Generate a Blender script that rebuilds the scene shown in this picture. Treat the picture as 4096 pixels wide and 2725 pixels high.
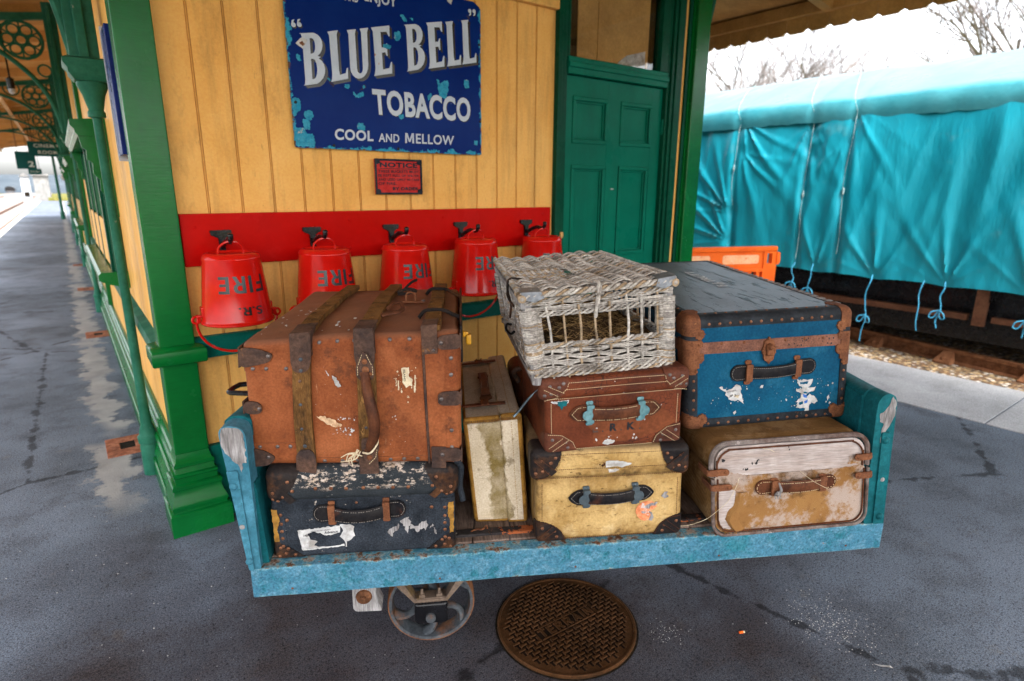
import bpy, bmesh, math, random
from mathutils import Vector, Matrix, noise
R=math.radians
for o in list(bpy.data.objects): bpy.data.objects.remove(o)
scn=bpy.context.scene
COL=scn.collection
# ------------------------------------------------------------------ camera
cam=bpy.data.cameras.new('camera'); camo=bpy.data.objects.new('camera',cam); COL.objects.link(camo)
PIT,ROL=.252714,.0055036
Fw=Vector((0,math.cos(PIT),-math.sin(PIT))); Rt0=Vector((1,0,0)); Up0=Rt0.cross(Fw)
Rt=Rt0*math.cos(ROL)+Up0*math.sin(ROL); Up=Up0*math.cos(ROL)-Rt0*math.sin(ROL)
M=Matrix((Rt,Up,-Fw)).transposed().to_4x4(); M.translation=(0,0,1.5)
camo.matrix_world=M
cam.sensor_fit='HORIZONTAL'; cam.sensor_width=36; cam.lens=20.834
cam.clip_start=.05; cam.clip_end=2000
cam.dof.use_dof=True; cam.dof.focus_distance=1.80; cam.dof.aperture_fstop=2.8
scn.camera=camo
# ------------------------------------------------------------------ world, sun, exposure
w=bpy.data.worlds.new('World'); scn.world=w; w.use_nodes=True
nt=w.node_tree; nt.nodes.clear()
sky=nt.nodes.new('ShaderNodeTexSky'); sky.sky_type='NISHITA'; sky.sun_disc=False
SUN_EL,SUN_AZ=R(52),R(150)          # azimuth measured clockwise from +Y
sky.sun_elevation=SUN_EL; sky.sun_rotation=SUN_AZ; sky.air_density=1.0; sky.dust_density=4.0; sky.ozone_density=1.0
hs=nt.nodes.new('ShaderNodeHueSaturation'); hs.inputs['Saturation'].default_value=.30
bg=nt.nodes.new('ShaderNodeBackground'); bg.inputs['Strength'].default_value=.15
wo=nt.nodes.new('ShaderNodeOutputWorld')
nt.links.new(sky.outputs[0],hs.inputs['Color']); nt.links.new(hs.outputs[0],bg.inputs['Color']); nt.links.new(bg.outputs[0],wo.inputs[0])
sl=bpy.data.lights.new('sun','SUN'); sl.energy=1.3; sl.angle=R(25); sl.color=(1,.95,.88)
so=bpy.data.objects.new('sun',sl); COL.objects.link(so)
sd=Vector((math.sin(SUN_AZ)*math.cos(SUN_EL),math.cos(SUN_AZ)*math.cos(SUN_EL),math.sin(SUN_EL)))
so.rotation_euler=(-sd).to_track_quat('-Z','Y').to_euler(); so.location=(0,0,20)
scn.view_settings.view_transform='Standard'; scn.view_settings.look='None'
scn.view_settings.exposure=2.55; scn.view_settings.gamma=1
scn.render.engine='CYCLES'
# ------------------------------------------------------------------ materials
class Mt:
    def __init__(s,name):
        s.m=bpy.data.materials.new(name); s.m.use_nodes=True; s.t=s.m.node_tree; s.t.nodes.clear()
        s.out=s.t.nodes.new('ShaderNodeOutputMaterial'); s.b=s.t.nodes.new('ShaderNodeBsdfPrincipled')
        s.t.links.new(s.b.outputs[0],s.out.inputs[0])
        s.co=s.t.nodes.new('ShaderNodeTexCoord').outputs['Object']
    def n(s,k): return s.t.nodes.new(k)
    def put(s,inp,v):
        if hasattr(v,'is_output'): s.t.links.new(v,inp)
        else: inp.default_value=(*v,1) if isinstance(v,(tuple,list)) and len(v)==3 and inp.type=='RGBA' else v
    def vec(s,st=(1,1,1),off=(0,0,0),rot=(0,0,0)):
        m=s.n('ShaderNodeMapping'); s.t.links.new(s.co,m.inputs[0])
        m.inputs['Scale'].default_value=st; m.inputs['Location'].default_value=off; m.inputs['Rotation'].default_value=rot
        return m.outputs[0]
    def noise(s,sc,det=5,ro=.6,st=(1,1,1),off=(0,0,0),dist=0,rot=(0,0,0)):
        x=s.n('ShaderNodeTexNoise'); s.t.links.new(s.vec(st,off,rot),x.inputs['Vector'])
        x.inputs['Scale'].default_value=sc; x.inputs['Detail'].default_value=det; x.inputs['Roughness'].default_value=ro; x.inputs['Distortion'].default_value=dist
        return x.outputs[0]
    def vor(s,sc,feat='F1',st=(1,1,1),off=(0,0,0)):
        x=s.n('ShaderNodeTexVoronoi'); x.feature=feat; s.t.links.new(s.vec(st,off),x.inputs['Vector']); x.inputs['Scale'].default_value=sc
        return x.outputs[0]
    def th(s,v,a,b,c=0,d=1):
        x=s.n('ShaderNodeMapRange'); s.put(x.inputs[0],v)
        for i,k in enumerate((a,b,c,d)): x.inputs[i+1].default_value=k
        return x.outputs[0]
    def mix(s,f,a,b,mode='MIX'):
        x=s.n('ShaderNodeMix'); x.data_type='RGBA'; x.blend_type=mode
        s.put(x.inputs[0],f); s.put(x.inputs[6],a); s.put(x.inputs[7],b); return x.outputs[2]
    def ma(s,op,a,b=0.):
        x=s.n('ShaderNodeMath'); x.operation=op; s.put(x.inputs[0],a); s.put(x.inputs[1],b); return x.outputs[0]
    def sep(s,v):
        x=s.n('ShaderNodeSeparateXYZ'); s.t.links.new(v,x.inputs[0]); return x.outputs
    def nz(s):
        g=s.n('ShaderNodeNewGeometry'); return s.sep(g.outputs['Normal'])[2]
    def bump(s,h,st=.3,d=.002,prev=None):
        x=s.n('ShaderNodeBump'); x.inputs['Strength'].default_value=st; x.inputs['Distance'].default_value=d; s.put(x.inputs['Height'],h)
        if prev is not None: s.t.links.new(prev,x.inputs['Normal'])
        return x.outputs[0]
    def fin(s,col,rough=.6,nrm=None,metal=0,coat=0,spec=.5,coat_r=.1):
        s.put(s.b.inputs['Base Color'],col); s.put(s.b.inputs['Roughness'],rough); s.put(s.b.inputs['Metallic'],metal)
        s.b.inputs['Specular IOR Level'].default_value=spec
        s.b.inputs['Coat Weight'].default_value=coat; s.b.inputs['Coat Roughness'].default_value=coat_r
        if nrm is not None: s.t.links.new(nrm,s.b.inputs['Normal'])
        return s.m
def gen(name,c1,c2,sc=6,rough=.6,dark=None,chips=(),grain=1,gst=(1,1,1),bs=.3,bd=.0015,bsc=60,metal=0,coat=0,spec=.06,dust=None,coat_r=.12,rvar=.12):
    """worn surface: two-tone mottling, fine grain, dirt patches, chips/scratches, bump"""
    m=Mt(name)
    base=m.mix(m.th(m.noise(sc,7,.68),.38,.62),c1,c2); q=lambda t,k: .5+(t-.5)*k
    if dark:
        for i,(col,s2,lo,hi,amt,st) in enumerate(dark):
            base=m.mix(m.ma('MULTIPLY',m.th(m.noise(s2,7,.7,st,(3.1+i,7.7,1.3)),q(lo,.72),q(hi,.72)),amt),base,col)
    f=m.noise(bsc,5,.65,gst)
    base=m.mix(.5*grain,base,m.mix(m.th(f,.36,.64),(0,0,0),(1,1,1)),'OVERLAY')
    for i,(col,s2,lo,hi,st) in enumerate(chips):
        base=m.mix(m.th(m.noise(s2,7,.74,st,(11.3+3*i,2.2,5.5)),q(lo,.82),q(hi,.82)),base,col)
    if dust:
        base=m.mix(m.ma('MULTIPLY',m.th(m.nz(),.3,.95),dust[1]),base,m.mix(m.noise(sc*2,5),dust[0],tuple(x*.7 for x in dust[0])))
    nr=m.bump(f,bs,bd)
    r=m.th(m.noise(sc*1.5,5),.3,.7,max(.03,rough-rvar),min(1,rough+rvar))
    return m.fin(base,r,nr,metal,coat,spec,coat_r)
# building paints
MY=gen('yellow_paint',(.73,.365,.090),(.80,.44,.13),2.2,.42,dark=[((.42,.23,.07),2.2,.50,.72,.5,(4,4,.4)),((.34,.17,.05),6,.60,.78,.45,(1,1,.4)),((.25,.13,.05),40,.66,.74,.4,(1,1,.25))],chips=[((.25,.14,.06),22,.74,.80,(1,1,1))],grain=.16,bs=.12,bsc=90)
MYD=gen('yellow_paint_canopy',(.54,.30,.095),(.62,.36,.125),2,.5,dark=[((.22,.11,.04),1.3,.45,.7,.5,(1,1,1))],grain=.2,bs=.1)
MGP=gen('green_post_paint',(.001,.088,.015),(.0015,.12,.020),3,.25,dark=[((.002,.07,.03),2,.5,.8,.4,(3,3,.4))],grain=.14,bs=.35,bd=.0012,bsc=26,gst=(.6,.6,5),coat=0,rvar=.04,spec=.22)
MGD=gen('green_door_paint',(.001,.105,.064),(.0015,.13,.080),2.5,.34,dark=[((.004,.05,.035),2,.5,.8,.35,(3,3,.5))],grain=.12,bs=.12,bsc=50,gst=(4,4,.6),chips=[((.35,.4,.35),40,.78,.82,(1,1,1))])
MGF=gen('green_frame_paint',(.0015,.045,.024),(.0025,.06,.031),3,.3,grain=.15,bs=.15,bsc=40)
MGI=gen('green_iron_paint',(.012,.09,.055),(.025,.125,.08),5,.4,dark=[((.01,.05,.03),4,.5,.7,.5,(1,1,1))],grain=.2,chips=[((.35,.33,.27),18,.70,.76,(1,1,1))])
MTB=gen('teal_dado_paint',(.003,.085,.066),(.004,.105,.08),3,.28,grain=.12,bs=.1)
MRB=gen('red_board_paint',(.40,.003,.002),(.45,.004,.003),2.5,.2,dark=[((.33,.004,.003),2,.5,.8,.4,(1,1,1))],grain=.08,bs=.08,bsc=30,spec=.05)
MRK=gen('red_bucket_paint',(.48,.006,.003),(.55,.009,.005),6,.17,dark=[((.36,.006,.004),7,.55,.8,.4,(1,1,1))],chips=[((.22,.02,.01),40,.72,.78,(1,1,1)),((.05,.02,.015),60,.76,.80,(1,1,1))],grain=.1,bs=.16,bd=.0015,bsc=22,rvar=.05,spec=.3)
MBK=gen('black_paint',(.004,.004,.005),(.009,.009,.011),12,.25,grain=.1,spec=.3)
MLT=Mt('black_lettering').fin((.006,.006,.007),.3)
MGL=Mt('window_glass'); MGL.b.inputs['Transmission Weight'].default_value=1; MGL=MGL.fin((1,1,1),.02)
MDK=gen('dark_interior',(.01,.008,.006),(.02,.015,.01),3,.8)
MWP=gen('white_paper',(.40,.395,.39),(.56,.55,.54),24,.8,dark=[((.24,.21,.18),18,.50,.68,.7,(1,1,1))],grain=.35,bs=.6,bsc=50)
# ground
def m_asphalt():
    m=Mt('asphalt')
    big=m.noise(.55,6,.6); mid=m.noise(3.5,6,.65,off=(4,1,0)); fin=m.noise(95,3,.7); spk=m.noise(190,2,.6,off=(2,5,1))
    c=m.mix(m.th(big,.38,.62),(.084,.099,.124),(.150,.176,.224))
    c=m.mix(m.th(mid,.48,.75,0,.7),c,(.040,.039,.040))
    # brown dirt stain round the barrow, deepened to stand in for its shade
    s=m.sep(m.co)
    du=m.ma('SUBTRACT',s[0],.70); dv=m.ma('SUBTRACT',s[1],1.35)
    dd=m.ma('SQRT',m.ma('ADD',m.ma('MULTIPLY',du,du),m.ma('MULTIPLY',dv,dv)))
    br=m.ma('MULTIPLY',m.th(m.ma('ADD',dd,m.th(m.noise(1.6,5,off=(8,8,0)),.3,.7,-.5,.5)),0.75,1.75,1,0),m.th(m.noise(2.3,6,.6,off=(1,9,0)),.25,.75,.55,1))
    c=m.mix(m.th(m.noise(7,7,.7,off=(5,5,5)),.60,.70,0,.6),c,(.13,.125,.12))
    gr=m.noise(210,3,.75,off=(7,7,7)); c=m.mix(.62,c,m.mix(m.th(gr,.36,.64),(0,0,0),(1,1,1)),'OVERLAY'); c=m.mix(m.th(fin,.55,.70,0,.55),c,(.17,.175,.18)); c=m.mix(m.th(fin,.45,.32,0,.8),c,(.010,.010,.011)); c=m.mix(m.th(m.noise(48,6,.75,off=(3,1,9)),.60,.68,0,.75),c,(.012,.011,.011))
    c=m.mix(m.th(m.noise(120,3,.7,off=(6,6,6)),.62,.68,0,.55),c,(.20,.20,.20)); c=m.mix(m.th(spk,.70,.73),c,(.30,.28,.26)); c=m.mix(m.th(m.noise(60,5,.7,off=(9,5,1)),.715,.735),c,(.30,.22,.13))
    cr=m.vor(.42,'DISTANCE_TO_EDGE',off=(.2,.35,0))
    crk=m.ma('ADD',cr,m.th(m.noise(9,5),.3,.7,-.012,.012))
    c=m.mix(m.th(crk,.0,.006,.7,0),c,(.012,.011,.011))
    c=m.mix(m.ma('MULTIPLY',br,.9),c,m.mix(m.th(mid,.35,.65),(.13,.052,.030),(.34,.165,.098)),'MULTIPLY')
    pu=m.ma('ADD',m.ma('ABSOLUTE',m.ma('SUBTRACT',s[0],.02)),m.th(m.noise(4.2,6,.66,(1,1,1),(2,6,0)),.36,.64,-.075,.075))
    pc=m.ma('MULTIPLY',m.th(pu,.10,.065),m.ma('MULTIPLY',m.th(s[1],3.05,3.3),m.th(m.noise(1.1,3,off=(0,3.3,0)),.36,.46)))
    c=m.mix(m.ma('MULTIPLY',pc,.85),c,m.mix(m.th(mid,.35,.65),(.22,.21,.205),(.36,.35,.335)))
    h=m.ma('ADD',m.ma('MULTIPLY',fin,.8),m.ma('MULTIPLY',mid,.7))
    return m.fin(c,m.th(mid,.3,.7,.6,.85),m.bump(h,.75,.004),spec=.06)
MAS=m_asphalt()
MST=gen('paving_stone',(.29,.29,.30),(.37,.37,.38),1.4,.75,dark=[((.17,.17,.165),3,.5,.75,.5,(1,1,1))],grain=.5,bs=.35,bsc=120)
MCP=gen('cement_patch',(.28,.27,.26),(.38,.37,.35),7,.85,dark=[((.12,.11,.1),9,.5,.7,.6,(1,1,1))],grain=.7,bs=.6,bsc=70)
MWL=gen('white_edge_paint',(.62,.61,.57),(.72,.7,.66),2,.7,dark=[((.3,.29,.27),5,.5,.7,.5,(1,1,1))],grain=.3)
def m_ballast():
    m=Mt('ballast')
    v=m.n('ShaderNodeTexVoronoi'); m.t.links.new(m.co,v.inputs['Vector']); v.inputs['Scale'].default_value=26
    sp=m.n('ShaderNodeSeparateColor'); m.t.links.new(v.outputs['Color'],sp.inputs[0])
    c=m.mix(sp.outputs[0],(.30,.17,.055),(.48,.36,.20)); c=m.mix(m.th(sp.outputs[1],.72,.8),c,(.55,.5,.45)); c=m.mix(m.th(sp.outputs[2],.6,.7),c,(.12,.06,.025))
    c=m.mix(m.th(v.outputs['Distance'],.35,.8),c,(.03,.02,.012))
    return m.fin(c,.9,m.bump(v.outputs['Distance'],1,-.02))
MBL=m_ballast()
MSHT=gen('dull_green_shutter',(.002,.06,.018),(.003,.08,.024),4,.85,grain=.2,spec=.1)
MTK=gen('grey_track_ballast',(.15,.135,.125),(.25,.23,.215),3,.95,dark=[((.12,.09,.07),2,.48,.7,.6,(1,.2,1))],grain=.8,bsc=14)
MGR=gen('rough_grass',(.10,.10,.022),(.17,.15,.04),.6,.95,dark=[((.05,.06,.015),1.5,.45,.7,.7,(1,1,1))],grain=.8,bsc=8)
MHL=gen('far_hill',(.045,.06,.075),(.07,.085,.10),.05,1,grain=.3,bsc=.6)
MRS=gen('rusty_iron',(.12,.048,.022),(.20,.09,.045),14,.8,dark=[((.05,.022,.012),12,.5,.72,.7,(1,1,1))],grain=.5,bs=.5,bsc=120,chips=[((.36,.18,.07),30,.66,.74,(1,1,1))])
MRI=gen('brown_rail_iron',(.10,.045,.028),(.16,.075,.045),6,.7,grain=.4)
MIR=gen('dark_iron',(.045,.052,.060),(.095,.105,.115),12,.5,dark=[((.20,.085,.035),9,.52,.68,.75,(1,1,1))],grain=.4,bs=.4,bsc=90,metal=.3)
MYK=gen('brown_grey_iron',(.11,.075,.055),(.17,.125,.095),10,.6,dark=[((.22,.13,.03),12,.58,.7,.6,(1,1,1)),((.04,.03,.03),15,.5,.7,.5,(1,1,1))],grain=.4,bs=.4,bsc=90,metal=.2)
MMD=gen('drain_cover_dirt',(.008,.005,.0035),(.015,.0095,.006),20,.7,grain=.5)
MMH=gen('rusty_cast_iron',(.060,.027,.011),(.105,.048,.021),9,.45,dark=[((.03,.018,.011),6,.5,.72,.6,(1,1,1))],grain=.4,bs=.4,bsc=140,metal=.35,chips=[((.30,.26,.24),60,.76,.8,(1,1,1))])
MBR=gen('worn_brick',(.22,.075,.04),(.32,.13,.075),14,.85,dark=[((.08,.04,.03),10,.5,.7,.6,(1,1,1))],grain=.5,bs=.5)
# trolley
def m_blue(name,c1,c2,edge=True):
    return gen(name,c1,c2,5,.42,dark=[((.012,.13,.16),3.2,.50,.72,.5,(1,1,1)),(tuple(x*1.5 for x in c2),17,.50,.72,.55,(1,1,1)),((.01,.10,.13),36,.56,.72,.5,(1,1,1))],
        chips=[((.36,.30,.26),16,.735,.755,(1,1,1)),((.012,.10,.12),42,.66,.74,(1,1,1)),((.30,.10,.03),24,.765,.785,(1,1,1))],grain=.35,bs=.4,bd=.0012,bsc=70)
def m_rail():
    m=Mt('knocked_blue_paint')
    c=m.mix(m.th(m.noise(5,7,.68),.38,.62),(.036,.130,.195),(.066,.185,.265))
    c=m.mix(m.th(m.noise(28,7,.75,(1,1,1.4)),.50,.60,0,.6),c,(.125,.25,.33)); c=m.mix(m.th(m.noise(34,7,.75,off=(5,1,2)),.53,.62,0,.75),c,(.010,.105,.13))
    c=m.mix(m.th(m.noise(4,6,.7,off=(2,2,7)),.54,.66,0,.6),c,(.012,.14,.17))
    s=m.sep(m.co); e=m.ma('MINIMUM',m.ma('SUBTRACT',s[2],.3),m.ma('SUBTRACT',.3985,s[2]))
    w=m.ma('ADD',e,m.th(m.noise(20,8,.75,off=(8,1,4)),.34,.66,-.012,.012))
    c=m.mix(m.th(w,.004,-.002,0,.8),c,(.16,.30,.32)); c=m.mix(m.th(w,-.001,-.004,0,1),c,m.mix(m.th(m.noise(30,4),.45,.55),(.11,.05,.025),(.25,.20,.165)))
    c=m.mix(m.th(m.noise(26,6,.7,off=(1,1,1)),.70,.715),c,(.24,.09,.035))
    f=m.noise(120,5,.7); c=m.mix(.35,c,m.mix(m.th(f,.36,.64),(0,0,0),(1,1,1)),'OVERLAY')
    return m.fin(c,.45,m.bump(m.noise(34,7,.75,off=(5,1,2)),.35,.002,m.bump(f,.3,.001)),spec=.1)
MRL=m_rail()
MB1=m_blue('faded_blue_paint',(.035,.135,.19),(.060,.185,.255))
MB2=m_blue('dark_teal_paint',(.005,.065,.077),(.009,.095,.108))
MGW=gen('bare_grey_wood',(.20,.185,.18),(.31,.295,.29),8,.8,dark=[((.12,.10,.10),12,.5,.7,.6,(5,5,.5))],grain=.7,gst=(6,6,.5),bs=.6,bsc=40)
MPL=gen('worn_deck_wood',(.10,.065,.05),(.19,.14,.115),5,.75,dark=[((.03,.018,.014),7,.48,.7,.7,(6,.5,6))],grain=.6,gst=(7,.5,7),bs=.7,bsc=30,chips=[((.30,.25,.23),30,.70,.78,(4,.6,4))])
MPS=gen('peeling_strip',(.018,.017,.018),(.035,.03,.03),9,.6,chips=[((.30,.085,.03),16,.57,.60,(1,1,1)),((.4,.36,.33),30,.70,.74,(1,1,1))],grain=.5,bs=.5)
# leathers
ML1=gen('tan_trunk_leather',(.175,.048,.017),(.265,.080,.029),4.5,.52,dark=[((.085,.025,.012),3.2,.47,.74,.75,(1,1,1)),((.36,.125,.05),3.8,.50,.74,.6,(1,1,1)),((.05,.022,.014),11,.60,.74,.55,(1,1,1)),((.03,.015,.010),30,.68,.76,.6,(1,1,1))],
    chips=[((.42,.22,.12),13,.72,.77,(8,3,1.2)),((.03,.013,.009),48,.72,.76,(1,1,1)),((.6,.55,.5),95,.765,.79,(1,1,1))],grain=.35,bs=.4,bsc=150,dust=((.19,.105,.07),.6))
ML2=gen('dark_strap_leather',(.050,.030,.024),(.095,.052,.036),9,.5,dark=[((.02,.018,.02),7,.5,.7,.7,(1,1,1))],grain=.5,bs=.4,bsc=120,chips=[((.17,.075,.03),18,.64,.72,(1,1,1)),((.4,.35,.3),60,.76,.79,(1,1,1))])
MBT=gen('batten_wood',(.10,.046,.014),(.165,.080,.026),10,.6,dark=[((.022,.014,.009),8,.48,.7,.8,(3,3,.8))],grain=.6,gst=(5,5,1),bs=.5,bsc=60,chips=[((.34,.18,.06),28,.63,.70,(2,2,.8)),((.02,.012,.008),34,.66,.72,(1,1,1))])
MC1=gen('black_canvas',(.013,.016,.021),(.032,.038,.048),9,.7,dark=[((.010,.011,.013),5,.5,.7,.6,(1,1,1))],chips=[((.42,.36,.31),34,.685,.715,(1,1,1)),((.33,.30,.28),14,.70,.72,(3,1,7))],grain=.8,bs=.55,bsc=190)
def m_blacklid():
    m=Mt('worn_black_canvas_lid')
    c=m.mix(m.th(m.noise(9,6),.32,.68),(.013,.016,.019),(.031,.036,.041))
    s=m.sep(m.co); z=s[2]
    band=m.ma('MULTIPLY',m.th(z,.215,.255),m.th(z,.302,.288))
    n1=m.noise(16,8,.78,(1,1,1.6),(3,3,3)); n2=m.noise(55,6,.7,(1,1,2),(7,1,3))
    k=m.th(m.ma('ADD',m.ma('MULTIPLY',n1,.62),m.ma('MULTIPLY',n2,.38)),.515,.55)
    c=m.mix(m.ma('MULTIPLY',k,m.th(band,.10,.5)),c,m.mix(m.th(n2,.4,.6),(.34,.23,.15),(.48,.40,.34)))
    c=m.mix(m.th(m.noise(38,7,.75,(1,1,1),(9,2,1)),.635,.665),c,(.44,.41,.38))
    c=m.mix(.28,c,m.mix(m.th(m.noise(190,4),.3,.7),(0,0,0),(1,1,1)),'OVERLAY')
    return m.fin(c,.7,m.bump(m.noise(190,4),.5,.0015),spec=.1)
MC1L=m_blacklid()
ML3=gen('black_corner_leather',(.010,.009,.010),(.026,.020,.018),10,.42,dark=[((.11,.045,.018),7,.52,.72,.8,(1,1,1))],grain=.4,bs=.4,bsc=110,chips=[((.45,.42,.4),70,.76,.79,(1,1,1))])
MRV=gen('copper_rivet',(.15,.062,.034),(.24,.11,.062),60,.45,grain=.3,metal=.6)
MRG=gen('grey_rivet',(.11,.09,.085),(.18,.15,.14),60,.4,grain=.3,metal=.6)
MST2=Mt('cream_stitching').fin((.50,.38,.22),.8)
MSTG=Mt('grey_stitching').fin((.17,.15,.13),.8)
def m_pale(name,c1,c2,stain,stx,lo,hi):
    m=Mt(name)
    c=m.mix(m.th(m.noise(6,7,.68),.40,.60),c1,c2)
    s=m.sep(m.co)
    x=m.ma('ADD',m.ma('SUBTRACT',s[0],m.ma('MULTIPLY',s[2],stx)),m.th(m.noise(9,5,off=(2,3,4)),.3,.7,-.028,.028))
    k=m.ma('MULTIPLY',m.th(x,lo,lo+.012),m.th(x,hi,hi-.006))
    k=m.ma('MULTIPLY',k,m.th(m.noise(11,5,off=(1,2,7)),.3,.6,.25,.95))
    c=m.mix(k,c,stain)
    c=m.mix(m.th(m.noise(16,7,.7,(1,1,1),(5,5,2)),.585,.65,0,.8),c,(.24,.18,.11))
    c=m.mix(m.ma('MULTIPLY',m.th(m.nz(),.4,.9),.8),c,m.mix(m.noise(14,6),(.44,.385,.32),(.25,.205,.16)))
    f=m.noise(170,4)
    c=m.mix(.22,c,m.mix(m.th(f,.3,.7),(0,0,0),(1,1,1)),'OVERLAY')
    return m.fin(c,.7,m.bump(f,.35,.0012),spec=.05)
MC2=m_pale('stained_pale_canvas',(.52,.42,.29),(.62,.52,.39),(.17,.115,.028),-.12,.052,.125)
MBD=gen('ochre_binding',(.26,.125,.022),(.38,.20,.045),20,.6,dark=[((.10,.05,.015),14,.5,.7,.7,(1,1,1))],grain=.4,bs=.4)
MC3=gen('yellowed_vellum',(.50,.335,.13),(.60,.43,.20),6,.5,dark=[((.24,.14,.04),4.5,.50,.70,.75,(1,1,.6)),((.13,.075,.025),7,.60,.74,.75,(1,1,1)),((.66,.52,.30),9,.55,.7,.6,(1,1,1))],
    chips=[((.12,.07,.025),26,.66,.70,(1,1,2)),((.10,.06,.03),70,.74,.78,(1,1,1))],grain=.4,bs=.3,bsc=130,dust=((.20,.145,.085),.75))
def m_vellum():
    m=Mt('yellowed_vellum')
    c=m.mix(m.th(m.noise(6,6,.62),.32,.68),(.41,.255,.09),(.53,.36,.155))
    s=m.sep(m.co); x,y,z=s[0],s[1],s[2]
    c=m.mix(m.th(m.noise(11,6,off=(2,1,5)),.55,.72,0,.55),c,(.66,.53,.31))
    n=m.th(m.noise(10,7,.7,off=(4,2,9)),.3,.7,-.035,.035)
    ex=m.ma('MINIMUM',x,m.ma('SUBTRACT',.478,x)); ez=m.ma('MINIMUM',m.ma('SUBTRACT',z,.008),m.ma('ABSOLUTE',m.ma('SUBTRACT',z,.226)))
    e=m.ma('ADD',m.ma('MINIMUM',ex,ez),n)
    c=m.mix(m.th(e,.045,-.004,0,.85),c,(.21,.115,.035)); c=m.mix(m.th(e,.012,-.012,0,.85),c,(.055,.033,.017))
    c=m.mix(m.th(m.noise(5,6,.7,(1,1,.6),(3,7,1)),.50,.62,0,.75),c,(.25,.14,.04)); c=m.mix(m.th(m.noise(14,7,.75,(1,1,2.5),(8,3,4)),.54,.62,0,.6),c,(.20,.11,.035))
    c=m.mix(m.th(m.noise(26,7,.72,(1,1,2),(11,2,5)),.60,.64),c,(.12,.07,.025)); c=m.mix(m.th(m.noise(70,6,.7,off=(1,2,5)),.73,.77),c,(.10,.06,.03))
    c=m.mix(m.ma('MULTIPLY',m.th(m.nz(),.3,.95),.75),c,m.mix(m.noise(12,5),(.22,.155,.09),(.11,.075,.045)))
    f=m.noise(130,5); c=m.mix(.18,c,m.mix(m.th(f,.3,.7),(0,0,0),(1,1,1)),'OVERLAY')
    return m.fin(c,.5,m.bump(f,.3,.0015),spec=.1)
MC3=m_vellum()
def m_lrk():
    m=Mt('crackled_red_leather')
    c=m.mix(m.th(m.noise(5,7,.68),.40,.60),(.085,.021,.009),(.145,.037,.015))
    c=m.mix(m.th(m.noise(6,6,off=(3,1,2)),.49,.62,0,.8),c,(.045,.015,.010))
    v=m.vor(55,'DISTANCE_TO_EDGE'); k=m.ma('MULTIPLY',m.th(v,0,.06,1,0),m.th(m.noise(4,4,off=(9,9,1)),.44,.52))
    c=m.mix(m.ma('MULTIPLY',k,.9),c,(.016,.009,.008))
    c=m.mix(m.th(m.noise(80,6,off=(1,1,8)),.76,.79),c,(.5,.42,.36))
    c=m.mix(m.th(m.noise(13,7,.7,(8,2,1)),.66,.72,0,.6),c,(.26,.12,.07))
    f=m.noise(140,4); c=m.mix(.2,c,m.mix(m.th(f,.3,.7),(0,0,0),(1,1,1)),'OVERLAY')
    return m.fin(c,.48,m.bump(v,.5,.0015,m.bump(f,.3,.001)),spec=.1)
MC4=m_lrk()
ML4=gen('redbrown_corner_leather',(.075,.026,.017),(.125,.043,.024),9,.42,dark=[((.03,.014,.012),8,.5,.7,.7,(1,1,1))],grain=.4,bs=.4,bsc=110)
MBC=gen('turquoise_clip_metal',(.075,.17,.19),(.14,.26,.28),16,.5,grain=.4,metal=.2,chips=[((.15,.13,.12),30,.62,.7,(1,1,1))])
MSC=gen('steel_clip_metal',(.07,.10,.12),(.14,.175,.195),14,.35,grain=.3,metal=.7)
MC5=gen('blue_trunk_fibre',(.003,.050,.105),(.006,.078,.145),5,.5,dark=[((.004,.04,.08),4,.5,.75,.5,(1,1,1)),((.03,.16,.25),9,.58,.75,.4,(1,1,1))],chips=[((.22,.36,.45),40,.72,.76,(1,1,6)),((.12,.25,.34),30,.70,.74,(1,1,.3))],grain=.35,bs=.2,bsc=120)
def m_trunktop():
    m=Mt('cracked_black_oilcloth')
    c=m.mix(m.th(m.noise(7,6),.3,.7),(.050,.062,.082),(.10,.118,.148))
    k=m.noise(5,6,.7,(7,1.2,1),(1,2,3),rot=(0,0,.12))
    c=m.mix(m.th(k,.60,.66,0,.85),c,(.02,.022,.026))
    f=m.noise(120,4); c=m.mix(.25,c,m.mix(m.th(f,.3,.7),(0,0,0),(1,1,1)),'OVERLAY')
    c=m.mix(m.th(m.noise(70,5,off=(3,9,1)),.76,.79),c,(.4,.42,.45))
    return m.fin(c,.38,m.bump(m.th(k,.56,.66),.8,.006,m.bump(f,.4,.001)),spec=.3)
MC5T=m_trunktop()
MBN=gen('black_fibre_binding',(.013,.015,.018),(.028,.032,.038),12,.5,grain=.4,bs=.3,chips=[((.3,.32,.35),44,.72,.76,(1,1,1)),((.14,.06,.03),20,.66,.72,(1,1,1))])
MRC=gen('rusted_fittings',(.135,.052,.026),(.215,.085,.04),16,.7,dark=[((.095,.04,.026),10,.5,.72,.7,(1,1,1))],grain=.45,bs=.45,bsc=160,metal=.2,chips=[((.36,.17,.06),34,.66,.74,(1,1,1)),((.03,.03,.035),22,.68,.71,(1,1,1))])
MRBAND=gen('rusted_band',(.17,.075,.05),(.235,.105,.07),12,.65,dark=[((.09,.045,.035),9,.5,.7,.6,(1,1,1))],grain=.5,bs=.45,bsc=200,metal=.25)
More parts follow.
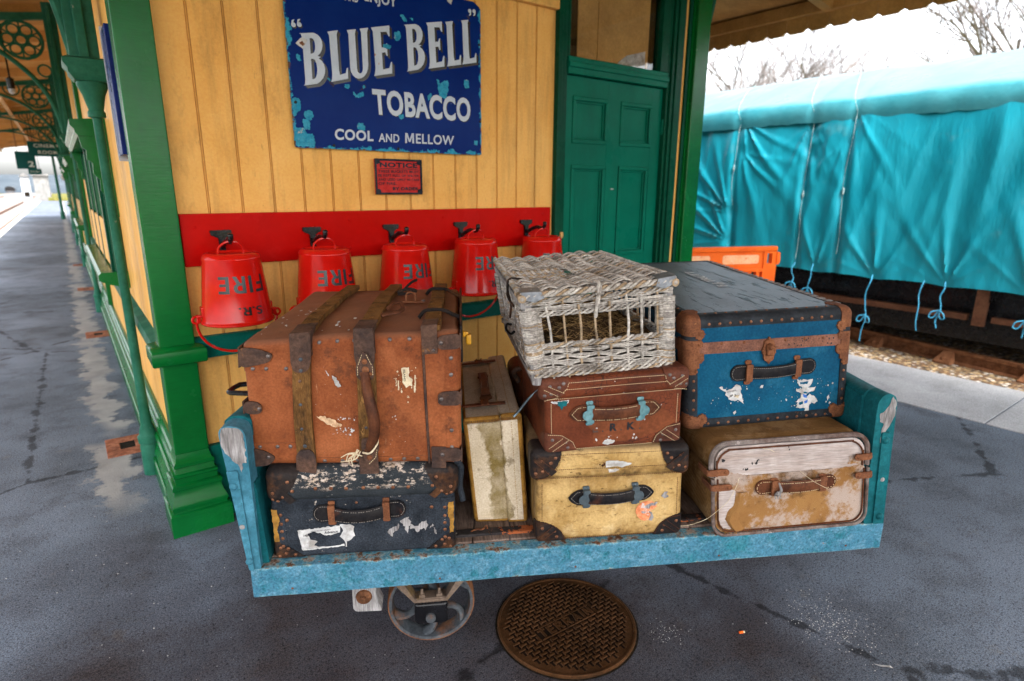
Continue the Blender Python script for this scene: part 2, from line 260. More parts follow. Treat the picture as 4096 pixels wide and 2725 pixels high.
def m_canvas(name,c1,c2,worn):
    m=Mt(name)
    c=m.mix(m.th(m.noise(6,6),.32,.68),c1,c2)
    c=m.mix(m.th(m.noise(7,8,.72,off=(2,8,1)),.475,.56,0,.85),c,worn)
    c=m.mix(m.th(m.noise(9,7,.7,off=(6,2,1)),.53,.63,0,.8),c,(.10,.05,.02))
    wx=m.n('ShaderNodeTexWave'); wx.inputs['Scale'].default_value=130; wx.bands_direction='X'; m.t.links.new(m.co,wx.inputs[0]); wx.inputs['Distortion'].default_value=2
    wz=m.n('ShaderNodeTexWave'); wz.inputs['Scale'].default_value=130; wz.bands_direction='Z'; m.t.links.new(m.co,wz.inputs[0]); wz.inputs['Distortion'].default_value=2
    h=m.ma('MULTIPLY',wx.outputs[1],wz.outputs[1])
    c=m.mix(m.th(h,.25,.0,0,.55),c,(.09,.045,.018))
    c=m.mix(m.th(m.noise(60,6,.7,(1,1,3),(4,4,4)),.66,.74),c,(.50,.36,.20))
    return m.fin(c,.9,m.bump(h,.5,.0015),spec=.05)
MC6=m_canvas('worn_tan_canvas',(.27,.125,.040),(.37,.19,.065),(.50,.41,.36))
MC6T=m_canvas('tan_canvas_top',(.13,.066,.022),(.20,.105,.037),(.25,.15,.07))
MWB=gen('bare_pale_plywood',(.33,.27,.245),(.45,.39,.365),6,.8,dark=[((.28,.2,.16),6,.5,.72,.5,(.5,1,6)),((.06,.05,.055),10,.70,.75,.9,(1,1,1))],grain=.45,gst=(.4,1,7),bs=.4,bsc=50,chips=[((.30,.14,.05),18,.72,.76,(.6,1,3))])
MRM=gen('worn_rim_leather',(.13,.10,.088),(.22,.185,.17),9,.6,dark=[((.07,.032,.022),6,.46,.66,.85,(1,1,1))],grain=.5,bs=.4,chips=[((.38,.33,.31),20,.66,.72,(1,1,1))])
MHB=gen('handle_brown_leather',(.062,.022,.012),(.115,.042,.02),14,.4,dark=[((.02,.012,.01),9,.5,.7,.7,(1,1,1))],grain=.35,bs=.3,bsc=120)
MHK=gen('handle_black_leather',(.008,.008,.010),(.020,.018,.018),14,.36,dark=[((.075,.028,.015),8,.6,.75,.7,(1,1,1))],grain=.35,bs=.3,bsc=120)
def m_wick(i,c):
    return gen('wicker_%s'%('pale','grey','brown')[i],c,tuple(x*.62 for x in c),18,.75,grain=.6,gst=(1,1,1),bs=.4,bsc=120,dark=[((.10,.075,.055),14,.52,.7,.6,(1,1,1))])
MWK=[m_wick(0,(.54,.495,.445)),m_wick(1,(.38,.345,.31)),m_wick(2,(.40,.29,.185))]
MHY=gen('hay',(.24,.14,.055),(.36,.23,.10),40,.9,grain=.5)
MHD=gen('hay_floor',(.045,.027,.014),(.10,.06,.03),30,.95,grain=.9,bs=.8,bsc=150)
# sign enamel
def m_enamel():
    m=Mt('chipped_blue_enamel')
    c=m.mix(m.th(m.noise(3,5),.3,.7),(.002,.014,.115),(.004,.024,.15))
    s=m.sep(m.co); e=m.ma('MINIMUM',m.ma('MINIMUM',s[0],m.ma('SUBTRACT',.997,s[0])),s[2])
    ew=m.th(m.ma('ADD',e,m.th(m.noise(15,7,.7),.3,.7,-.022,.022)),.004,.008,1,0)
    k=m.ma('MAXIMUM',ew,m.th(m.noise(8.5,5,.55,off=(.8,0,.35)),.70,.715))
    c=m.mix(k,c,m.mix(m.noise(20,5),(.01,.22,.36),(.05,.33,.46)))
    rk=m.th(m.noise(8.5,5,.55,off=(.8,0,.35)),.685,.70); c=m.mix(m.ma('MULTIPLY',rk,m.th(k,.9,.1)),c,(.06,.03,.015))
    r=m.th(m.ma('ADD',e,m.th(m.noise(34,7,.75,off=(2,0,1)),.3,.7,-.016,.016)),-.003,.001,1,0)
    c=m.mix(r,c,m.mix(m.noise(40),(.03,.018,.012),(.22,.10,.05)))
    c=m.mix(m.th(m.noise(30,6,off=(4,4,4)),.75,.78),c,(.3,.35,.4))
    return m.fin(c,m.th(k,0,1,.20,.5),m.bump(k,.25,-.0015))
MEN=m_enamel(); MEN.node_tree.nodes['Principled BSDF'].inputs['Specular IOR Level'].default_value=.03
MEL=gen('enamel_white_letters',(.44,.49,.56),(.50,.55,.62),8,.22,grain=.06,chips=[((.40,.17,.06),14,.715,.735,(1,1,1)),((.02,.25,.38),11,.75,.765,(1,1,1))],bs=.05)
MES=Mt('enamel_black_shadow').fin((.006,.008,.012),.25)
MBE=gen('plain_blue_enamel',(.004,.012,.10),(.008,.02,.14),8,.3,grain=.1)
MTQ=gen('turquoise_enamel_chip',(.01,.20,.34),(.05,.30,.42),25,.4,grain=.4,chips=[((.45,.4,.33),22,.64,.70,(1,1,1)),((.06,.03,.02),34,.70,.74,(1,1,1))])
MNR=gen('notice_red',(.40,.02,.018),(.50,.035,.03),20,.45,grain=.2,bs=.3)
MNB=gen('notice_black',(.010,.012,.018),(.03,.035,.045),20,.4,grain=.3)
# yard
def m_tarp():
    m=Mt('teal_tarpaulin')
    c=m.mix(m.th(m.noise(.9,5),.3,.7),(.006,.255,.35),(.014,.32,.42))
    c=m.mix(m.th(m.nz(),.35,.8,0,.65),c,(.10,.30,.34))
    c=m.mix(m.th(m.noise(2.3,6,.6,off=(3,0,1)),.62,.76,0,.3),c,(.25,.38,.36))
    f=m.noise(55,3)
    r2=m.ma('ABSOLUTE',m.ma('SUBTRACT',m.noise(3.2,4,.55,(1.6,1.6,.42),(5,5,5)),.5)); r3=m.ma('ABSOLUTE',m.ma('SUBTRACT',m.noise(9,4,.6,(1.3,1.3,.5),(1,5,8)),.5))
    return m.fin(c,.33,m.bump(m.ma('ADD',r2,m.ma('MULTIPLY',r3,.3)),.22,.08,m.bump(f,.1,.002)),spec=.3)
MTP=m_tarp()
MRP=gen('pale_rope',(.20,.33,.35),(.32,.43,.43),30,.8)
MBRP=Mt('blue_cord').fin((.03,.25,.42),.7)
MOR=gen('orange_plastic',(.85,.12,.015),(.92,.16,.02),3,.4,grain=.06,bs=.1,dark=[((.6,.07,.01),4,.5,.7,.4,(1,1,1))])
MOL=gen('faded_sticker',(.95,.42,.20),(.95,.52,.30),20,.6,grain=.2,chips=[((.85,.2,.05),26,.6,.66,(1,1,1))])
MBARK=gen('grey_bark',(.15,.135,.13),(.24,.215,.21),3,.9,grain=.4)
MSN=gen('dark_green_sign',(.004,.05,.045),(.006,.06,.055),3,.4,grain=.1)
MCR=Mt('cream_sign_letters').fin((.5,.52,.48),.5)
MSTN=gen('pale_stonework',(.14,.14,.14),(.20,.20,.20),.4,.9,grain=.4,bsc=3,dark=[((.2,.19,.18),.6,.5,.7,.5,(1,1,1))])
MWH=gen('white_render',(.34,.36,.39),(.42,.44,.47),.5,.8,grain=.2)
MGRIT=gen('pale_grit',(.28,.275,.26),(.46,.45,.43),200,.8,grain=.4)
# ------------------------------------------------------------------ geometry helpers
def lerp(a,b,t): return a+(b-a)*t
class MB:
    """collects faces of one part; mats is its list of material slots"""
    def __init__(s,*mats): s.v=[];s.f=[];s.mi=[];s.sm=[];s.mats=list(mats)
    def add(s,vs,fs,mat=0,smooth=False):
        o=len(s.v); s.v+= [Vector(p) for p in vs]
        for f in fs: s.f.append([o+i for i in f]); s.mi.append(mat); s.sm.append(smooth)
        return s
    def slot(s,m):
        if m not in s.mats: s.mats.append(m)
        return s.mats.index(m)
    def box(s,x0,x1,y0,y1,z0,z1,mat=0,r=0,n=1,sub=None):
        if r>0: return s.rbox((x0,y0,z0),(x1,y1,z1),r,mat,n,sub)
        vs=[(x,y,z) for z in (z0,z1) for y in (y0,y1) for x in (x0,x1)]
        return s.add(vs,[(0,2,3,1),(4,5,7,6),(0,1,5,4),(2,6,7,3),(0,4,6,2),(1,3,7,5)],mat)
    @staticmethod
    def samp(lo,hi,r,n,sub):
        a=[lo+r*(1-math.tan(R(45)*(1-i/n))) for i in range(n+1)]
        k=max(1,int((hi-lo-2*r)/sub)) if sub else 1
        e=min(r*.35,(hi-lo-2*r)*.1)
        mid=[a[-1]+e]+[lerp(a[-1]+e,hi-r-e,i/k) for i in range(1,k)]+[hi-r-e]
        return a+mid+[hi-(t-lo) for t in reversed(a)]
    @staticmethod
    def spos(p,c0,c1,r,off=0):
        q=Vector([min(max(p[i],c0[i]+r),c1[i]-r) for i in range(3)])
        d=Vector(p)-q; d=d.normalized() if d.length>1e-9 else Vector((0,0,1))
        return q+d*(r+off),d
    def rbox(s,c0,c1,r,mat=0,n=3,sub=None):
        r=min(r,*[(c1[i]-c0[i])*.49 for i in range(3)])
        S=[s.samp(c0[i],c1[i],r,n,sub) for i in range(3)]
        idx={};vs=[];fs=[]
        def vid(p):
            k=tuple(round(t,6) for t in p)
            if k not in idx: idx[k]=len(vs); vs.append(s.spos(p,c0,c1,r)[0])
            return idx[k]
        for ax in range(3):
            a,b=[(1,2),(2,0),(0,1)][ax]
            for side in (0,1):
                w=(c0,c1)[side][ax]
                for i in range(len(S[a])-1):
                    for j in range(len(S[b])-1):
                        q=[]
                        for (di,dj) in ((0,0),(1,0),(1,1),(0,1)):
                            p=[0,0,0]; p[ax]=w; p[a]=S[a][i+di]; p[b]=S[b][j+dj]; q.append(vid(p))
                        if side==0: q.reverse()
                        fs.append(q)
        return s.add(vs,fs,mat,True)
    def shell(s,c0,c1,r,off,cond,lims,res=.004,mat=0,thick=True,faces=None):
        """patch of leather/metal lying on the rounded box c0..c1, raised by off, where cond(p) holds"""
        r=min(r,*[(c1[i]-c0[i])*.49 for i in range(3)])
        rs=(res,)*3 if not hasattr(res,'__len__') else res
        idx={};vs=[];vb=[];fs=[]
        def vid(p):
            k=tuple(round(t,6) for t in p)
            if k not in idx: idx[k]=len(vs); vs.append(s.spos(p,c0,c1,r,off)[0]); vb.append(s.spos(p,c0,c1,r,-.001)[0])
            return idx[k]
        def line(i):
            lo,hi=max(lims[i][0],c0[i]),min(lims[i][1],c1[i])
            k=max(1,round((hi-lo)/rs[i])); L=[lerp(lo,hi,j/k) for j in range(k+1)]
            for a in s.samp(c0[i],c1[i],r,2,None):
                if lo<a<hi and min(abs(a-t) for t in L)>rs[i]*.2 and (a<=c0[i]+r+1e-6 or a>=c1[i]-r-1e-6): L.append(a)
            return sorted(L)
        S=[line(i) for i in range(3)]
        for ax in range(3):
            a,b=[(1,2),(2,0),(0,1)][ax]
            for side in (0,1):
                w=(c0,c1)[side][ax]
                if not(lims[ax][0]-1e-6<=w<=lims[ax][1]+1e-6): continue
                if faces and (ax,side) not in faces: continue
                for i in range(len(S[a])-1):
                    for j in range(len(S[b])-1):
                        p=[0,0,0]; p[ax]=w; p[a]=(S[a][i]+S[a][i+1])/2; p[b]=(S[b][j]+S[b][j+1])/2
                        if not cond(*p): continue
                        q=[]
                        for (di,dj) in ((0,0),(1,0),(1,1),(0,1)):
                            pp=[0,0,0]; pp[ax]=w; pp[a]=S[a][i+di]; pp[b]=S[b][j+dj]; q.append(vid(pp))
                        if side==0: q.reverse()
                        fs.append(q)
        if thick:
            E={}
            for f in fs:
                for i in range(4): E[(f[i],f[(i+1)%4])]=1
            n0=len(vs); ext=[]
            mp={}
            def low(i):
                if i not in mp: mp[i]=n0+len(ext); ext.append(vb[i])
                return mp[i]
            side=[(b2,a2,low(a2),low(b2)) for (a2,b2) in E if (b2,a2) not in E]
            s.add(vs+ext,fs+side,mat,True)
        else: s.add(vs,fs,mat,True)
        return s
    def tube(s,pts,r,n=8,mat=0,closed=False,caps=True,sq=1.):
        pts=[Vector(p) for p in pts]; N=len(pts); rr=r if hasattr(r,'__len__') else [r]*N
        vs=[];fs=[]; up=None
        for i,p in enumerate(pts):
            a=pts[i-1] if (i>0 or closed) else p; b=pts[(i+1)%N] if (i<N-1 or closed) else p
            t=(b-a).normalized()
            if up is None: up=Vector((0,0,1)) if abs(t.z)<.9 else Vector((1,0,0))
            x=t.cross(up).normalized(); up=x.cross(t).normalized()
            for k in range(n):
                g=2*math.pi*(k+.5)/n; vs.append(p+x*(math.cos(g)*rr[i])+up*(math.sin(g)*rr[i]*sq))
        for i in range(N if closed else N-1):
            for k in range(n):
                a=i*n+k;b=i*n+(k+1)%n; j=(i+1)%N; fs.append((a,j*n+k,j*n+(k+1)%n,b))
        if caps and not closed: fs.append(list(range(n))); fs.append(list(reversed(range((N-1)*n,N*n))))
        return s.add(vs,fs,mat,n>4)
    def lathe(s,prof,c=(0,0,0),n=40,mat=0,axis='z',smooth=True,caps=(True,True)):
        vs=[];fs=[]
        for (r,h) in prof:
            for k in range(n):
                g=2*math.pi*k/n; x,y=r*math.cos(g),r*math.sin(g)
                vs.append((c[0]+x,c[1]+y,c[2]+h) if axis=='z' else (c[0]+x,c[1]+h,c[2]-y) if axis=='y' else (c[0]+h,c[1]+x,c[2]+y))
        N=len(prof)
        for i in range(N-1):
            for k in range(n): fs.append((i*n+k,i*n+(k+1)%n,(i+1)*n+(k+1)%n,(i+1)*n+k))
        if caps[0] and prof[0][0]>1e-6: fs.append(list(reversed(range(n))))
        if caps[1] and prof[-1][0]>1e-6: fs.append(list(range((N-1)*n,N*n)))
        return s.add(vs,fs,mat,smooth)
    def prism(s,poly,a0,a1,ax='y',mat=0,smooth=False):
        """2D outline extruded along ax: for 'y' the outline is (x,z), for 'x' (y,z), for 'z' (x,y)"""
        P={'y':lambda p,a:(p[0],a,p[1]),'x':lambda p,a:(a,p[0],p[1]),'z':lambda p,a:(p[0],p[1],a)}[ax]
        n=len(poly); vs=[P(p,a0) for p in poly]+[P(p,a1) for p in poly]
        fs=[list(range(n)),list(reversed(range(n,2*n)))]
        s.add(vs,fs,mat); s.add(vs,[(i,i+n,(i+1)%n+n,(i+1)%n) for i in range(n)],mat,smooth); return s
    def frus(s,prof,u0,u1,v0,v1,mat=0):
        """square 'turned' block: prof of (offset,z) round the rectangle u0..u1,v0..v1"""
        vs=[]
        for o,z in prof: vs+=[(u0-o,v0-o,z),(u1+o,v0-o,z),(u1+o,v1+o,z),(u0-o,v1+o,z)]
        fs=[(i*4+k,i*4+(k+1)%4,i*4+4+(k+1)%4,i*4+4+k) for i in range(len(prof)-1) for k in range(4)]
        return s.add(vs,fs+[(3,2,1,0),tuple(range(len(vs)-4,len(vs)))],mat)
    def dome(s,p,d,r,h=None,mat=0,n=10):
        d=Vector(d).normalized(); h=r*.5 if h is None else h
        x=d.orthogonal().normalized(); y=d.cross(x); p=Vector(p); vs=[]
        for rr,hh in ((1,-.15),(.96,.35),(.68,.8)):
            for k in range(n):
                g=2*math.pi*k/n; vs.append(p+(x*math.cos(g)+y*math.sin(g))*r*rr+d*h*hh)
        vs.append(p+d*h)
        fs=[(i*n+k,i*n+(k+1)%n,i*n+n+(k+1)%n,i*n+n+k) for i in range(2) for k in range(n)]+[(2*n+k,2*n+(k+1)%n,3*n) for k in range(n)]
        return s.add(vs,fs,mat,True)
    def disc(s,poly3,mat=0): return s.add(poly3,[list(range(len(poly3)))],mat)
    def rivet(s,c0,c1,r,p,rad=.0055,off=0.,mat=None,m=None):
        q,d=s.spos(p,c0,c1,r,off); s.dome(q,d,rad,None,s.slot(m) if m else mat)
    def stitch(s,pts,m,step=.0075,ln=.0048,w=.0011):
        """dashed thread along a polyline"""
        mi=s.slot(m); pts=[Vector(p) for p in pts]; acc=0
        for a,b in zip(pts,pts[1:]):
            L=(b-a).length
            if L<1e-6: continue
            t=(b-a)/L; x=acc
            while x+ln<L:
                s.tube([a+t*x,a+t*(x+ln)],w,4,mi); x+=step
            acc=max(0,x-L)
    def warp(s,f): s.v=[Vector(f(p)) for p in s.v]; return s
def fillet(poly,r,n=4):
    out=[];N=len(poly)
    for i in range(N):
        p=Vector(poly[i]);a=Vector(poly[i-1])-p;b=Vector(poly[(i+1)%N])-p
        k=min(r,a.length*.45,b.length*.45); A=p+a.normalized()*k;B=p+b.normalized()*k
        for j in range(n+1):
            t=j/n; out.append(tuple(A*(1-t)**2+p*2*t*(1-t)+B*t*t))
    return out
def jag(poly,amp,step,seed=0):
    rng=random.Random(seed); out=[]
    for i in range(len(poly)):
        a=Vector(poly[i]);b=Vector(poly[(i+1)%len(poly)]); k=max(1,int((b-a).length/step)); nrm=Vector((-(b-a).y,(b-a).x)).normalized() if (b-a).length>0 else Vector((0,0))
        for j in range(k): out.append(tuple(a.lerp(b,j/k)+nrm*rng.uniform(-amp,amp)))
    return out
def arc(cx,cy,r,a0,a1,n,ry=None): return [(cx+r*math.cos(R(lerp(a0,a1,i/n))),cy+(ry or r)*math.sin(R(lerp(a0,a1,i/n)))) for i in range(n+1)]
def rrect(x0,x1,y0,y1,r,n=3): return arc(x1-r,y1-r,r,0,90,n)+arc(x0+r,y1-r,r,90,180,n)+arc(x0+r,y0+r,r,180,270,n)+arc(x1-r,y0+r,r,270,360,n)
def spline(pts,n=8):
    """Catmull-Rom through pts"""
    P=[Vector(p) for p in pts]; P=[P[0]*2-P[1]]+P+[P[-1]*2-P[-2]]; out=[]
    for i in range(1,len(P)-2):
        for j in range(n):
            t=j/n; a,b,c,d=P[i-1:i+3]
            out.append(.5*((2*b)+(c-a)*t+(2*a-5*b+4*c-d)*t*t+(3*b-a-3*c+d)*t**3))
    return out+[P[-2]]
# ---- lettering (built-in font or drawn outlines -> flat mesh)
_dg=bpy.context.evaluated_depsgraph_get
def curve_flat(cu):
    o=bpy.data.objects.new('tmp',cu); COL.objects.link(o); _dg().update()
    me=bpy.data.meshes.new_from_object(o.evaluated_get(_dg()))
    vs=[v.co.copy() for v in me.vertices]; fs=[list(p.vertices) for p in me.polygons]
    bpy.data.objects.remove(o); bpy.data.meshes.remove(me); bpy.data.curves.remove(cu)
    return vs,fs
def norm01(vs):
    x0=min(v.x for v in vs);x1=max(v.x for v in vs);y0=min(v.y for v in vs);y1=max(v.y for v in vs)
    return [((v.x-x0)/(x1-x0),(v.y-y0)/(y1-y0)) for v in vs]
_tc={}
def text(st,bold=.02,sp=1.):
    k=(st,bold,sp)
    if k not in _tc:
        cu=bpy.data.curves.new('t','FONT'); cu.body=st; cu.offset=bold; cu.fill_mode='FRONT'; cu.dimensions='2D'; cu.space_character=sp; cu.resolution_u=4
        v,f=curve_flat(cu); _tc[k]=(norm01(v),f)
    return _tc[k]
def outline(polys):
    cu=bpy.data.curves.new('g','CURVE'); cu.dimensions='2D'; cu.fill_mode='FRONT'
    for pl in polys:
        sp=cu.splines.new('POLY'); sp.points.add(len(pl)-1)
        for i,p in enumerate(pl): sp.points[i].co=(p[0],p[1],0,1)
        sp.use_cyclic_u=True
    v,f=curve_flat(cu); return [(a.x,a.y) for a in v],f
def refine(vf,ml):
    """split faces until no edge is longer than ml, so that lettering can follow a curve"""
    vs=[tuple(v) for v in vf[0]]; todo=[]; out=[]
    for f in vf[1]: todo+=[(f[0],f[i],f[i+1]) for i in range(1,len(f)-1)]
    mid={}
    while todo:
        t=todo.pop(); L=[(math.dist(vs[t[i]],vs[t[(i+1)%3]]),i) for i in range(3)]; l,i=max(L)
        if l<=ml: out.append(list(t)); continue
        a,b,c=t[i],t[(i+1)%3],t[(i+2)%3]; k=(min(a,b),max(a,b))
        if k not in mid: mid[k]=len(vs); vs.append(tuple((p+q)/2 for p,q in zip(vs[a],vs[b])))
        todo+=[(a,mid[k],c),(mid[k],b,c)]
    return vs,out
def letter(mb,vf,fn,mat=0):
    """place flat lettering through fn(x,y)->point, facing the -y side"""
    mb.add([fn(x,y) for x,y in vf[0]],vf[1],mat)
def quad(bl,br,tr,tl,y):
    def f(x,t):
        a=Vector(bl).lerp(Vector(br),x); b=Vector(tl).lerp(Vector(tr),x); p=a.lerp(b,t); return (p.x,y,p.y)
    return f
def ring_(x0,z0,w,h): return [(x0,z0),(x0+w,z0),(x0+w,z0+h),(x0,z0+h)]
BLK={'F':(.62,[[(0,0),(.2,0),(.2,.40),(.54,.40),(.54,.57),(.2,.57),(.2,.83),(.62,.83),(.62,1),(0,1)]]),
 'I':(.2,[ring_(0,0,.2,1)]),
 'E':(.6,[[(0,0),(.6,0),(.6,.17),(.2,.17),(.2,.42),(.54,.42),(.54,.58),(.2,.58),(.2,.83),(.6,.83),(.6,1),(0,1)]]),
 'R':(.7,[[(0,0),(.2,0),(.2,.38),(.30,.38),(.47,0),(.7,0),(.50,.42),(.62,.52),(.67,.68),(.64,.85),(.54,.96),(.40,1),(0,1)],[(.2,.55),(.2,.83),(.38,.83),(.46,.76),(.46,.62),(.38,.55)]]),
 'T':(.66,[[(.23,0),(.43,0),(.43,.83),(.66,.83),(.66,1),(0,1),(0,.83),(.23,.83)]]),
 'A':(.72,[[(0,0),(.2,0),(.25,.2),(.47,.2),(.52,0),(.72,0),(.46,1),(.26,1)],[(.29,.36),(.36,.66),(.43,.36)]]),
 'N':(.66,[[(0,0),(.18,0),(.18,.62),(.46,0),(.66,0),(.66,1),(.48,1),(.48,.38),(.2,1),(0,1)]]),
 'S':(.62,[[(0,.14),(.12,.03),(.30,0),(.50,.04),(.61,.16),(.62,.32),(.55,.46),(.40,.55),(.25,.62),(.19,.70),(.22,.80),(.32,.84),(.44,.81),(.50,.72),(.60,.82),(.54,.93),(.42,.99),(.28,1),(.12,.95),(.02,.84),(.0,.68),(.07,.55),(.20,.46),(.36,.39),(.43,.31),(.41,.21),(.31,.16),(.18,.19),(.10,.29)]]),
 '.':(.2,[ring_(0,0,.2,.2)])}
def block(st,gap=.16):
    x=0; polys=[]
    for ch in st:
        w_,ps=BLK[ch]; polys+=[[(x+a,b) for a,b in p] for p in ps]; x+=w_+gap
    v,f=outline(polys); W=x-gap
    return [(a/W,b) for a,b in v],f
# ------------------------------------------------------------------ things and parts
def frame(loc=(0,0,0),rot=0): return Matrix.Translation(loc)@Matrix.Rotation(rot,4,'Z')
YAW=.932379
FB=frame((0,0,0),math.pi/2-YAW)                 # building frame: x along the end wall, y along the platform
FT=frame((-.777,1.529,0),R(7.6746))             # barrow frame
FW_=frame()
def tag(o,label,cat,group=None,kind=None):
    if label: o['label']=label
    if cat: o['category']=cat
    if group: o['group']=group
    if kind: o['kind']=kind
    return o
def mesh(name,mb,base=(0,0,0)):
    me=bpy.data.meshes.new(name); b=Vector(base)
    me.from_pydata([v-b for v in mb.v],[],mb.f)
    for m in mb.mats: me.materials.append(m)
    me.polygons.foreach_set('material_index',mb.mi); me.polygons.foreach_set('use_smooth',mb.sm)
    me.update()
    if any(mb.sm): me.set_sharp_from_angle(angle=R(42))
    return me
class Thing:
    def __init__(s,name,label,cat,fr=FW_,base=(0,0,0),group=None):
        s.base=Vector(base); s.o=bpy.data.objects.new(name,None); s.o.empty_display_size=.05; COL.objects.link(s.o)
        s.o.matrix_world=fr@Matrix.Translation(base); tag(s.o,label,cat,group)
    def pieces(s,name,mb,parent=None):
        """each separate piece of mb becomes a part of its own"""
        par=list(range(len(mb.v)))
        def fd(i):
            while par[i]!=i: par[i]=par[par[i]]; i=par[i]
            return i
        for f in mb.f:
            for a in f[1:]: par[fd(a)]=fd(f[0])
        G={}
        for k,f in enumerate(mb.f): G.setdefault(fd(f[0]),[]).append(k)
        for ks in G.values():
            n=MB(*mb.mats); mp={}
            for k in ks:
                q=[]
                for i in mb.f[k]:
                    if i not in mp: mp[i]=len(n.v); n.v.append(mb.v[i])
                    q.append(mp[i])
                n.f.append(q); n.mi.append(mb.mi[k]); n.sm.append(mb.sm[k])
            s.part(name,n,parent)
    def part(s,name,mb,parent=None,label=None,kind=None):
        o=bpy.data.objects.new(name,mesh(name,mb,s.base)); COL.objects.link(o); o.parent=parent or s.o
        return tag(o,label,None,None,kind)
def solo(name,mb,label,cat,fr=FW_,base=(0,0,0),group=None,kind=None):
    o=bpy.data.objects.new(name,mesh(name,mb,base)); COL.objects.link(o); o.matrix_world=fr@Matrix.Translation(base)
    return tag(o,label,cat,group,kind)
def struct(name,mb,fr=FB): return solo(name,mb,None,None,fr,kind='structure')
def dup(root,mw,label=None):
    r=root.copy(); COL.objects.link(r); r.matrix_world=mw
    if label: r['label']=label
    for ch in list(root.children):
        c=ch.copy(); COL.objects.link(c); c.parent=r; c.matrix_parent_inverse=ch.matrix_parent_inverse
        for g in list(ch.children):
            d=g.copy(); COL.objects.link(d); d.parent=c
    return r
# ================================================================== SETTING  (building frame: x=u along end wall, y=v along platform)
rng=random.Random(7)
struct('ground',MB(MGR).box(-400,400,-200,700,-1.3,-1.0))
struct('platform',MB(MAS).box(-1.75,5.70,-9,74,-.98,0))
ed=MB(MST); y=-8.92
while y<40:
    ed.box(4.70,5.72,y,y+1.99,-.3,.006,0,.004,1); y+=2.0
struct('platform_edging',ed)
struct('platform_edge_line',MB(MWL).box(-1.80,-1.60,-9,74,-.4,.005))
struct('ballast_bed',MB(MBL).box(5.725,13,-9,74,-.99,-.24))
struct('track_ballast',MB(MTK).box(-12,-1.85,-20,300,-.99,-.82))
struct('grass_bank',MB(MGR).prism([(13.0,-.9),(14.5,-.05),(20,.9),(40,1.2),(40,-.98),(13,-.98)],-30,90,'y'))
# cement repairs and drain gullies along the wall foot
cp=MB(MCP)
for pl,s in (([(-.10,3.55),(.03,3.35),(.12,3.6),(.12,4.3),(.02,4.75),(-.02,5.6),(-.06,6.0),(-.10,5.6),(-.07,4.9),(-.16,4.3)],1),([(-.08,6.9),(.06,6.7),(.1,7.6),(.02,8.0),(-.1,7.7)],2),([(-.05,10.4),(.1,10.3),(.1,11.2),(-.06,11.3)],3)):
    cp.prism(jag(pl,.012,.05,s),-.01,.004,'z')
for i,(v0,lab) in enumerate(((3.98,'worn brick drain gully in the pavement, nearest to the green corner post'),(7.35,'second brick drain gully along the foot of the wall'),(10.8,'third brick drain gully along the foot of the wall, far and blurred'),(14.2,'farthest brick drain gully along the foot of the wall'))):
    T=Thing('drain_gully',lab,'drain gully',FB,(.105,v0,0),'drain gullies along the wall foot')
    m=MB(MBR)
    m.box(.0,.20,v0-.15,v0-.055,-.05,.007,0,.004); m.box(.0,.07,v0-.052,v0+.055,-.05,.008,0,.004); m.box(.0,.20,v0+.058,v0+.15,-.05,.007,0,.004); m.box(.145,.20,v0-.052,v0+.055,-.05,.006,0,.004)
    T.part('brick_surround',m); T.part('drain_hole',MB(MDK).box(.071,.144,v0-.0545,v0+.0575,-.04,.0045))
# ---------------------------------------------------------------- station building
BASE=[(.056,0),(.056,.098),(.050,.104),(.041,.105),(.041,.118),(.046,.126),(.044,.140),(.032,.172),(.027,.198),(.027,.204),(.033,.208),(.033,.222),(.025,.230),(.017,.232),(.017,.256),(.021,.260),(.021,.272),(.013,.276),(.008,.300),(.013,.304),(.013,.318),(.005,.325),(0,.363)]
Bd=Thing('station_building','cream-yellow boarded station building with green posts, green door and dark window over it','building',FB,(.25,2.83,0))
# end wall of beaded boards
prof=[];x=.365; joints=[.498+.1354*k for k in range(14)]
for j in joints: prof+=[(j-.0055,2.83),(j-.0045,2.839),(j-.002,2.839),(j-.001,2.8315),(j+.002,2.8315),(j+.003,2.841),(j+.005,2.841),(j+.006,2.83)]
prof=[(.36,2.83)]+[p for p in prof if p[0]<2.385]+[(2.395,2.83),(2.395,2.92),(.36,2.92)]
Bd.part('end_wall',MB(MY).prism(prof,.30,3.5,'z'))
nh=MB(MY); rg=random.Random(6)
for k in range(14):
    for z in (.93,1.08,1.47,1.60,2.02,2.43):
        for q in (.03,.105): 
            if rg.random()<.8: nh.dome((.498+.1354*(k-1)+q,2.8302,z+rg.uniform(-.008,.008)),(0,-1,0),.0032,.0012,0,7)
Bd.part('nail_heads',nh,kind='stuff')
Bd.part('end_skirting',MB(MTB).box(.374,2.392,2.80,2.829,0,.36,0,.004))
Bd.part('dado_board',MB(MTB).prism([(2.829,.77),(2.795,.77),(2.795,.85),(2.81,.862),(2.829,.864)],.374,2.392,'x'))
m=MB(MY); m.box(.376,2.392,2.79,2.829,2.465,2.56,0,.004); m.box(.376,2.392,2.80,2.829,2.56,2.60,0,.004)
for k in range(7): m.box(.5+.29*k,.62+.29*k,2.785,2.829,2.60,3.3,0,.003)
Bd.part('frieze_rail',m)
def post(name,u0,u1,v0,v1,top):
    m=MB(MGP); m.box(u0,u1,v0,v1,.36,top,0,.006,2); m.frus(BASE[:-1]+[(-.004,.363)],u0,u1,v0,v1)
    m.frus([(.0,.762),(.030,.770),(.036,.778),(.036,.826),(.030,.836),(.0,.848)],u0,u1,v0,v1); return Bd.part(name,m)
post('corner_post',.238,.372,2.775,2.905,3.45)
m=MB(MGP); m.box(3.594,3.738,2.775,2.905,.0,3.45,0,.006,2); m.box(3.578,3.6,2.80,2.9,0,3.45); Bd.part('corner_post',m)
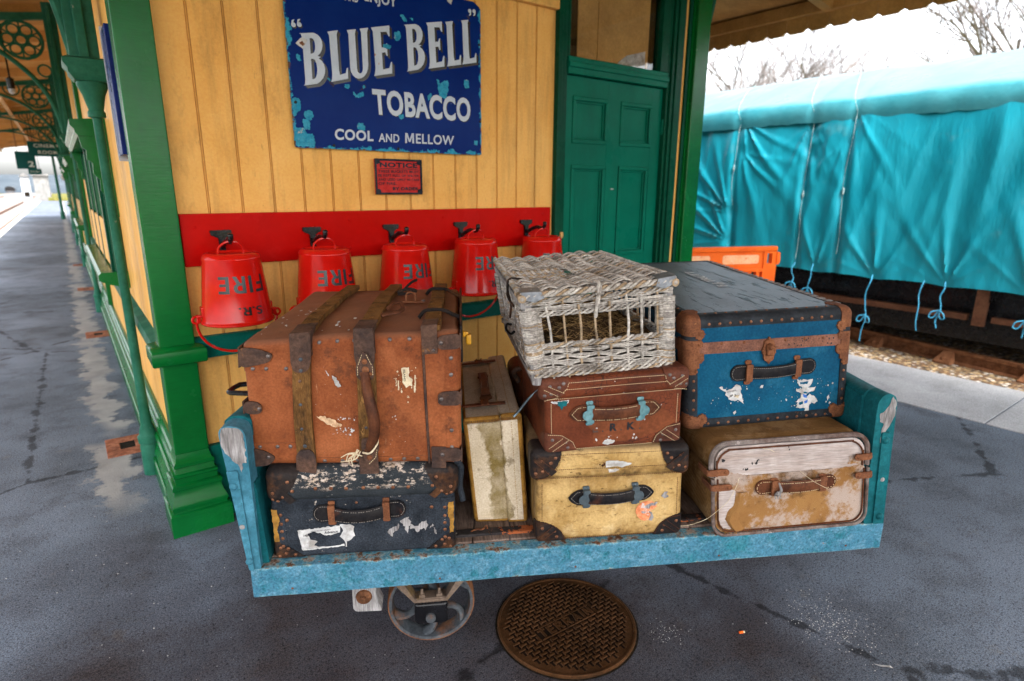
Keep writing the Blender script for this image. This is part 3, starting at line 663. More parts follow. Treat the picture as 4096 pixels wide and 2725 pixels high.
Bd.part('corner_cladding',MB(MY).box(3.463,3.577,2.822,2.90,0,3.45))
m=MB(MGF); m.box(3.463,3.503,2.80,2.85,0,3.45,0,.004); m.box(3.549,3.577,2.805,2.85,0,3.45,0,.004); Bd.part('corner_cover_strip',m)
# door and window over it
fr=MB(MGF)
for a,b,y in ((2.395,2.43,2.795),(2.43,2.462,2.805),(2.462,2.487,2.82)): fr.box(a,b-.001,y,2.90,0,3.45,0,.004)
for a,b,y in ((3.375,3.40,2.82),(3.401,3.43,2.805),(3.431,3.462,2.795)): fr.box(a,b-.001,y,2.90,0,3.45,0,.004)
Bd.pieces('door_frame_moulding',fr)
tr=MB(MGD); tr.box(2.487,3.3745,2.812,2.89,2.150,2.245,0,.005,2); tr.box(2.487,3.3745,2.80,2.811,2.185,2.215,0,.004,2)
Bd.part('transom_bar',tr)
D=MB(MGD)
pan=[(2.56,2.862,1.765,2.038),(2.975,3.275,1.765,2.038),(2.56,2.855,1.055,1.64),(2.98,3.265,1.055,1.64),(2.56,2.855,.25,.86),(2.98,3.265,.25,.86)]
D.box(2.490,3.372,2.865,2.885,.005,2.146)
for a,b,z0,z1 in ((2.49,2.56,.005,2.146),(2.862,2.975,.005,2.146),(3.275,3.372,.005,2.146)): D.box(a,b,2.85,2.864,z0,z1)
for z0,z1 in ((2.038,2.146),(1.64,1.765),(.86,1.055),(.005,.25)):
    D.box(2.5605,2.8615,2.8505,2.864,z0,z1); D.box(2.9755,3.2745,2.8505,2.864,z0,z1)
dr=Bd.part('door',D)
for a,b,z0,z1 in pan[:4]:
    m=MB(MGD); w=.026
    for (x0,x1,y0,y1) in ((a,b,z1-w,z1),(a,b,z0,z0+w),(a,a+w,z0+w,z1-w),(b-w,b,z0+w,z1-w)):
        m.box(x0,x1,2.843,2.853,y0,y1,0,.004,2)
    for (x0,x1,y0,y1) in ((a+w,b-w,z1-w-.012,z1-w),(a+w,b-w,z0+w,z0+w+.012),(a+w,a+w+.012,z0+w+.012,z1-w-.012),(b-w-.012,b-w,z0+w+.012,z1-w-.012)):
        m.box(x0,x1,2.855,2.8655,y0,y1,0,.003,2)
    Bd.part('door_panel',m,dr)
Bd.part('door_hinge',MB(MGD).box(3.368,3.381,2.838,2.85,1.86,1.95,0,.004,2).tube([(3.374,2.838,1.855),(3.374,2.838,1.955)],.007,8),dr)
Bd.part('door_tag',MB(MWP).box(2.912,2.938,2.846,2.849,1.490,1.497),dr)
Bd.part('lock_plate',MB(MYD).prism([(2.442,1.235),(2.463,1.235),(2.463,1.205),(2.452,1.195),(2.442,1.205)],2.794,2.8045,'y'))
wn=MB(MGF)
for a,b in ((2.487,2.505),(3.30,3.3745)): wn.box(a,b,2.82,2.885,2.246,3.45,0,.003)
wd=Bd.part('transom_window',MB(MGF).box(2.506,3.299,2.845,2.885,3.40,3.45)); Bd.pieces('sash_stile',wn,wd)
Bd.part('window_glass',MB(MGL).box(2.506,3.299,2.856,2.860,2.2465,3.44),wd)
m=MB(MYD); m.box(2.60,3.22,2.868,2.875,2.2465,3.5); m.box(2.76,2.79,2.862,2.8675,2.2465,3.5); Bd.part('window_back_panel',m)  # yellow panel set close behind the glass
Bd.part('window_curtain',MB(MDK).box(2.5055,2.575,2.93,2.96,2.246,3.44))
Bd.part('window_notice',MB(MWP).prism([(2.93,2.2465),(3.19,2.2465),(3.19,2.36),(3.12,2.34),(3.02,2.315),(2.95,2.27)],2.8635,2.8665,'y'))
# side wall along the platform
Bd.part('side_wall',MB(MY).box(.262,.36,2.906,33,0,3.45))
Bd.part('shell_wall',MB(MDK).box(.37,3.73,2.93,33,0,3.44))
pf=[(-o+.25,z) for o,z in BASE]; m=MB(MGP); m.prism([(.261,0)]+pf+[(.261,.363)],2.907,33,'y'); Bd.part('side_plinth',m)
Bd.part('side_dado_rail',MB(MGI).prism([(.2615,.765),(.225,.770),(.218,.80),(.225,.835),(.2615,.85)],2.907,33,'y'))
for v0,lab in ((4.5,None),(6.9,None),(9.5,None),(12.2,None),(14.9,None),(17.6,None),(20.3,None),(23,None),(27,None)):
    m=MB(MGP); m.box(.225,.2615,v0,v0+.13,.85,3.45,0,.006); m.box(.225,.2615,v0,v0+.13,.364,.764,0,.006); Bd.part('side_post',m)
for k,v0 in enumerate((4.25,9.6,14.9,20.2)):
    v1=v0+2.1
    m=MB(MGF); m.box(.200,.2605,v0,v1,1.00,1.76,0,.005)
    for j in range(4): m.box(.185,.1995,v0+.05+j*.66,v0+.13+j*.66,1.0,1.76)
    bay=Bd.part('window_bay',m)
    m=MB(MY)
    for j in range(3): m.box(.188,.1995,v0+.145+j*.66,v0+.695+j*.66,1.02,1.30)
    Bd.part('bay_panel',m,bay)
    m=MB(MSHT)
    for j in range(3): m.box(.192,.1995,v0+.145+j*.66,v0+.695+j*.66,1.32,1.74)
    Bd.part('bay_shutter',m,bay)
    m=MB(MGP); m.prism([(.261,1.765),(.125,1.765),(.112,1.785),(.112,1.80),(.095,1.82),(.095,1.85),(.261,1.865)],v0-.05,v1+.05,'y'); Bd.part('bay_hood',m)
    m=MB(MGP); m.prism([(.261,1.0),(.125,1.0),(.11,.985),(.11,.955),(.15,.93),(.261,.90)],v0-.03,v1+.03,'y'); Bd.part('bay_sill',m)
    for vv in (v0-.045,v1+.01):
        m=MB(MGP); m.prism([(.261,1.764),(.125,1.764),(.135,1.70),(.152,1.69),(.148,1.64),(.172,1.62),(.168,1.56),(.195,1.53),(.19,1.47),(.215,1.44),(.212,1.38),(.261,1.32)],vv,vv+.035,'y'); Bd.part('carved_bracket',m)
Bd.part('wall_lamp',MB(MWH).lathe([(.02,0),(.07,.05),(.09,.12),(.02,.2)],(.16,26,1.65),16).box(.16,.2615,25.99,26.01,1.84,1.86))
# ---------------------------------------------------------------- platform canopy
VE=-3.4  # canopy carried on unseen behind the camera, to darken the ground in front
Cn=Thing('platform_canopy','yellow boarded platform canopy with scalloped valance and green iron brackets','canopy',FB,(2,2.5,3.3))
def ceil_z(u): return 3.46 if .25<=u<=3.74 else (3.46-(.25-u)*.16 if u<.25 else 3.46-(u-3.74)*.16)
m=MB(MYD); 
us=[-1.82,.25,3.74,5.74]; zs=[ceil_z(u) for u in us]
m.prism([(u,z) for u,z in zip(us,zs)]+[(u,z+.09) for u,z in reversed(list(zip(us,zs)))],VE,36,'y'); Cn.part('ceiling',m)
for k in range(26):
    v0=VE+.35+k*1.5
    bm=MB(MYD)
    def seg(a,b): bm.prism([(a,ceil_z(a)-.13),(a,ceil_z(a)-.001),(b,ceil_z(b)-.001),(b,ceil_z(b)-.13)],v0,v0+.085,'y')
    seg(-1.78,.20); seg(3.79,5.69)
    if v0<2.5: seg(.21,3.78)
    Cn.pieces('beam',bm)
for u0 in (-.7,4.72):
    Cn.part('purlin',MB(MYD).box(u0,u0+.075,VE+.05,35.9,ceil_z(u0)-.21,ceil_z(u0)-.135,0,.004))
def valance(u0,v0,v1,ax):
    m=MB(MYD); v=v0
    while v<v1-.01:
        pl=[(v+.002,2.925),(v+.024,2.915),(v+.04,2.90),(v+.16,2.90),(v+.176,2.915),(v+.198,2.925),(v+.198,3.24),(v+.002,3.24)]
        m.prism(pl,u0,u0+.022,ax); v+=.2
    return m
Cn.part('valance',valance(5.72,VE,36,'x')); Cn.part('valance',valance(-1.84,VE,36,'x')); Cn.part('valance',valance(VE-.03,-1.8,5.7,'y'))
for u0,u1 in ((5.65,5.718),(-1.815,-1.75)): Cn.part('edge_beam',MB(MYD).box(u0,u1,VE,36,3.03,3.135,0,.004))
# fluted iron columns and pierced brackets along the platform side
def bracket(vc):
    m=MB(MGI)
    m.lathe([(.044,0),(.044,.16),(.040,.175),(.048,.18),(.050,.215),(.040,.225),(.036,.25),(.026,.28),(.022,.5),(.020,1.80),(.036,1.805),(.036,1.825),(.03,1.835),(.045,1.9),(.062,1.94),(.06,1.955)],(.190,vc,0),20)
    m.frus([(.055,1.955),(.075,1.985),(.075,2.0),(.09,2.02),(.09,2.04),(.07,2.05)],.180,.200,vc-.01,vc+.01)
    col=Cn.part('column',m)
    b=MB(MGI)
    b.box(.12,.235,vc-.035,vc+.035,2.05,3.40,0,.006); b.box(.155,.195,vc-.055,vc+.055,2.05,3.40,0,.006)
    ar=[(.14,2.07),(.10,2.30),(.02,2.52),(-.13,2.72),(-.36,2.90),(-.70,3.02),(-1.15,3.07),(-1.72,3.08)]
    b.tube([(p[0],vc,p[1]) for p in [tuple(q)[:2] for q in spline([(a,c,0) for a,c in ar],5)]],.026,8)
    b.prism([(.13,ceil_z(.13)-.14),(-1.75,ceil_z(-1.75)-.14),(-1.75,ceil_z(-1.75)-.20),(.13,ceil_z(.13)-.215)],vc-.03,vc+.03,'y')
    def ring(cx,cz,r,t=.012): b.tube([(cx+r*math.cos(R(a)),vc,cz+r*math.sin(R(a))) for a in range(0,360,20)],t,6,0,True)
    ring(-.10,3.0,.185,.016); ring(-.10,3.0,.05)
    for a in range(0,360,60):
        x,z=-.10+.112*math.cos(R(a)),3.0+.112*math.sin(R(a)); ring(x,z,.05,.009)
        b.tube([(-.1+.05*math.cos(R(a+30)),vc,3.0+.05*math.sin(R(a+30))),(-.1+.175*math.cos(R(a+30)),vc,3.0+.175*math.sin(R(a+30)))],.008,5)
    ring(.06,2.71,.06,.010); ring(.085,2.55,.04,.009); ring(-.42,3.10,.11,.012); ring(-.42,3.10,.05,.009); ring(-.68,3.14,.07,.01); ring(-.9,3.15,.05,.01)
    Cn.part('bracket',b)
for vc in (3.50,8.7,13.9,19.1,24.3): bracket(vc)
m=MB(MGI).lathe([(.09,0),(.09,.3),(.06,.34),(.05,3.2)],(-.04,34,0),14); Cn.part('end_column',m)
b=MB(MGI); b.box(3.74,4.45,2.80,2.88,3.10,3.20,0,.005); b.tube([(3.76,2.84,2.5),(3.85,2.84,2.85),(4.1,2.84,3.05),(4.4,2.84,3.1)],.022,8); b.lathe([(.03,-.09),(.05,-.03),(.03,0)],(4.30,2.84,3.10),10); Cn.part('bracket',b)
T=Thing('pendant_lamp','thin black pendant lamp hanging below the platform canopy','lamp',FB,(-.28,9.5,2.55))
T.part('rod',MB(MBK).tube([(-.28,9.5,2.72),(-.28,9.5,3.36)],.010,8)); T.part('lamp_body',MB(MBK).lathe([(.035,.06),(.04,.17),(.015,.19)],(-.28,9.5,2.53),14)); T.part('lamp_tip',MB(MWH).lathe([(.012,0),(.035,.02),(.035,.058)],(-.28,9.5,2.53),14))
# hanging signs
def hang(name,lab,u0,u1,z0,z1,v,lines,grp=None):
    T=Thing(name,lab,'sign',FB,((u0+u1)/2,v,z1))
    T.part('sign_board',MB(MSN).box(u0,u1,v,v+.04,z0,z1,0,.006))
    h=MB(MBK)
    for u in (lerp(u0,u1,.15),lerp(u0,u1,.85)): h.tube([(u,v+.02,z1),(u,v+.02,ceil_z(u)-.01)],.008,6)
    T.part('hanger',h)
    m=MB(MCR)
    for st,a,b,c,d in lines: letter(m,text(st,.01,1.15),quad((a,c),(b,c),(b,d),(a,d),v-.002))
    if lines: T.part('lettering',m)
hang('hanging_sign','dark green hanging sign reading CINEMA ROOM in pale letters',-.50,.27,2.21,2.575,20,[('CINEMA',-.37,.15,2.43,2.515),('ROOM',-.30,.10,2.27,2.355)])
hang('hanging_sign','dark hanging sign with a large pale figure 2, left of the CINEMA ROOM sign',-.86,-.42,1.93,2.40,22,[('2',-.60,-.47,1.99,2.14)])
hang('hanging_sign','small dark sign hanging at the far end of the canopy',-.80,-.42,1.86,2.06,28,[('WAY OUT',-.75,-.47,1.94,1.98)])
# blue plate seen edge-on round the corner
T=Thing('enamel_plate','blue and white enamel plate on the side wall, seen edge-on past the corner post','sign',FB,(.262,3.0,1.85))
T.part('plate',MB(MBE).box(.225,.2612,2.93,3.10,1.62,2.10,0,.003)); T.part('plate_rim',MB(MWH).box(.222,.2612,3.101,3.115,1.60,2.12))
# ---------------------------------------------------------------- left distance
def rail(name,lab,a,b,z,chairs=(),mat=MRI,grp=None):
    a=Vector((*a,z));b=Vector((*b,z)); d=(b-a).normalized(); n=Vector((-d.y,d.x,0))
    T=Thing(name,lab,'rail',FB,tuple(a),grp)
    pr=[(-.035,0),(.035,0),(.035,-.035),(.012,-.045),(.012,-.115),(.06,-.13),(.06,-.145),(-.06,-.145),(-.06,-.13),(-.012,-.115),(-.012,-.045),(-.035,-.035)]
    m=MB(mat); vs=[p+n*q[0]+Vector((0,0,q[1])) for p in (a,b) for q in pr]; N=len(pr)
    m.add(vs,[list(range(N)),list(reversed(range(N,2*N)))]+[(i,(i+1)%N,N+(i+1)%N,N+i) for i in range(N)])
    T.part('rail_bar',m)
    for t in chairs:
        p=a+d*t; c=MB(MRS)
        for sx in (-1,1):
            q=[(p+n*(sx*x)+d*y+Vector((0,0,zz))) for x,y,zz in ((.04,-.05,-.02),(.04,.05,-.02),(.16,-.08,-.125),(.16,.08,-.125),(.04,-.08,-.145),(.04,.08,-.145),(.16,-.08,-.145),(.16,.08,-.145))]
            c.add(q,[(0,1,3,2),(2,3,7,6),(0,2,6,4),(1,5,7,3),(0,4,5,1),(4,6,7,5)])
            c.lathe([(.022,0),(.022,.03),(.012,.045)],tuple(p+n*(sx*.12)+Vector((0,0,-.118))),8)
        vv=[p+n*x+d*y+Vector((0,0,zz)) for zz in (-.22,-.147) for x,y in ((-.2,-.11),(.2,-.11),(.2,.11),(-.2,.11))]
        c.add(vv,[(0,1,2,3),(4,5,6,7),(0,1,5,4),(1,2,6,5),(2,3,7,6),(3,0,4,7)])
        T.part('rail_chair',c)
for i,(u0,lab) in enumerate(((-2.7,'rail of the left-hand track, first from the platform edge'),(-4.14,'rail of the left-hand track, second from the platform edge'),(-6.2,'rail of the left-hand track, third from the platform edge'),(-7.64,'rail of the left-hand track, farthest from the platform edge'))):
    rail('rail',lab,(u0,5),(u0-3*(i>1),160),-.68,(),MRI,'rails of the left-hand tracks')
T=Thing('stone_wall','pale stone abutment closing the view beyond the platform end','wall',FB,(-1.4,80,-1)); T.part('wall',MB(MSTN).box(-2.05,-.8,80,83,-1,2.4)); T.part('coping',MB(MSTN).box(-2.15,-.72,79.8,83,2.401,2.6))
T=Thing('signal_cabin','small white building beyond the end of the left-hand track','building',FB,(-2.9,84,-1)); T.part('wall',MB(MWH).box(-3.25,-2.5,84,86,-1,2.35)); T.part('roof',MB(MSTN).prism([(-3.35,2.351),(-2.87,2.75),(-2.4,2.351)],83.8,86.2,'y')); T.part('window',MB(MDK).box(-3.1,-2.65,83.9,83.99,.3,.75))
T=Thing('goods_van','dark arched end of a van standing far off beside the left-hand tracks','wagon',FB,(-11.2,222,-.8)); T.part('body',MB(MBK).prism([(-12.3,-.3),(-10.1,-.3),(-10.1,.5)]+arc(-11.2,.5,1.1,0,180,10,.55)+[(-12.3,.5)],222,228,'y')); T.part('buffer_beam',MB(MIR).box(-12.2,-10.2,221.8,221.99,-.5,-.2)); T.part('wheel',MB(MBK).lathe([(.4,0),(.4,.12)],(-11.9,222.5,-.5),16,0,'x')); T.part('wheel',MB(MBK).lathe([(.4,0),(.4,.12)],(-10.6,222.5,-.5),16,0,'x'))
hp=MB(MHL); gv=[];gf=[];NX,NY=40,6
for i in range(NX):
    for j in range(NY):
        x=lerp(-260,120,i/(NX-1)); y=lerp(230,330,j/(NY-1)); h=max(0,math.sin(math.pi*j/(NY-1)))*(6.0+2.2*noise.noise((x*.03,y*.01,3)))
        gv.append((x,y,-1+h))
for i in range(NX-1):
    for j in range(NY-1): gf.append((i*NY+j,(i+1)*NY+j,(i+1)*NY+j+1,i*NY+j+1))
hp.add(gv,gf,0,True); struct('hill',hp)
gp=MB(MGR).box(-1.0,2.5,74.1,90,-.98,.25); struct('grass_slope',gp)
# ================================================================== RIGHT-HAND TRACK, WAGON, BARRIER, TREES
rail('rail','rusty running rail nearest the platform, under the tarpaulined wagon',(7.82,5.2),(6.72,-.6),-.10,[.95+.75*k for k in range(6)],MRS)
rail('rail','rusty running rail on the far side of the tarpaulined wagon',(9.25,5.2),(8.15,-.6),-.10,[],MRS)
sl_=MB(MRI)
Wg=Thing('covered_wagon','long wagon wrapped in a creased teal tarpaulin, standing on the right-hand track','wagon',FB,(8.2,2.6,-.1))
ROPES=[(4.57,2.42,1.2),(3.66,2.40,.66),(3.20,2.41,.72)]
TIES=[(4.60,1.22,.055,1.0,15,.75,.75),(4.60,.85,.05,1.1,15,.9,.7),(4.50,2.30,.05,.8,14,-2.55,.6),(4.48,1.95,.04,.6,12,-2.4,.6),(3.66,2.25,.045,.6,13,3.0,.6),(3.20,2.35,.035,.9,15,-2.9,.5),(3.26,2.0,.03,.5,11,2.6,.5),
 (3.42,.60,.04,.6,11,0,.7),(2.78,.57,.045,.75,11,.1,.8),(2.12,.58,.045,.85,12,0,.8),(1.45,.56,.045,.7,11,0,.8),(.6,.56,.05,.7,12,0,.8),(5.6,.6,.05,.6,11,0,.8),(6.6,.6,.05,.6,11,0,.8)]
def tarp_d(v,z):
    d=.05*noise.noise((v*1.1,z*.7,1))+.018*noise.noise((v*4,z*1.6,5))
    fall=max(0,min(1,(2.45-z)/.4))
    d+=fall*.018*(1-abs(noise.noise((v*3.2+.5*z,z*.55,9)))*2.6)
    for vt,zt,A,Rr,k,t0,wd in TIES:
        a,b=v-vt,z-zt; r=math.hypot(a,b)
        if r>Rr*4: continue
        th=math.atan2(a,b); q=(th-t0+math.pi)%(2*math.pi)-math.pi
        s=math.sin(q*k+vt*3+.9*noise.noise((v*1.7,z*1.7,vt)))
        d+=A*.75*math.exp(-r/Rr)*(max(0,s)**2-.2)*min(1,r/.14)*math.exp(-(q/wd)**2)-A*.4*math.exp(-(r/.08)**2)
    d+=.022*math.exp(-((v-3.62)/.14)**2-((z-1.95)/.32)**2)*noise.noise((v*9,z*8,3))*1.6
    d+=.018*noise.noise((v*2.0+.25*z,z*.35,12))*min(1,max(0,(2.42-z)/.5))
    for vr,z1,z0 in ROPES:
        if z<z1+.2: d-=.035*math.exp(-((v-vr)/.045)**2)-.012*math.exp(-((v-vr)/.13)**2)
    return d
def hem(v): 
    z=.585+.012*noise.noise((v*1.3,0,4))
    for vt,zt,A,Rr,k,t0,wd in TIES[7:]: z-=.018*math.exp(-((v-vt)/.12)**2)
    return z
def grid(mb,fn,nu,nv,mat=0):
    vs=[fn(i/(nu-1),j/(nv-1)) for i in range(nu) for j in range(nv)]
    return mb.add(vs,[(i*nv+j,(i+1)*nv+j,(i+1)*nv+j+1,i*nv+j+1) for i in range(nu-1) for j in range(nv-1)],mat,True)
V0,V1=-3.2,7.4
def tside(s,t):
    v=lerp(V0,V1,s); z=lerp(hem(v),2.40,t); return (6.93-tarp_d(v,z)-.05*math.sin(math.pi*t),v,z)
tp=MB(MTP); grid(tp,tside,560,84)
# far side and ends so that the cover is closed
def tend(vv): return [(6.93,.6),(6.93,2.40),(7.9,2.86),(8.6,2.93),(9.4,2.6),(9.5,2.3),(9.5,.6)]
tp.prism(tend(0),V1,V1+.02,'y'); tp.prism(tend(0),V0-.02,V0,'y'); tp.box(9.5,9.52,V0,V1,.6,2.4)
Wg.part('tarpaulin',tp)
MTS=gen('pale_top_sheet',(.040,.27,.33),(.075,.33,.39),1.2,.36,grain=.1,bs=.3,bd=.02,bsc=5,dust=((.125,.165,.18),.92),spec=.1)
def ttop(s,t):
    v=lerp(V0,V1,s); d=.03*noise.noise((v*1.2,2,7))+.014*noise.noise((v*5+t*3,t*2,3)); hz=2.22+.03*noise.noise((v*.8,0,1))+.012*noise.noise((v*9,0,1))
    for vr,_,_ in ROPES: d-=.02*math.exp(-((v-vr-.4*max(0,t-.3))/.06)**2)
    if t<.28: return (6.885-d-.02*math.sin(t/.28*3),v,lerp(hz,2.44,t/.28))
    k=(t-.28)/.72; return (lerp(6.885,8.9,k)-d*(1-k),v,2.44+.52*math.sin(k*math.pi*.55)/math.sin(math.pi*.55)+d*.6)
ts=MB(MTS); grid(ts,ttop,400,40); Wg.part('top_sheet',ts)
for vr,z1,z0 in ROPES:
    pts=[(7.85,vr+.45,2.865),(7.3,vr+.2,2.72),(6.86,vr+.02,2.45)]+[(6.93-tarp_d(vr,z)-.055,vr+.015*math.sin(z*5),z) for z in [2.3-.1*i for i in range(int((2.3-z0)/.1)+1)]]
    m=MB(MRP).tube(spline(pts,3),.0032,6); zk=lerp(z0,z1,.45); uk=6.93-tarp_d(vr,zk)-.07
    m.lathe([(.003,-.04),(.010,-.02),(.013,.01),(.005,.04)],(uk,vr,zk),8); Wg.part('white_rope',m)
rg=random.Random(4)
for v,z0,z1,loop in ((3.44,.60,.22,1),(2.79,.55,-.12,1),(2.12,.56,.16,1),(2.30,.55,.1,0),(1.45,.55,.2,1),(3.65,.6,.3,1)):
    u=6.84; pts=[(u+.05,v,z0+.06)]+[(u+rg.uniform(-.015,.015),v+rg.uniform(-.02,.02),lerp(z0,z1,i/5)) for i in range(6)]
    m=MB(MBRP).tube(spline(pts,4),.006,5)
    if loop:
        zc=lerp(z0,z1,.55)
        for q in (-1,1): m.tube(spline([(u,v,zc),(u-.02,v+q*.05,zc-.02),(u-.02,v+q*.065,zc-.07),(u-.01,v+q*.03,zc-.075),(u,v,zc-.01)],4),.006,5)
    Wg.part('blue_cord',m)
Wg.part('wagon_body_and_shade',MB(MBK).box(7.3,9.3,V0,V1,.0,2.2))  # black box carried down in place of the shade under the wagon
m=MB(MBK)
for v in (V0+.3,-1.2,.3,1.8,3.3,4.8,6.3): m.box(7.1,9.3,v,v+.12,.44,.70)
m.box(7.9,8.2,V0,V1,.30,.69); Wg.part('underframe',m)
m=MB(MRI); m.box(7.10,7.17,1.95,4.3,.24,.30); m.box(7.10,7.17,-1.5,1.75,.245,.30); Wg.part('footboard',m)
for v in (1.80,4.35): Wg.part('footboard_hanger',MB(MRI).box(7.08,7.14,v,v+.10,.20,.72))
for v in (.1,5.6):
    for u in (7.55,8.95): Wg.part('wheel',MB(MBK).lathe([(.08,-.07),(.45,-.05),(.48,-.05),(.48,-.02),(.45,.0),(.45,.07),(.08,.07)],(u,v,.37),28,0,'x'))
# orange barrier
FBR=frame((1.524,5.208,0),R(13.971))
Br=Thing('plastic_barrier','orange plastic pedestrian barrier with faded stickers, standing by the teal wagon','barrier',FBR,(0,0,0))
m=MB(MOR); X0,X1=-1.1,.90
m.box(X0,X1,-.03,.03,.952,1.0,0,.014,3); m.box(X0,.765,-.012,.022,.79,.951); m.box(.764,.80,-.022,.028,.60,.953); m.box(.85,X1,-.022,.028,.60,.953); m.box(.80,.85,-.022,.028,.60,.845); m.box(.80,.85,-.022,.028,.935,.953); m.box(X0,.764,-.026,.03,.772,.80,0,.006)
m.box(X0,X1,-.022,.028,.12,.22); m.box(.80,.90,-.022,.028,.22,.60)
x=X0+.02
while x<.76: m.box(x,x+.032,-.016,.02,.215,.775); x+=.085
Br.part('panel',m)
Br.part('connector',MB(MOR).prism(fillet([(.895,.95),(.925,.945),(.932,.86),(.915,.835),(.895,.835)],.008),-.03,.03,'y'))
for x in (-.75,.70): Br.part('foot',MB(MOR).prism([(-.32,0),(.32,0),(.32,.05),(.06,.12),(-.06,.12),(-.32,.05)],x,x+.09,'x'))
m=MB(MOL); letter(m,outline([rrect(.35,.72,.845,.925,.02)]),lambda x,y:(x,-.0135,y)); letter(m,outline([rrect(.03,.225,.845,.925,.02)]),lambda x,y:(x,-.0135,y)); Br.pieces('sticker',m)
# bare trees
def tree(name,lab,pos,h,seed):
    rg=random.Random(seed); T=Thing(name,lab,'tree',FW_,pos,'bare winter trees behind the wagon'); tr=MB(MBARK); cr=MB(MBARK)
    def branch(p,d,L,r,lv):
        pts=[p]; q=p.copy(); k=4 if lv<3 else 3; dd=d.copy()
        for i in range(k):
            dd=(dd+Vector((rg.uniform(-1,1),rg.uniform(-1,1),rg.uniform(-.35,.75)))*.2).normalized(); q=q+dd*(L/k); pts.append(q.copy())
        (tr if lv<2 else cr).tube(pts,[lerp(r,r*.55,i/k) for i in range(k+1)],7 if lv<2 else 3,0,False,False)
        if lv>=5: return
        for j in range((5,5,4,4,3)[lv]):
            t=rg.uniform(.35,1); i=min(int(t*k),k-1); b=pts[i].lerp(pts[i+1],t*k-i)
            side=Vector((rg.uniform(-1,1),rg.uniform(-1,1),rg.uniform(-.1,.5))).normalized()
            branch(b,(dd*.75+side*.75).normalized(),L*rg.uniform(.55,.78),r*.55,lv+1)
    branch(Vector(pos),Vector((0,0,1)),h*.33,h*.0105,0)
    T.part('trunk',tr); T.part('crown',cr)
for i,(dx,dy,dist,h,lab) in enumerate(((.318,.948,30,14,'bare branching tree just right of the end green post, nearest the valance'),(.36,.933,34,14,'bare tree behind the teal wagon, second from the end green post'),(.405,.914,30,13,'bare twiggy tree behind the teal wagon, third from the end green post'),(.445,.895,42,12,'low bare tree behind the teal wagon, fourth from the end green post'),(.598,.80,24,13.5,'tall bare tree rising over the right end of the teal wagon'),(.56,.83,38,11.5,'thin bare tree showing faintly left of the tall tree over the wagon'))):
    tree('bare_tree',lab,(dx*dist,dy*dist,-.4),h,20+i)
# ================================================================== WALL FITTINGS
Sg=Thing('enamel_sign','large chipped blue enamel tobacco advertisement with white lettering on the yellow boards','sign',FB,(.872,2.812,1.668))
pl=fillet([(.872,1.668),(1.869,1.668),(1.869,2.385),(1.83,2.412),(.872,2.412)],.012)
Sg.part('sign_plate',MB(MEN).prism(jag(pl,.0012,.02,3),2.806,2.812,'y'))
PB=[(0,0),(.06,.02),(.09,.1),(.09,.9),(.05,.98),(-.02,1.0),(.55,1.0)]+[(.50+.44*math.cos(R(a)),.76+.24*math.sin(R(a))) for a in range(75,-66,-20)]+[(.84,.52)]+[(.50+.50*math.cos(R(a)),.265+.265*math.sin(R(a))) for a in range(62,-76,-20)]+[(.6,0)]
HB=[[(.40,.60),(.40,.90)]+[(.48+.14*math.cos(R(a)),.75+.15*math.sin(R(a))) for a in range(90,-91,-30)],[(.40,.10),(.40,.50)]+[(.48+.17*math.cos(R(a)),.30+.20*math.sin(R(a))) for a in range(90,-91,-30)]]
PLt=[(0,0),(1,0),(1.02,.22),(.96,.22),(.88,.12),(.54,.11),(.50,.2),(.48,.92),(.56,1.0),(-.03,1.0),(.06,.92),(.10,.15),(.06,.05)]
PU=[(-.02,1),(.42,1),(.36,.92),(.38,.22)]+[(.53+.15*math.cos(R(a)),.20+.10*math.sin(R(a))) for a in range(180,361,30)]+[(.66,.92),(.60,1),(1.02,1),(.96,.92)]+[(.50+.46*math.cos(R(a)),.25+.25*math.sin(R(a))) for a in range(0,-181,-20)]+[(.05,.92)]
PE=[(0,0),(1.0,0),(1.02,.24),(.96,.24),(.86,.12),(.50,.11),(.48,.46),(.66,.46),(.74,.38),(.78,.38),(.78,.64),(.74,.64),(.66,.57),(.48,.57),(.46,.89),(.78,.88),(.88,.78),(.94,.78),(.94,1.0),(-.03,1.0),(.06,.92),(.10,.15),(.06,.05)]
GL={'B':outline([PB]+HB),'L':outline([PLt]),'U':outline([PU]),'E':outline([PE])}
BIG=[('B',[(.931,1.93),(1.032,1.952),(1.035,2.158),(.931,2.14)]),('L',[(1.056,1.957),(1.137,1.979),(1.139,2.186),(1.056,2.164)]),('U',[(1.147,1.974),(1.242,1.997),(1.246,2.207),(1.146,2.183)]),('E',[(1.266,2.004),(1.359,2.025),(1.36,2.234),(1.264,2.211)]),('B',[(1.437,2.042),(1.541,2.068),(1.534,2.268),(1.432,2.247)]),('E',[(1.557,2.068),(1.648,2.088),(1.644,2.293),(1.553,2.274)]),('L',[(1.663,2.09),(1.747,2.108),(1.737,2.312),(1.66,2.294)]),('L',[(1.754,2.11),(1.841,2.129),(1.829,2.332),(1.752,2.314)])]
sh=MB(MES); le=MB(MEL)
for g,q in BIG:
    f0=quad(*q,2.8045)
    letter(le,GL[g],f0)
    for k in range(1,5):
        d=k/4
        letter(sh,GL[g],lambda x,y,q=q,d=d:(f0(x,y)[0]+.013*d,2.8048+.0002*d,f0(x,y)[2]-.011*d))
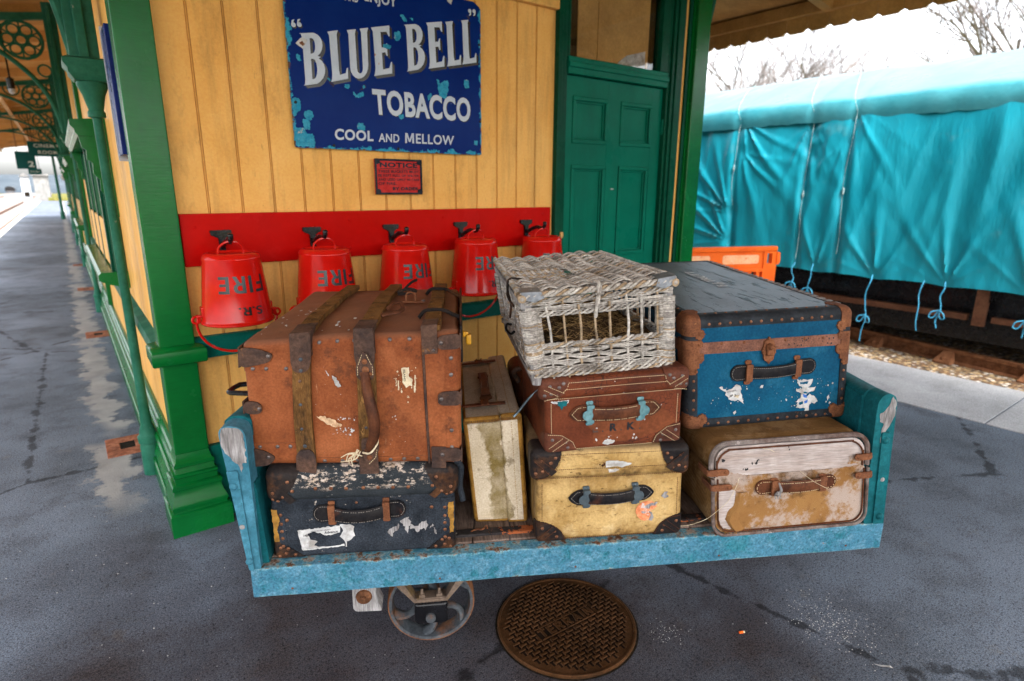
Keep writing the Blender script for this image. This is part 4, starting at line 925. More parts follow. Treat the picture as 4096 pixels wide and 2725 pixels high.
SM=[('ENJOY',[(1.236,2.304),(1.396,2.303),(1.398,2.36),(1.238,2.36)],.03),('AND',[(1.144,2.304),(1.208,2.304),(1.208,2.343),(1.144,2.343)],.02),('TOBACCO',[(1.256,1.833),(1.8,1.833),(1.8,1.952),(1.251,1.948)],.035),('COOL',[(1.056,1.709),(1.246,1.711),(1.248,1.758),(1.059,1.759)],.03),('AND',[(1.273,1.711),(1.382,1.711),(1.384,1.75),(1.275,1.75)],.02),('ELLOW',[(1.474,1.711),(1.694,1.712),(1.697,1.759),(1.475,1.759)],.018)]
for st,q,b in SM:
    f0=quad(*q,2.8045); letter(le,text(st,b,1.08),f0)
    if len(st)>6: letter(sh,text(st,b,1.08),lambda x,y,f0=f0:(f0(x,y)[0]+.003,2.8049,f0(x,y)[2]-.003))
letter(le,outline([[(0,0),(.2,0),(.2,.66),(.42,.12),(.58,.12),(.8,.66),(.8,0),(1,0),(1,1),(.76,1),(.5,.36),(.24,1),(0,1)]]),quad((1.414,1.711),(1.463,1.711),(1.464,1.759),(1.416,1.759),2.8045))
for x,z,s in ((.907,2.175,1),(.932,2.180,1),(1.803,2.359,-1),(1.829,2.362,-1)):
    pol=[(x+.010*math.cos(R(a)),z-.006*s+.0095*math.sin(R(a))) for a in range(0,360,30)]
    tl=[(x-.009*s,z-.004*s),(x-.006*s,z+.012*s),(x+.006*s,z+.017*s),(x,z+.006*s)]
    for p in (pol,tl): le.add([(a,2.8045-.0001*(p is tl),b) for a,b in p],[list(range(len(p)))]); sh.add([(a+.004,2.8049,b-.005) for a,b in p],[list(range(len(p)))])
Sg.part('letter_shadow',sh); Sg.part('lettering',le)
PT=[[(1.41,2.288),(1.429,2.292),(1.451,2.262),(1.433,2.261)],[(1.46,2.281),(1.477,2.285),(1.483,2.269)],[(1.383,2.212),(1.409,2.216),(1.413,2.188),(1.399,2.17),(1.373,2.18)],[(.906,2.054),(.922,2.058),(.93,2.028),(.909,2.03)],[(1.116,1.956),(1.143,1.958),(1.139,1.934),(1.12,1.934)],[(1.156,1.929),(1.17,1.912),(1.19,1.92),(1.205,1.934),(1.215,1.916),(1.181,1.898),(1.162,1.905)],[(1.602,2.025),(1.614,2.023),(1.619,2.0),(1.644,2.022),(1.67,2.024),(1.666,1.966),(1.653,1.936),(1.618,1.942),(1.607,1.989)],[(1.759,2.038),(1.793,2.042),(1.795,1.997),(1.765,1.999)],[(1.381,1.843),(1.412,1.845),(1.413,1.824),(1.386,1.819)],[(1.167,1.789),(1.195,1.793),(1.211,1.772),(1.203,1.753),(1.17,1.76)],[(.923,1.825),(.962,1.83),(.964,1.805),(.949,1.782),(.923,1.797)],[(.915,1.79),(.945,1.79),(.948,1.747),(.923,1.746),(.911,1.775)],[(.876,1.754),(.919,1.754),(.926,1.729),(.958,1.731),(.966,1.674),(.876,1.672)],[(.876,1.874),(.909,1.879),(.914,1.835),(.876,1.794)],[(1.849,2.235),(1.866,2.242),(1.866,2.198),(1.855,2.202)],[(1.653,1.685),(1.684,1.696),(1.715,1.674),(1.652,1.672)],[(1.762,1.676),(1.798,1.696),(1.824,1.673)],[(1.821,1.741),(1.847,1.742),(1.844,1.718),(1.824,1.718)],[(1.545,1.943),(1.568,1.959),(1.574,1.941),(1.547,1.917)],[(1.32,2.149),(1.364,2.15),(1.355,2.127),(1.316,2.131)]]
m=MB(MTQ)
for i,p in enumerate(PT):
    q=jag(fillet(p,.012,3),.0030,.005,i); m.add([(x,2.8044-.00002*i,z) for x,z in q],[list(range(len(q)))])
Sg.pieces('enamel_chip',m)
m=MB(MWP); q=jag([(.91,2.097),(.938,2.123),(.962,2.12),(.947,2.095),(.939,2.078)],.003,.008,5); m.add([(x,2.8036,z) for x,z in q],[list(range(len(q)))])
m.slot(MRS); q=jag([(.925,2.1),(.94,2.112),(.95,2.10),(.94,2.09)],.002,.006,6); m.add([(x,2.8033,z) for x,z in q],[list(range(len(q)))],1)
q=jag([(1.665,2.40),(1.70,2.40),(1.694,2.376),(1.676,2.384)],.002,.006,8); m.add([(x,2.8036,z) for x,z in q],[list(range(len(q)))])
Sg.pieces('bare_chip',m)
m=MB(MBK)
for x,z in ((.889,1.858),(.884,2.372),(1.05,1.683),(1.375,1.682),(1.861,1.84),(1.858,2.215)): m.dome((x,2.804,z),(0,-1,0),.007,.003)
Sg.pieces('screw',m)
# cast notice
Nt=Thing('notice_plate','small red cast notice plate with black border about fire buckets, under the blue sign','sign',FB,(1.37,2.812,1.546))
Nt.part('plate',MB(MNR).box(1.244,1.498,2.802,2.812,1.464,1.632,0,.004,2))
m=MB(MNB)
for a,b,c,d in ((1.243,1.50,1.623,1.633),(1.243,1.50,1.463,1.473),(1.243,1.254,1.473,1.623),(1.489,1.50,1.473,1.623)): m.box(a,b,2.797,2.8019,c,d,0,.002)
for x,z in ((1.257,1.62),(1.486,1.62),(1.257,1.477),(1.486,1.477)): m.prism([(x+.014*math.cos(R(a)),z+.014*math.sin(R(a))) for a in range(0,360,45)],2.796,2.8019,'y')
Nt.part('border',m)
m=MB(MNB)
for st,a,b,c,d,bo in (('NOTICE',1.270,1.476,1.592,1.616,.05),('THESE BUCKETS MUST',1.261,1.483,1.567,1.580,.03),('BE KEPT FULL OF WATER',1.260,1.483,1.548,1.560,.03),('AND USED ONLY IN CASE',1.260,1.483,1.529,1.541,.03),('OF FIRE.',1.260,1.357,1.509,1.522,.03),('BY ORDER',1.335,1.478,1.483,1.499,.05)): letter(m,text(st,bo,1.1),quad((a,c),(b,c),(b,d),(a,d),2.8012))
m.box(1.272,1.474,2.799,2.8019,1.585,1.588); Nt.part('lettering',m)
# fire point
Fb=Thing('fire_bucket_board','long glossy red board with five black iron hooks, fixed across the yellow wall','board',FB,(1.37,2.83,1.28))
Fb.part('board',MB(MRB).box(.377,2.362,2.80,2.829,1.169,1.387,0,.004,2))
m=MB(MRB)
for x,z in ((.43,1.33),(.45,1.2),(1.10,1.345),(1.10,1.215),(1.62,1.345),(1.62,1.215),(2.30,1.345),(2.30,1.21)): m.dome((x,2.80,z),(0,-1,0),.007,.003)
Fb.pieces('screw_head',m)
BU=[.527,.915,1.312,1.722,2.172]
for u in BU:
    m=MB(MBK); m.prism(fillet([(u-.045,1.318),(u+.04,1.318),(u+.038,1.298),(u+.012,1.285),(u+.010,1.225),(u-.012,1.225),(u-.014,1.285),(u-.043,1.298)],.006),2.785,2.7995,'y')
    m.tube(spline([(u,2.79,1.245),(u,2.74,1.268),(u,2.69,1.282),(u,2.645,1.278),(u,2.625,1.292),(u,2.622,1.306)],5),[.010]*20+[.011]*6,8); m.dome((u,2.622,1.306),(0,0,1),.012,.01)
    Fb.part('hook',m)
lb=['leftmost red fire bucket, upside down nearest the left green corner post','second red fire bucket from the left, behind the left part of the tan trunk','middle red fire bucket of the row, lower lettering hidden by the tan trunk','fourth red fire bucket from the left, between the tan trunk and wicker basket','rightmost red fire bucket beside the green door, half hidden by the wicker basket']
def bucket(u,lab,vc=2.645,jz=0,ja=0):
    T=Thing('fire_bucket',lab,'bucket',FB,(u,vc,.95+jz),'red fire buckets on the wall hooks')
    z=.95+jz; c=(u,vc,z)
    m=MB(MRK); m.lathe([(.132,.012),(.139,.0),(.1435,.004),(.1435,.010),(.139,.014),(.1375,.018),(.112,.258),(.1135,.262),(.1135,.268),(.1105,.272),(.107,.281),(.098,.287),(.088,.288),(.084,.281),(0,.281)],c,56,caps=(False,False)); 
    m.lathe([(.134,.004),(.106,.27),(0,.272)],c,40,caps=(False,False)); m.warp(lambda p:p+(Vector((p.x-u,p.y-vc,0)).normalized()*(.0018*noise.noise((p.x*22,p.y*22,p.z*16)) if p.z<z+.27 else 0))); T.part('bucket_body',m)
    h=MB(MRK); h.tube(spline([(u-.048,vc,z+.278),(u-.046,vc,z+.305),(u-.025,vc-.01,z+.326),(u,vc-.012,z+.331),(u+.025,vc-.01,z+.326),(u+.046,vc,z+.305),(u+.048,vc,z+.278)],4),.0045,7); T.part('base_handle',h)
    for s in (-1,1):
        e=MB(MRK); e.box(u+s*.131-.007,u+s*.131+.007,vc-.022,vc+.022,z+.035,z+.075,0,.004); e.box(min(u+s*.135,u+s*.158),max(u+s*.135,u+s*.158),vc-.012,vc+.012,z+.030,z+.042,0,.003); e.tube([(u+s*.158+.014*math.cos(R(a)),vc,z+.022+.014*math.sin(R(a))) for a in range(0,360,30)],.005,6,0,True); T.part('ear',e)
    b=MB(MRK); pts=[]
    for i in range(21):
        a=math.pi*i/20; pts.append((u-.158*math.cos(a),vc+.045*math.sin(a),z+.012-.152*math.sin(a)))
    b.tube(pts,.0055,8); b.tube([(u-.155,vc,z+.012),(u-.150,vc,z+.03)],.0055,8); b.tube([(u+.155,vc,z+.012),(u+.150,vc,z+.03)],.0055,8); T.part('bail',b)
    m=MB(MLT)
    def wrap(a0,a1,z0,z1):
        def f(x,y):
            a=R(lerp(a1,a0,x))+R(ja); zz=lerp(z1,z0,y); r=lerp(.1375,.112,(zz-.018)/.24)+.0006
            return (u+r*math.sin(a),vc-r*math.cos(a),z+zz)
        return f
    letter(m,refine(block('FIRE',.19),.07),wrap(-40,47,.134,.202)); letter(m,refine(block('S.R.',.12),.1),wrap(-9,33,.044,.078)); T.part('lettering',m); return T.o
for u,l,jz,ja in zip(BU,lb,(0,-.004,-.006,.004,-.004),(0,3,8,6,4)): bucket(u,l,2.645,jz,ja)
# ================================================================== LUGGAGE BARROW
Tr=Thing('luggage_barrow','pale blue wooden station luggage barrow with upright ends and iron wheels, carrying the cases','luggage barrow',FT,(1.03,.45,0))
SKW=.12
def skew(p): return (p[0]+SKW*max(0,p[1]-.06),p[1],p[2])
L_=2.067
m=MB(MRL); m.rbox((.004,0,.300),(L_+.004,.055,.3985),.005,0,2,.05); Tr.part('front_rail',m.warp(lambda p:(p[0]-.004*0,p[1]+.0015*noise.noise((p[0]*9,p[2]*9,1)),p[2]+.002*noise.noise((p[0]*7,p[1]*9,3)))))
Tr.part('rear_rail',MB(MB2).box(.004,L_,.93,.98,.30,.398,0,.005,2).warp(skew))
for x,z in ((.119,.332),(.559,.326),(.99,.33),(1.475,.329),(1.931,.329)):
    Tr.part('bolt',MB(MRL,MRI).dome((x,0,z),(0,-1,0),.0165,.007,0,16).dome((x+.002,-.006,z-.003),(0,-1,0),.004,.003,1,6))
m=MB(MPL); x=.045; rg=random.Random(3)
while x<2.0:
    w_=rg.choice((.085,.10,.06,.12)); w_=min(w_,2.02-x); dz=rg.uniform(-.0015,.0015); m.box(x,x+w_-.003,.056,.93,.37,.404+dz,0,.003); x+=w_
Tr.part('deck_planks',m.warp(skew))
m=MB(MPS); m.rbox((.05,.082,.400),(2.02,.118,.412),.003,0,1,.03); Tr.part('iron_strip',m.warp(lambda p:skew((p[0],p[1],p[2]+.002*noise.noise((p[0]*8,0,0))))))
def endpost(sx):
    """front upright, board, cap; sx=0 left, 1 right"""
    if sx==0: pl=[(.001,.3992),(-.006,.52),(-.034,.80),(-.0365,.836),(-.031,.849),(-.012,.856),(.012,.853),(.029,.843),(.035,.822),(.035,.80),(.036,.42),(.038,.3992)]
    else: pl=[(2.066,.3992),(2.058,.52),(2.041,.80),(2.040,.832),(2.030,.857),(2.008,.868),(1.985,.86),(1.972,.838),(1.971,.80),(1.990,.42),(1.992,.3992)]
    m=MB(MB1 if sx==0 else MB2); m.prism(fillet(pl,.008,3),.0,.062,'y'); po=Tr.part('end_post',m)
    # bare wood where the paint has gone
    g=MB(MGW)
    pp=[(-.0345,.832),(-.028,.847),(-.011,.854),(.011,.851),(.026,.841),(.030,.815),(.030,.742),(.020,.744),(.014,.712),(.008,.742),(-.008,.752),(-.016,.77),(-.029,.785)] if sx==0 else [(2.036,.79),(2.037,.835),(2.018,.858),(2.012,.835),(2.002,.81),(1.985,.80),(1.987,.77),(2.0,.765),(2.001,.70),(2.012,.695),(2.016,.745),(2.026,.755)]
    q=jag(pp,.0025,.008,31+sx); g.add([(x,-.0012,z) for x,z in q],[list(range(len(q)))]); Tr.part('bare_wood',g,po)
    # strap plate
    pl=[(-.026,.722),(.004,.722),(.0185,.4005),(.004,.4005)] if sx==0 else [(2.030,.735),(2.000,.735),(2.022,.4005),(2.062,.4005)]
    g=MB(MB1 if sx==0 else MB2); g.prism(fillet(pl,.004,3),-.006,-.0008,'y')
    if sx==0:
        for x,z in ((-.011,.675),(.008,.43)): g.dome((x,-.006,z),(0,-1,0),.0115,.007,0,14)
        for x,z in ((-.001,.545),): g.slot(MGW); g.dome((x,-.006,z),(0,-1,0),.008,.002,1,10)
    else:
        for x,z in ((2.016,.707),(2.041,.43)): g.dome((x,-.006,z),(0,-1,0),.0125,.009,0,14)
        for x,z in ((2.029,.566),): g.slot(MGW); g.dome((x,-.006,z),(0,-1,0),.008,.002,1,10)
    Tr.part('strap_plate',g)
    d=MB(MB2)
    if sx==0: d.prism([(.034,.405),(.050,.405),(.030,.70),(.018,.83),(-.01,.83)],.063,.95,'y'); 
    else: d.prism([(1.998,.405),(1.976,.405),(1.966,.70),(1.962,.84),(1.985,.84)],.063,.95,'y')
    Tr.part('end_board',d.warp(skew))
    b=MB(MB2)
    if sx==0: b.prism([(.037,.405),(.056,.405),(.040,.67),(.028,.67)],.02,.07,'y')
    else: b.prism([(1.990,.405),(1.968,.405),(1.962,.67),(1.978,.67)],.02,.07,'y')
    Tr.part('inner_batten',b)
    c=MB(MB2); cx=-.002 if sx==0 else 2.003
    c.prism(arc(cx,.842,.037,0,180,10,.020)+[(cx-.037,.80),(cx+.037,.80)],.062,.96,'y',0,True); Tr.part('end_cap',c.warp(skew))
endpost(0); endpost(1)
def wheel(cx,cy,r,full):
    m=MB(MIR,MRS)
    m.lathe([(r-.014,-.028),(r-.003,-.030),(r,-.024),(r,.024),(r-.003,.03),(r-.016,.028),(r-.02,.0),(r-.014,-.028)],(cx,cy,r),48,0,'y',True,(False,False))
    m.lathe([(r-.005,-.0298),(r-.0025,-.0305),(r+.0004,-.024),(r+.0004,.024)],(cx,cy,r),48,1,'y',True,(False,False))
    m.lathe([(.012,-.045),(.034,-.045),(.036,-.03),(.036,.03),(.034,.04),(.012,.04)],(cx,cy,r),20,0,'y')
    for k in range(6):
        a=R(60*k+12); p=[]
        for i in range(7):
            t=i/6; rr=lerp(.026,r-.010,t); aa=a+.42*math.sin(t*math.pi*.9); p.append((cx+rr*math.cos(aa),cy,r+rr*math.sin(aa)))
        m.tube(p,[.024-.009*math.sin(math.pi*i/6) for i in range(7)],8,0,False,True,.7)
    wh=Tr.part('wheel',m)
    if not full: return
    y0=cy-.075
    b=MB(MBK); b.rbox((cx-.054,y0-.012,.112),(cx+.054,y0+.02,.192),.012,0,3,.02); Tr.part('axle_box',b)
    Tr.part('axle',MB(MIR).lathe([(.016,-.012),(.0165,-.010),(.0165,.10)],(cx-.002,y0-.008,.140),18,0,'y'))
    k=MB(MYK)
    k.box(cx-.052,cx+.052,y0-.008,y0+.032,.193,.204,0,.003,2)
    k.prism([(cx-.048,.205),(cx-.052,.195),(cx-.135,.2985),(cx-.10,.2985)],y0-.010,y0+.034,'y'); k.prism([(cx+.048,.205),(cx+.052,.195),(cx+.135,.2985),(cx+.10,.2985)],y0-.010,y0+.034,'y')
    k.box(cx-.058,cx+.058,y0-.006,y0+.034,.2045,.209,0,.002)
    for dx in (-.028,.028):
        k.box(cx+dx-.010,cx+dx+.010,y0-.004,y0+.014,.209,.219,0,.002); k.lathe([(.005,.219),(.005,.234),(.003,.237)],(cx+dx,y0+.005,0),8)
    Tr.part('axle_yoke',k)
wheel(.530,.135,.145,True); wheel(.63,.83,.145,False); wheel(1.62,.52,.125,False); wheel(1.66,.80,.125,False)
Tr.part('axle_bar',MB(MIR).tube([(.53,.1,.145),(.63,.9,.145)],.016,10)); Tr.part('axle_bar',MB(MIR).tube([(1.61,.47,.125),(1.67,.86,.125)],.016,10))
m=MB(MIR); m.tube(spline([(.46,.22,.30),(.50,.20,.25),(.545,.2,.235),(.60,.22,.22),(.66,.28,.26)],5),.012,8); m.tube([(.53,.19,.29),(.535,.19,.20)],.009,8); m.box(.40,.70,.18,.24,.285,.2995); Tr.part('spring',m)
m=MB(MGW); m.prism(fillet([(.282,.2992),(.281,.178),(.290,.168),(.366,.164),(.372,.166),(.360,.20),(.354,.24),(.364,.275),(.372,.2992)],.008),.07,.14,'y'); bk=Tr.part('brake_block',m)
Tr.part('block_bolt',MB(MRS).lathe([(.0,.058),(.008,.058),(.012,.062),(.024,.064),(.026,.07)],(.317,.0,.222),16,0,'y').box(.309,.325,.050,.060,.212,.232,0,.004),bk)
m=MB(MBK); m.tube(spline([(.03,.442,.80),(-.08,.440,.80),(-.145,.455,.80),(-.155,.475,.80),(-.145,.53,.80),(-.12,.545,.80),(.03,.555,.80)],4),.009,8); m.box(.005,.045,.43,.57,.77,.83); Tr.part('pull_handle',m)

# ================================================================== LUGGAGE
def tri(W,D,H,BL,BR,TL,TR,eL=None,eR=None,nz=.0015,ns=7,seed=0,bulge=0):
    eL=Vector(eL or (0,D,0)); eR=Vector(eR or eL)
    def f(p):
        s,t,w=p[0]/W,p[1]/D,p[2]/H
        a=Vector((BL[0],0,BL[1])).lerp(Vector((BR[0],0,BR[1])),s); b=Vector((TL[0],0,TL[1])).lerp(Vector((TR[0],0,TR[1])),s)
        q=a.lerp(b,w)+eL.lerp(eR,s)*t
        if w>.9 and bulge: q.z+=bulge*max(0,math.sin(math.pi*min(1,max(0,s))))*max(0,math.sin(math.pi*min(1,max(0,t))))
        k=min(1,max(.15,t*6))
        n=noise.noise_vector((p[0]*ns+seed,p[1]*ns,p[2]*ns)); return q+Vector((n.x,n.y*k,n.z))*nz
    return f
def cap(mb,c0,c1,r,sx,sz,ax,az,ay,off,mat,pw=1.3,res=.0024,y=0):
    X=c0[0] if sx<0 else c1[0]; Z=c0[2] if sz<0 else c1[2]; Y=c0[1] if y==0 else c1[1]
    def cond(px,py,pz): return (abs(px-X)/ax)**pw+(abs(pz-Z)/az)**pw+(abs(py-Y)/ay)**pw<1
    lx=(X-.001,X+ax) if sx<0 else (X-ax,X+.001); lz=(Z-.001,Z+az) if sz<0 else (Z-az,Z+.001); ly=(Y-.001,Y+ay) if y==0 else (Y-ay,Y+.001)
    return mb.shell(c0,c1,r,off,cond,(lx,ly,lz),res,mat)
def sheet(mb,poly,y,amp=.0015,step=.006,seed=0,mat=0):
    q=jag(poly,amp,step,seed) if amp else poly
    return mb.add([(x,y,z) for x,z in q],[list(range(len(q)))],mat)
def flakes(mb,n,x0,x1,z0,z1,y,s0,s1,seed,mat=0):
    rg=random.Random(seed)
    for i in range(n):
        x,z=rg.uniform(x0,x1),rg.uniform(z0,z1); s=lerp(s0,s1,rg.random()**2.5); a0=rg.uniform(0,360)
        mb.add([(x+s*rg.uniform(.4,1)*math.cos(R(a0+a)),y,z+s*rg.uniform(.4,1)*1.2*math.sin(R(a0+a))) for a in range(0,360,51)],[list(range(8))],mat)
def handle(T,A,B,h,g,clips,mL,mC,mS,clipw=.018,disc=0,out=.022,clip_h=None,sag=0,y0=0,rnd=False):
    """luggage handle lying along A-B on the front: two leaves, a waisted grip and two metal keepers"""
    A=Vector(A);B=Vector(B); L=(B-A).length; t=(B-A)/L; n=Vector((-t.y,t.x)); cl,cr=clips
    def P(a,b,y): q=A+t*a+n*b; return (q.x,y+y0,q.y)
    m=MB(mL)
    for s in (0,1):
        c=cl if s==0 else L-cr; w=h/2
        o=[(0,0),(.012,w*.55),(.030,w*.95),(.045,w),(c+.006,w*.92),(c+.006,-w*.92),(.045,-w),(.030,-w*.95),(.012,-w*.55)]
        if rnd: o=[(w*.95-w*.95*math.cos(R(a)),w*math.sin(R(a))) for a in range(0,91,15)]+[(c+.006,w*.95),(c+.006,-w*.95)]+[(w*.95-w*.95*math.cos(R(a)),-w*math.sin(R(a))) for a in range(90,0,-15)]
        else: o=fillet(o,.006,3)
        pts=[(a if s==0 else L-a,b) for a,b in o]; k=len(pts)
        m.add([P(a,b,-.0015) for a,b in pts]+[P(a,b,-.0065) for a,b in pts],[list(range(k)),list(range(k,2*k))]+[(i,(i+1)%k,k+(i+1)%k,k+i) for i in range(k)])
        st=[(w*.95-w*.78*math.cos(R(a)),w*.8*math.sin(R(a))) for a in range(0,91,15)]+[(c-.008,w*.76)] if rnd else [(.010,0),(.028,w*.68),(.045,w*.74),(c-.008,w*.72)]
        for sg in (1,-1): m.stitch([P(a if s==0 else L-a,b*sg,-.0072) for a,b in st],mS,.0065,.0042,.0010)
    N=18; vs=[];fs=[]
    for i in range(N+1):
        u=i/N; a=lerp(cl-.004,cr+.004,u); k=math.sin(math.pi*u); gg=lerp(h*.40,g/2,k**.8); y=-.009-out*k**.7; bb=-sag*k
        for b,dy in ((-1,0),(-.75,-.0045),(.75,-.0045),(1,0),(.8,.0045),(-.8,.0045)): vs.append(P(a,bb+b*gg,y+dy))
    for i in range(N): fs+=[(i*6+j,i*6+(j+1)%6,i*6+6+(j+1)%6,i*6+6+j) for j in range(6)]
    m.add(vs,fs+[(0,1,2,3,4,5),tuple(N*6+j for j in range(6))],0,True)
    for sg in (1,-1): m.stitch([P(lerp(cl+.012,cr-.012,i/12),-sag*math.sin(math.pi*(i/12*.86+.07))+sg*.78*lerp(h*.40,g/2,math.sin(math.pi*(i/12*.86+.07))**.8),-.0145-out*math.sin(math.pi*(i/12*.86+.07))**.7) for i in range(13)],mS,.0065,.0042,.0010)
    ho=T.part('handle',m)
    H=(clip_h or h*1.55)/2
    for c,sgn in ((cl,1),(cr,-1)):
        k=MB(mC); w=clipw/2
        k.add([],[])
        for (b0,b1,ya,yb) in ((-H,-h*.5,-.006,-.002),(h*.5,H,-.006,-.002),(-h*.52,h*.52,-.0185,-.0125)):
            o=rrect(c-w,c+w,b0,b1,min(w*.9,(b1-b0)*.45)*(.95 if b1-b0<h else .25),3); q=len(o)
            k.add([P(a,b,ya) for a,b in o]+[P(a,b,yb) for a,b in o],[list(range(q)),list(range(q,2*q))]+[(i,(i+1)%q,q+(i+1)%q,q+i) for i in range(q)])
        for b in (-h*.5,h*.5): k.add([P(c-w,b,-.018),P(c+w,b,-.018),P(c+w,b,-.003),P(c-w,b,-.003)],[(0,1,2,3)])
        if disc:
            o=[(c+ (w+disc*.25)*-sgn*-1*0 - sgn*disc*.55+disc*math.cos(R(a)),-.002+disc*math.sin(R(a))) for a in range(0,360,20)]; q=len(o)
            k.add([P(a,b,-.0195) for a,b in o]+[P(a,b,-.0165) for a,b in o],[list(range(q)),list(range(q,2*q))]+[(i,(i+1)%q,q+(i+1)%q,q+i) for i in range(q)])
        for b in (-H+.007,H-.007): k.dome(P(c,b,-.006),(0,-1,0),.0038,.002,0,8)
        T.part('handle_clip',k,ho)
    return ho
# ---------------------------------------------------------------- black canvas case (lower left)
def black_case():
    T=Thing('suitcase','black canvas case with scuffed lid and torn railway label, under the tan trunk','suitcase',frame((-.713,1.571,.405),R(7.15)))
    W,D,H=.545,.46,.300; f=tri(W,D,H,(.001,.001),(.542,-.003),(.006,.300),(.545,.288),nz=.002,seed=3)
    zl=.184; e=.006
    b0,b1=(0,0,0),(W,D,zl+.02); l0,l1=(-e-.006,-e,zl),(W+e+.004,D+e,H)
    m=MB(MC1); m.rbox(b0,b1,.014,0,3,.03); T.part('body',m.warp(f))
    m=MB(MC1L); m.rbox(l0,l1,.034,0,4,.025); m.slot(MRV)
    for x,z in ((.132,.234),(.177,.233),(.221,.231),(.271,.232),(.314,.231),(.358,.229),(.404,.228)): m.rivet(l0,l1,.034,(x,-e,z),.006,0,m=MRV)
    T.part('lid',m.warp(f))
    for sx in (-1,1):
        m=MB(ML3); cap(m,l0,l1,.034,sx,1,.10,.125,.10,.003,0,1.5); 
        X=(l0[0] if sx<0 else l1[0])
        for dx,dz in ((.022,.075),(.05,.088),(.034,.108),(.078,.070),(.018,.100),(.066,.04)): m.rivet(l0,l1,.034,(X-sx*dx,-e,H-dz),.0058,.003,m=MRV)
        # overlapping folded leather wedge
        q=[(X-sx*.014,H-.055),(X-sx*.034,H-.045),(X-sx*.088,H-.100),(X-sx*.070,H-.112)]; m.add([(x,-e-.0045,z) for x,z in q],[[0,1,2,3]])
        T.part('corner_leather',m.warp(f))
        m=MB(ML3); cap(m,b0,b1,.014,sx,-1,.088,.066,.07,.003,0,1.15)
        X=0 if sx<0 else W
        for dx,dz in ((.018,.040),(.032,.020),(.060,.014),(.014,.012),(.040,.036)): m.rivet(b0,b1,.014,(X-sx*dx,0,dz),.0055,.003,m=MRV)
        T.part('corner_leather',m.warp(f))
        m=MB(MC1); xa,xb=(0,.036) if sx<0 else (W-.042,W)
        m.shell(b0,b1,.014,.002,lambda x,y,z:xa<=x<=xb,((xa-.001,xb+.001),(-.001,.04),(.04,zl)),.006)
        for z in (.15,.12,.095,.071,.045): m.rivet(b0,b1,.014,(xa+.026 if sx<0 else xb-.030,0,z),.0058,.002,m=MRV)
        m.slot(MBD); sheet(m,[(X-sx*.002,.172),(X-sx*.018,.168),(X-sx*.022,.13),(X-sx*.014,.10),(X-sx*.016,.06),(X-sx*.003,.062)],-.0035,.002,.006,5+sx,m.slot(MBD))
        T.part('edge_binding',m.warp(f))
    m=MB(MRV); m.dome((.045,0,.13),(0,-1,0),.006,.003); m.dome((.473,0,.146),(0,-1,0),.006,.003); m.dome((.25,-.001,.176),(0,-1,0),.004,.002); T.pieces('stud',m)
    handle(T,(.122,.148),(.396,.150),.058,.042,(.056,.216),MHK,MRC,MSTG,.020,0,.014,.078,.008,0,True)
    m=MB(MWP); sheet(m,[(.072,.095),(.2,.104),(.196,.080),(.168,.072),(.150,.074),(.138,.082),(.118,.088),(.10,.082),(.108,.062),(.128,.054),(.118,.042),(.128,.036),(.17,.034),(.205,.04),(.207,.033),(.082,.026)],-.0022,.0015,.005,1)
    sheet(m,[(.197,.105),(.212,.108),(.230,.103),(.239,.098),(.236,.082),(.240,.066),(.226,.052),(.212,.048),(.214,.030),(.209,.030),(.208,.05),(.196,.066),(.205,.085)],-.003,.002,.006,2)
    T.part('torn_label',m)
    m=MB(MLT); letter(m,text('SOUTH EASTERN RAILWAY',.01,1.1),quad((.112,.0865),(.170,.0905),(.170,.0945),(.112,.0905),-.0027))
    letter(m,text('Luggage',.02),quad((.088,.072),(.112,.0735),(.112,.083),(.088,.0815),-.0027)); letter(m,text('Advance',.02),quad((.150,.0775),(.190,.0805),(.190,.0895),(.150,.0865),-.0027))
    for z in (.0985,.034): m.add([(.083,-.0027,z-.004),(.19,-.0027,z+.003),(.19,-.0027,z+.0036),(.083,-.0027,z-.0034)],[(0,1,2,3)])
    T.part('lettering',m)
    m=MB(MGW); sheet(m,[(.338,.072),(.35,.055),(.358,.068),(.37,.078),(.372,.098),(.366,.092),(.352,.088)],-.0022,.003,.005,4); sheet(m,[(.376,.105),(.402,.118),(.408,.102),(.402,.074),(.396,.06),(.39,.085)],-.0022,.003,.005,5); sheet(m,[(.406,.094),(.418,.086),(.43,.088),(.442,.098),(.455,.102),(.46,.088),(.452,.068),(.446,.078),(.436,.072),(.428,.064),(.42,.076),(.408,.076)],-.0022,.003,.005,6); sheet(m,[(.462,.074),(.474,.09),(.48,.084),(.472,.078)],-.0022,.002,.004,7); sheet(m,[(.478,.078),(.487,.064),(.484,.052),(.479,.06)],-.0022,.002,.004,8)
    T.part('paint_marks',m)
    m=MB(MC1); m.tube(spline([(.548,.0,.30),(.566,.03,.26),(.562,.03,.2),(.570,.02,.15)],5),.009,7); T.part('torn_strap',m)
black_case()
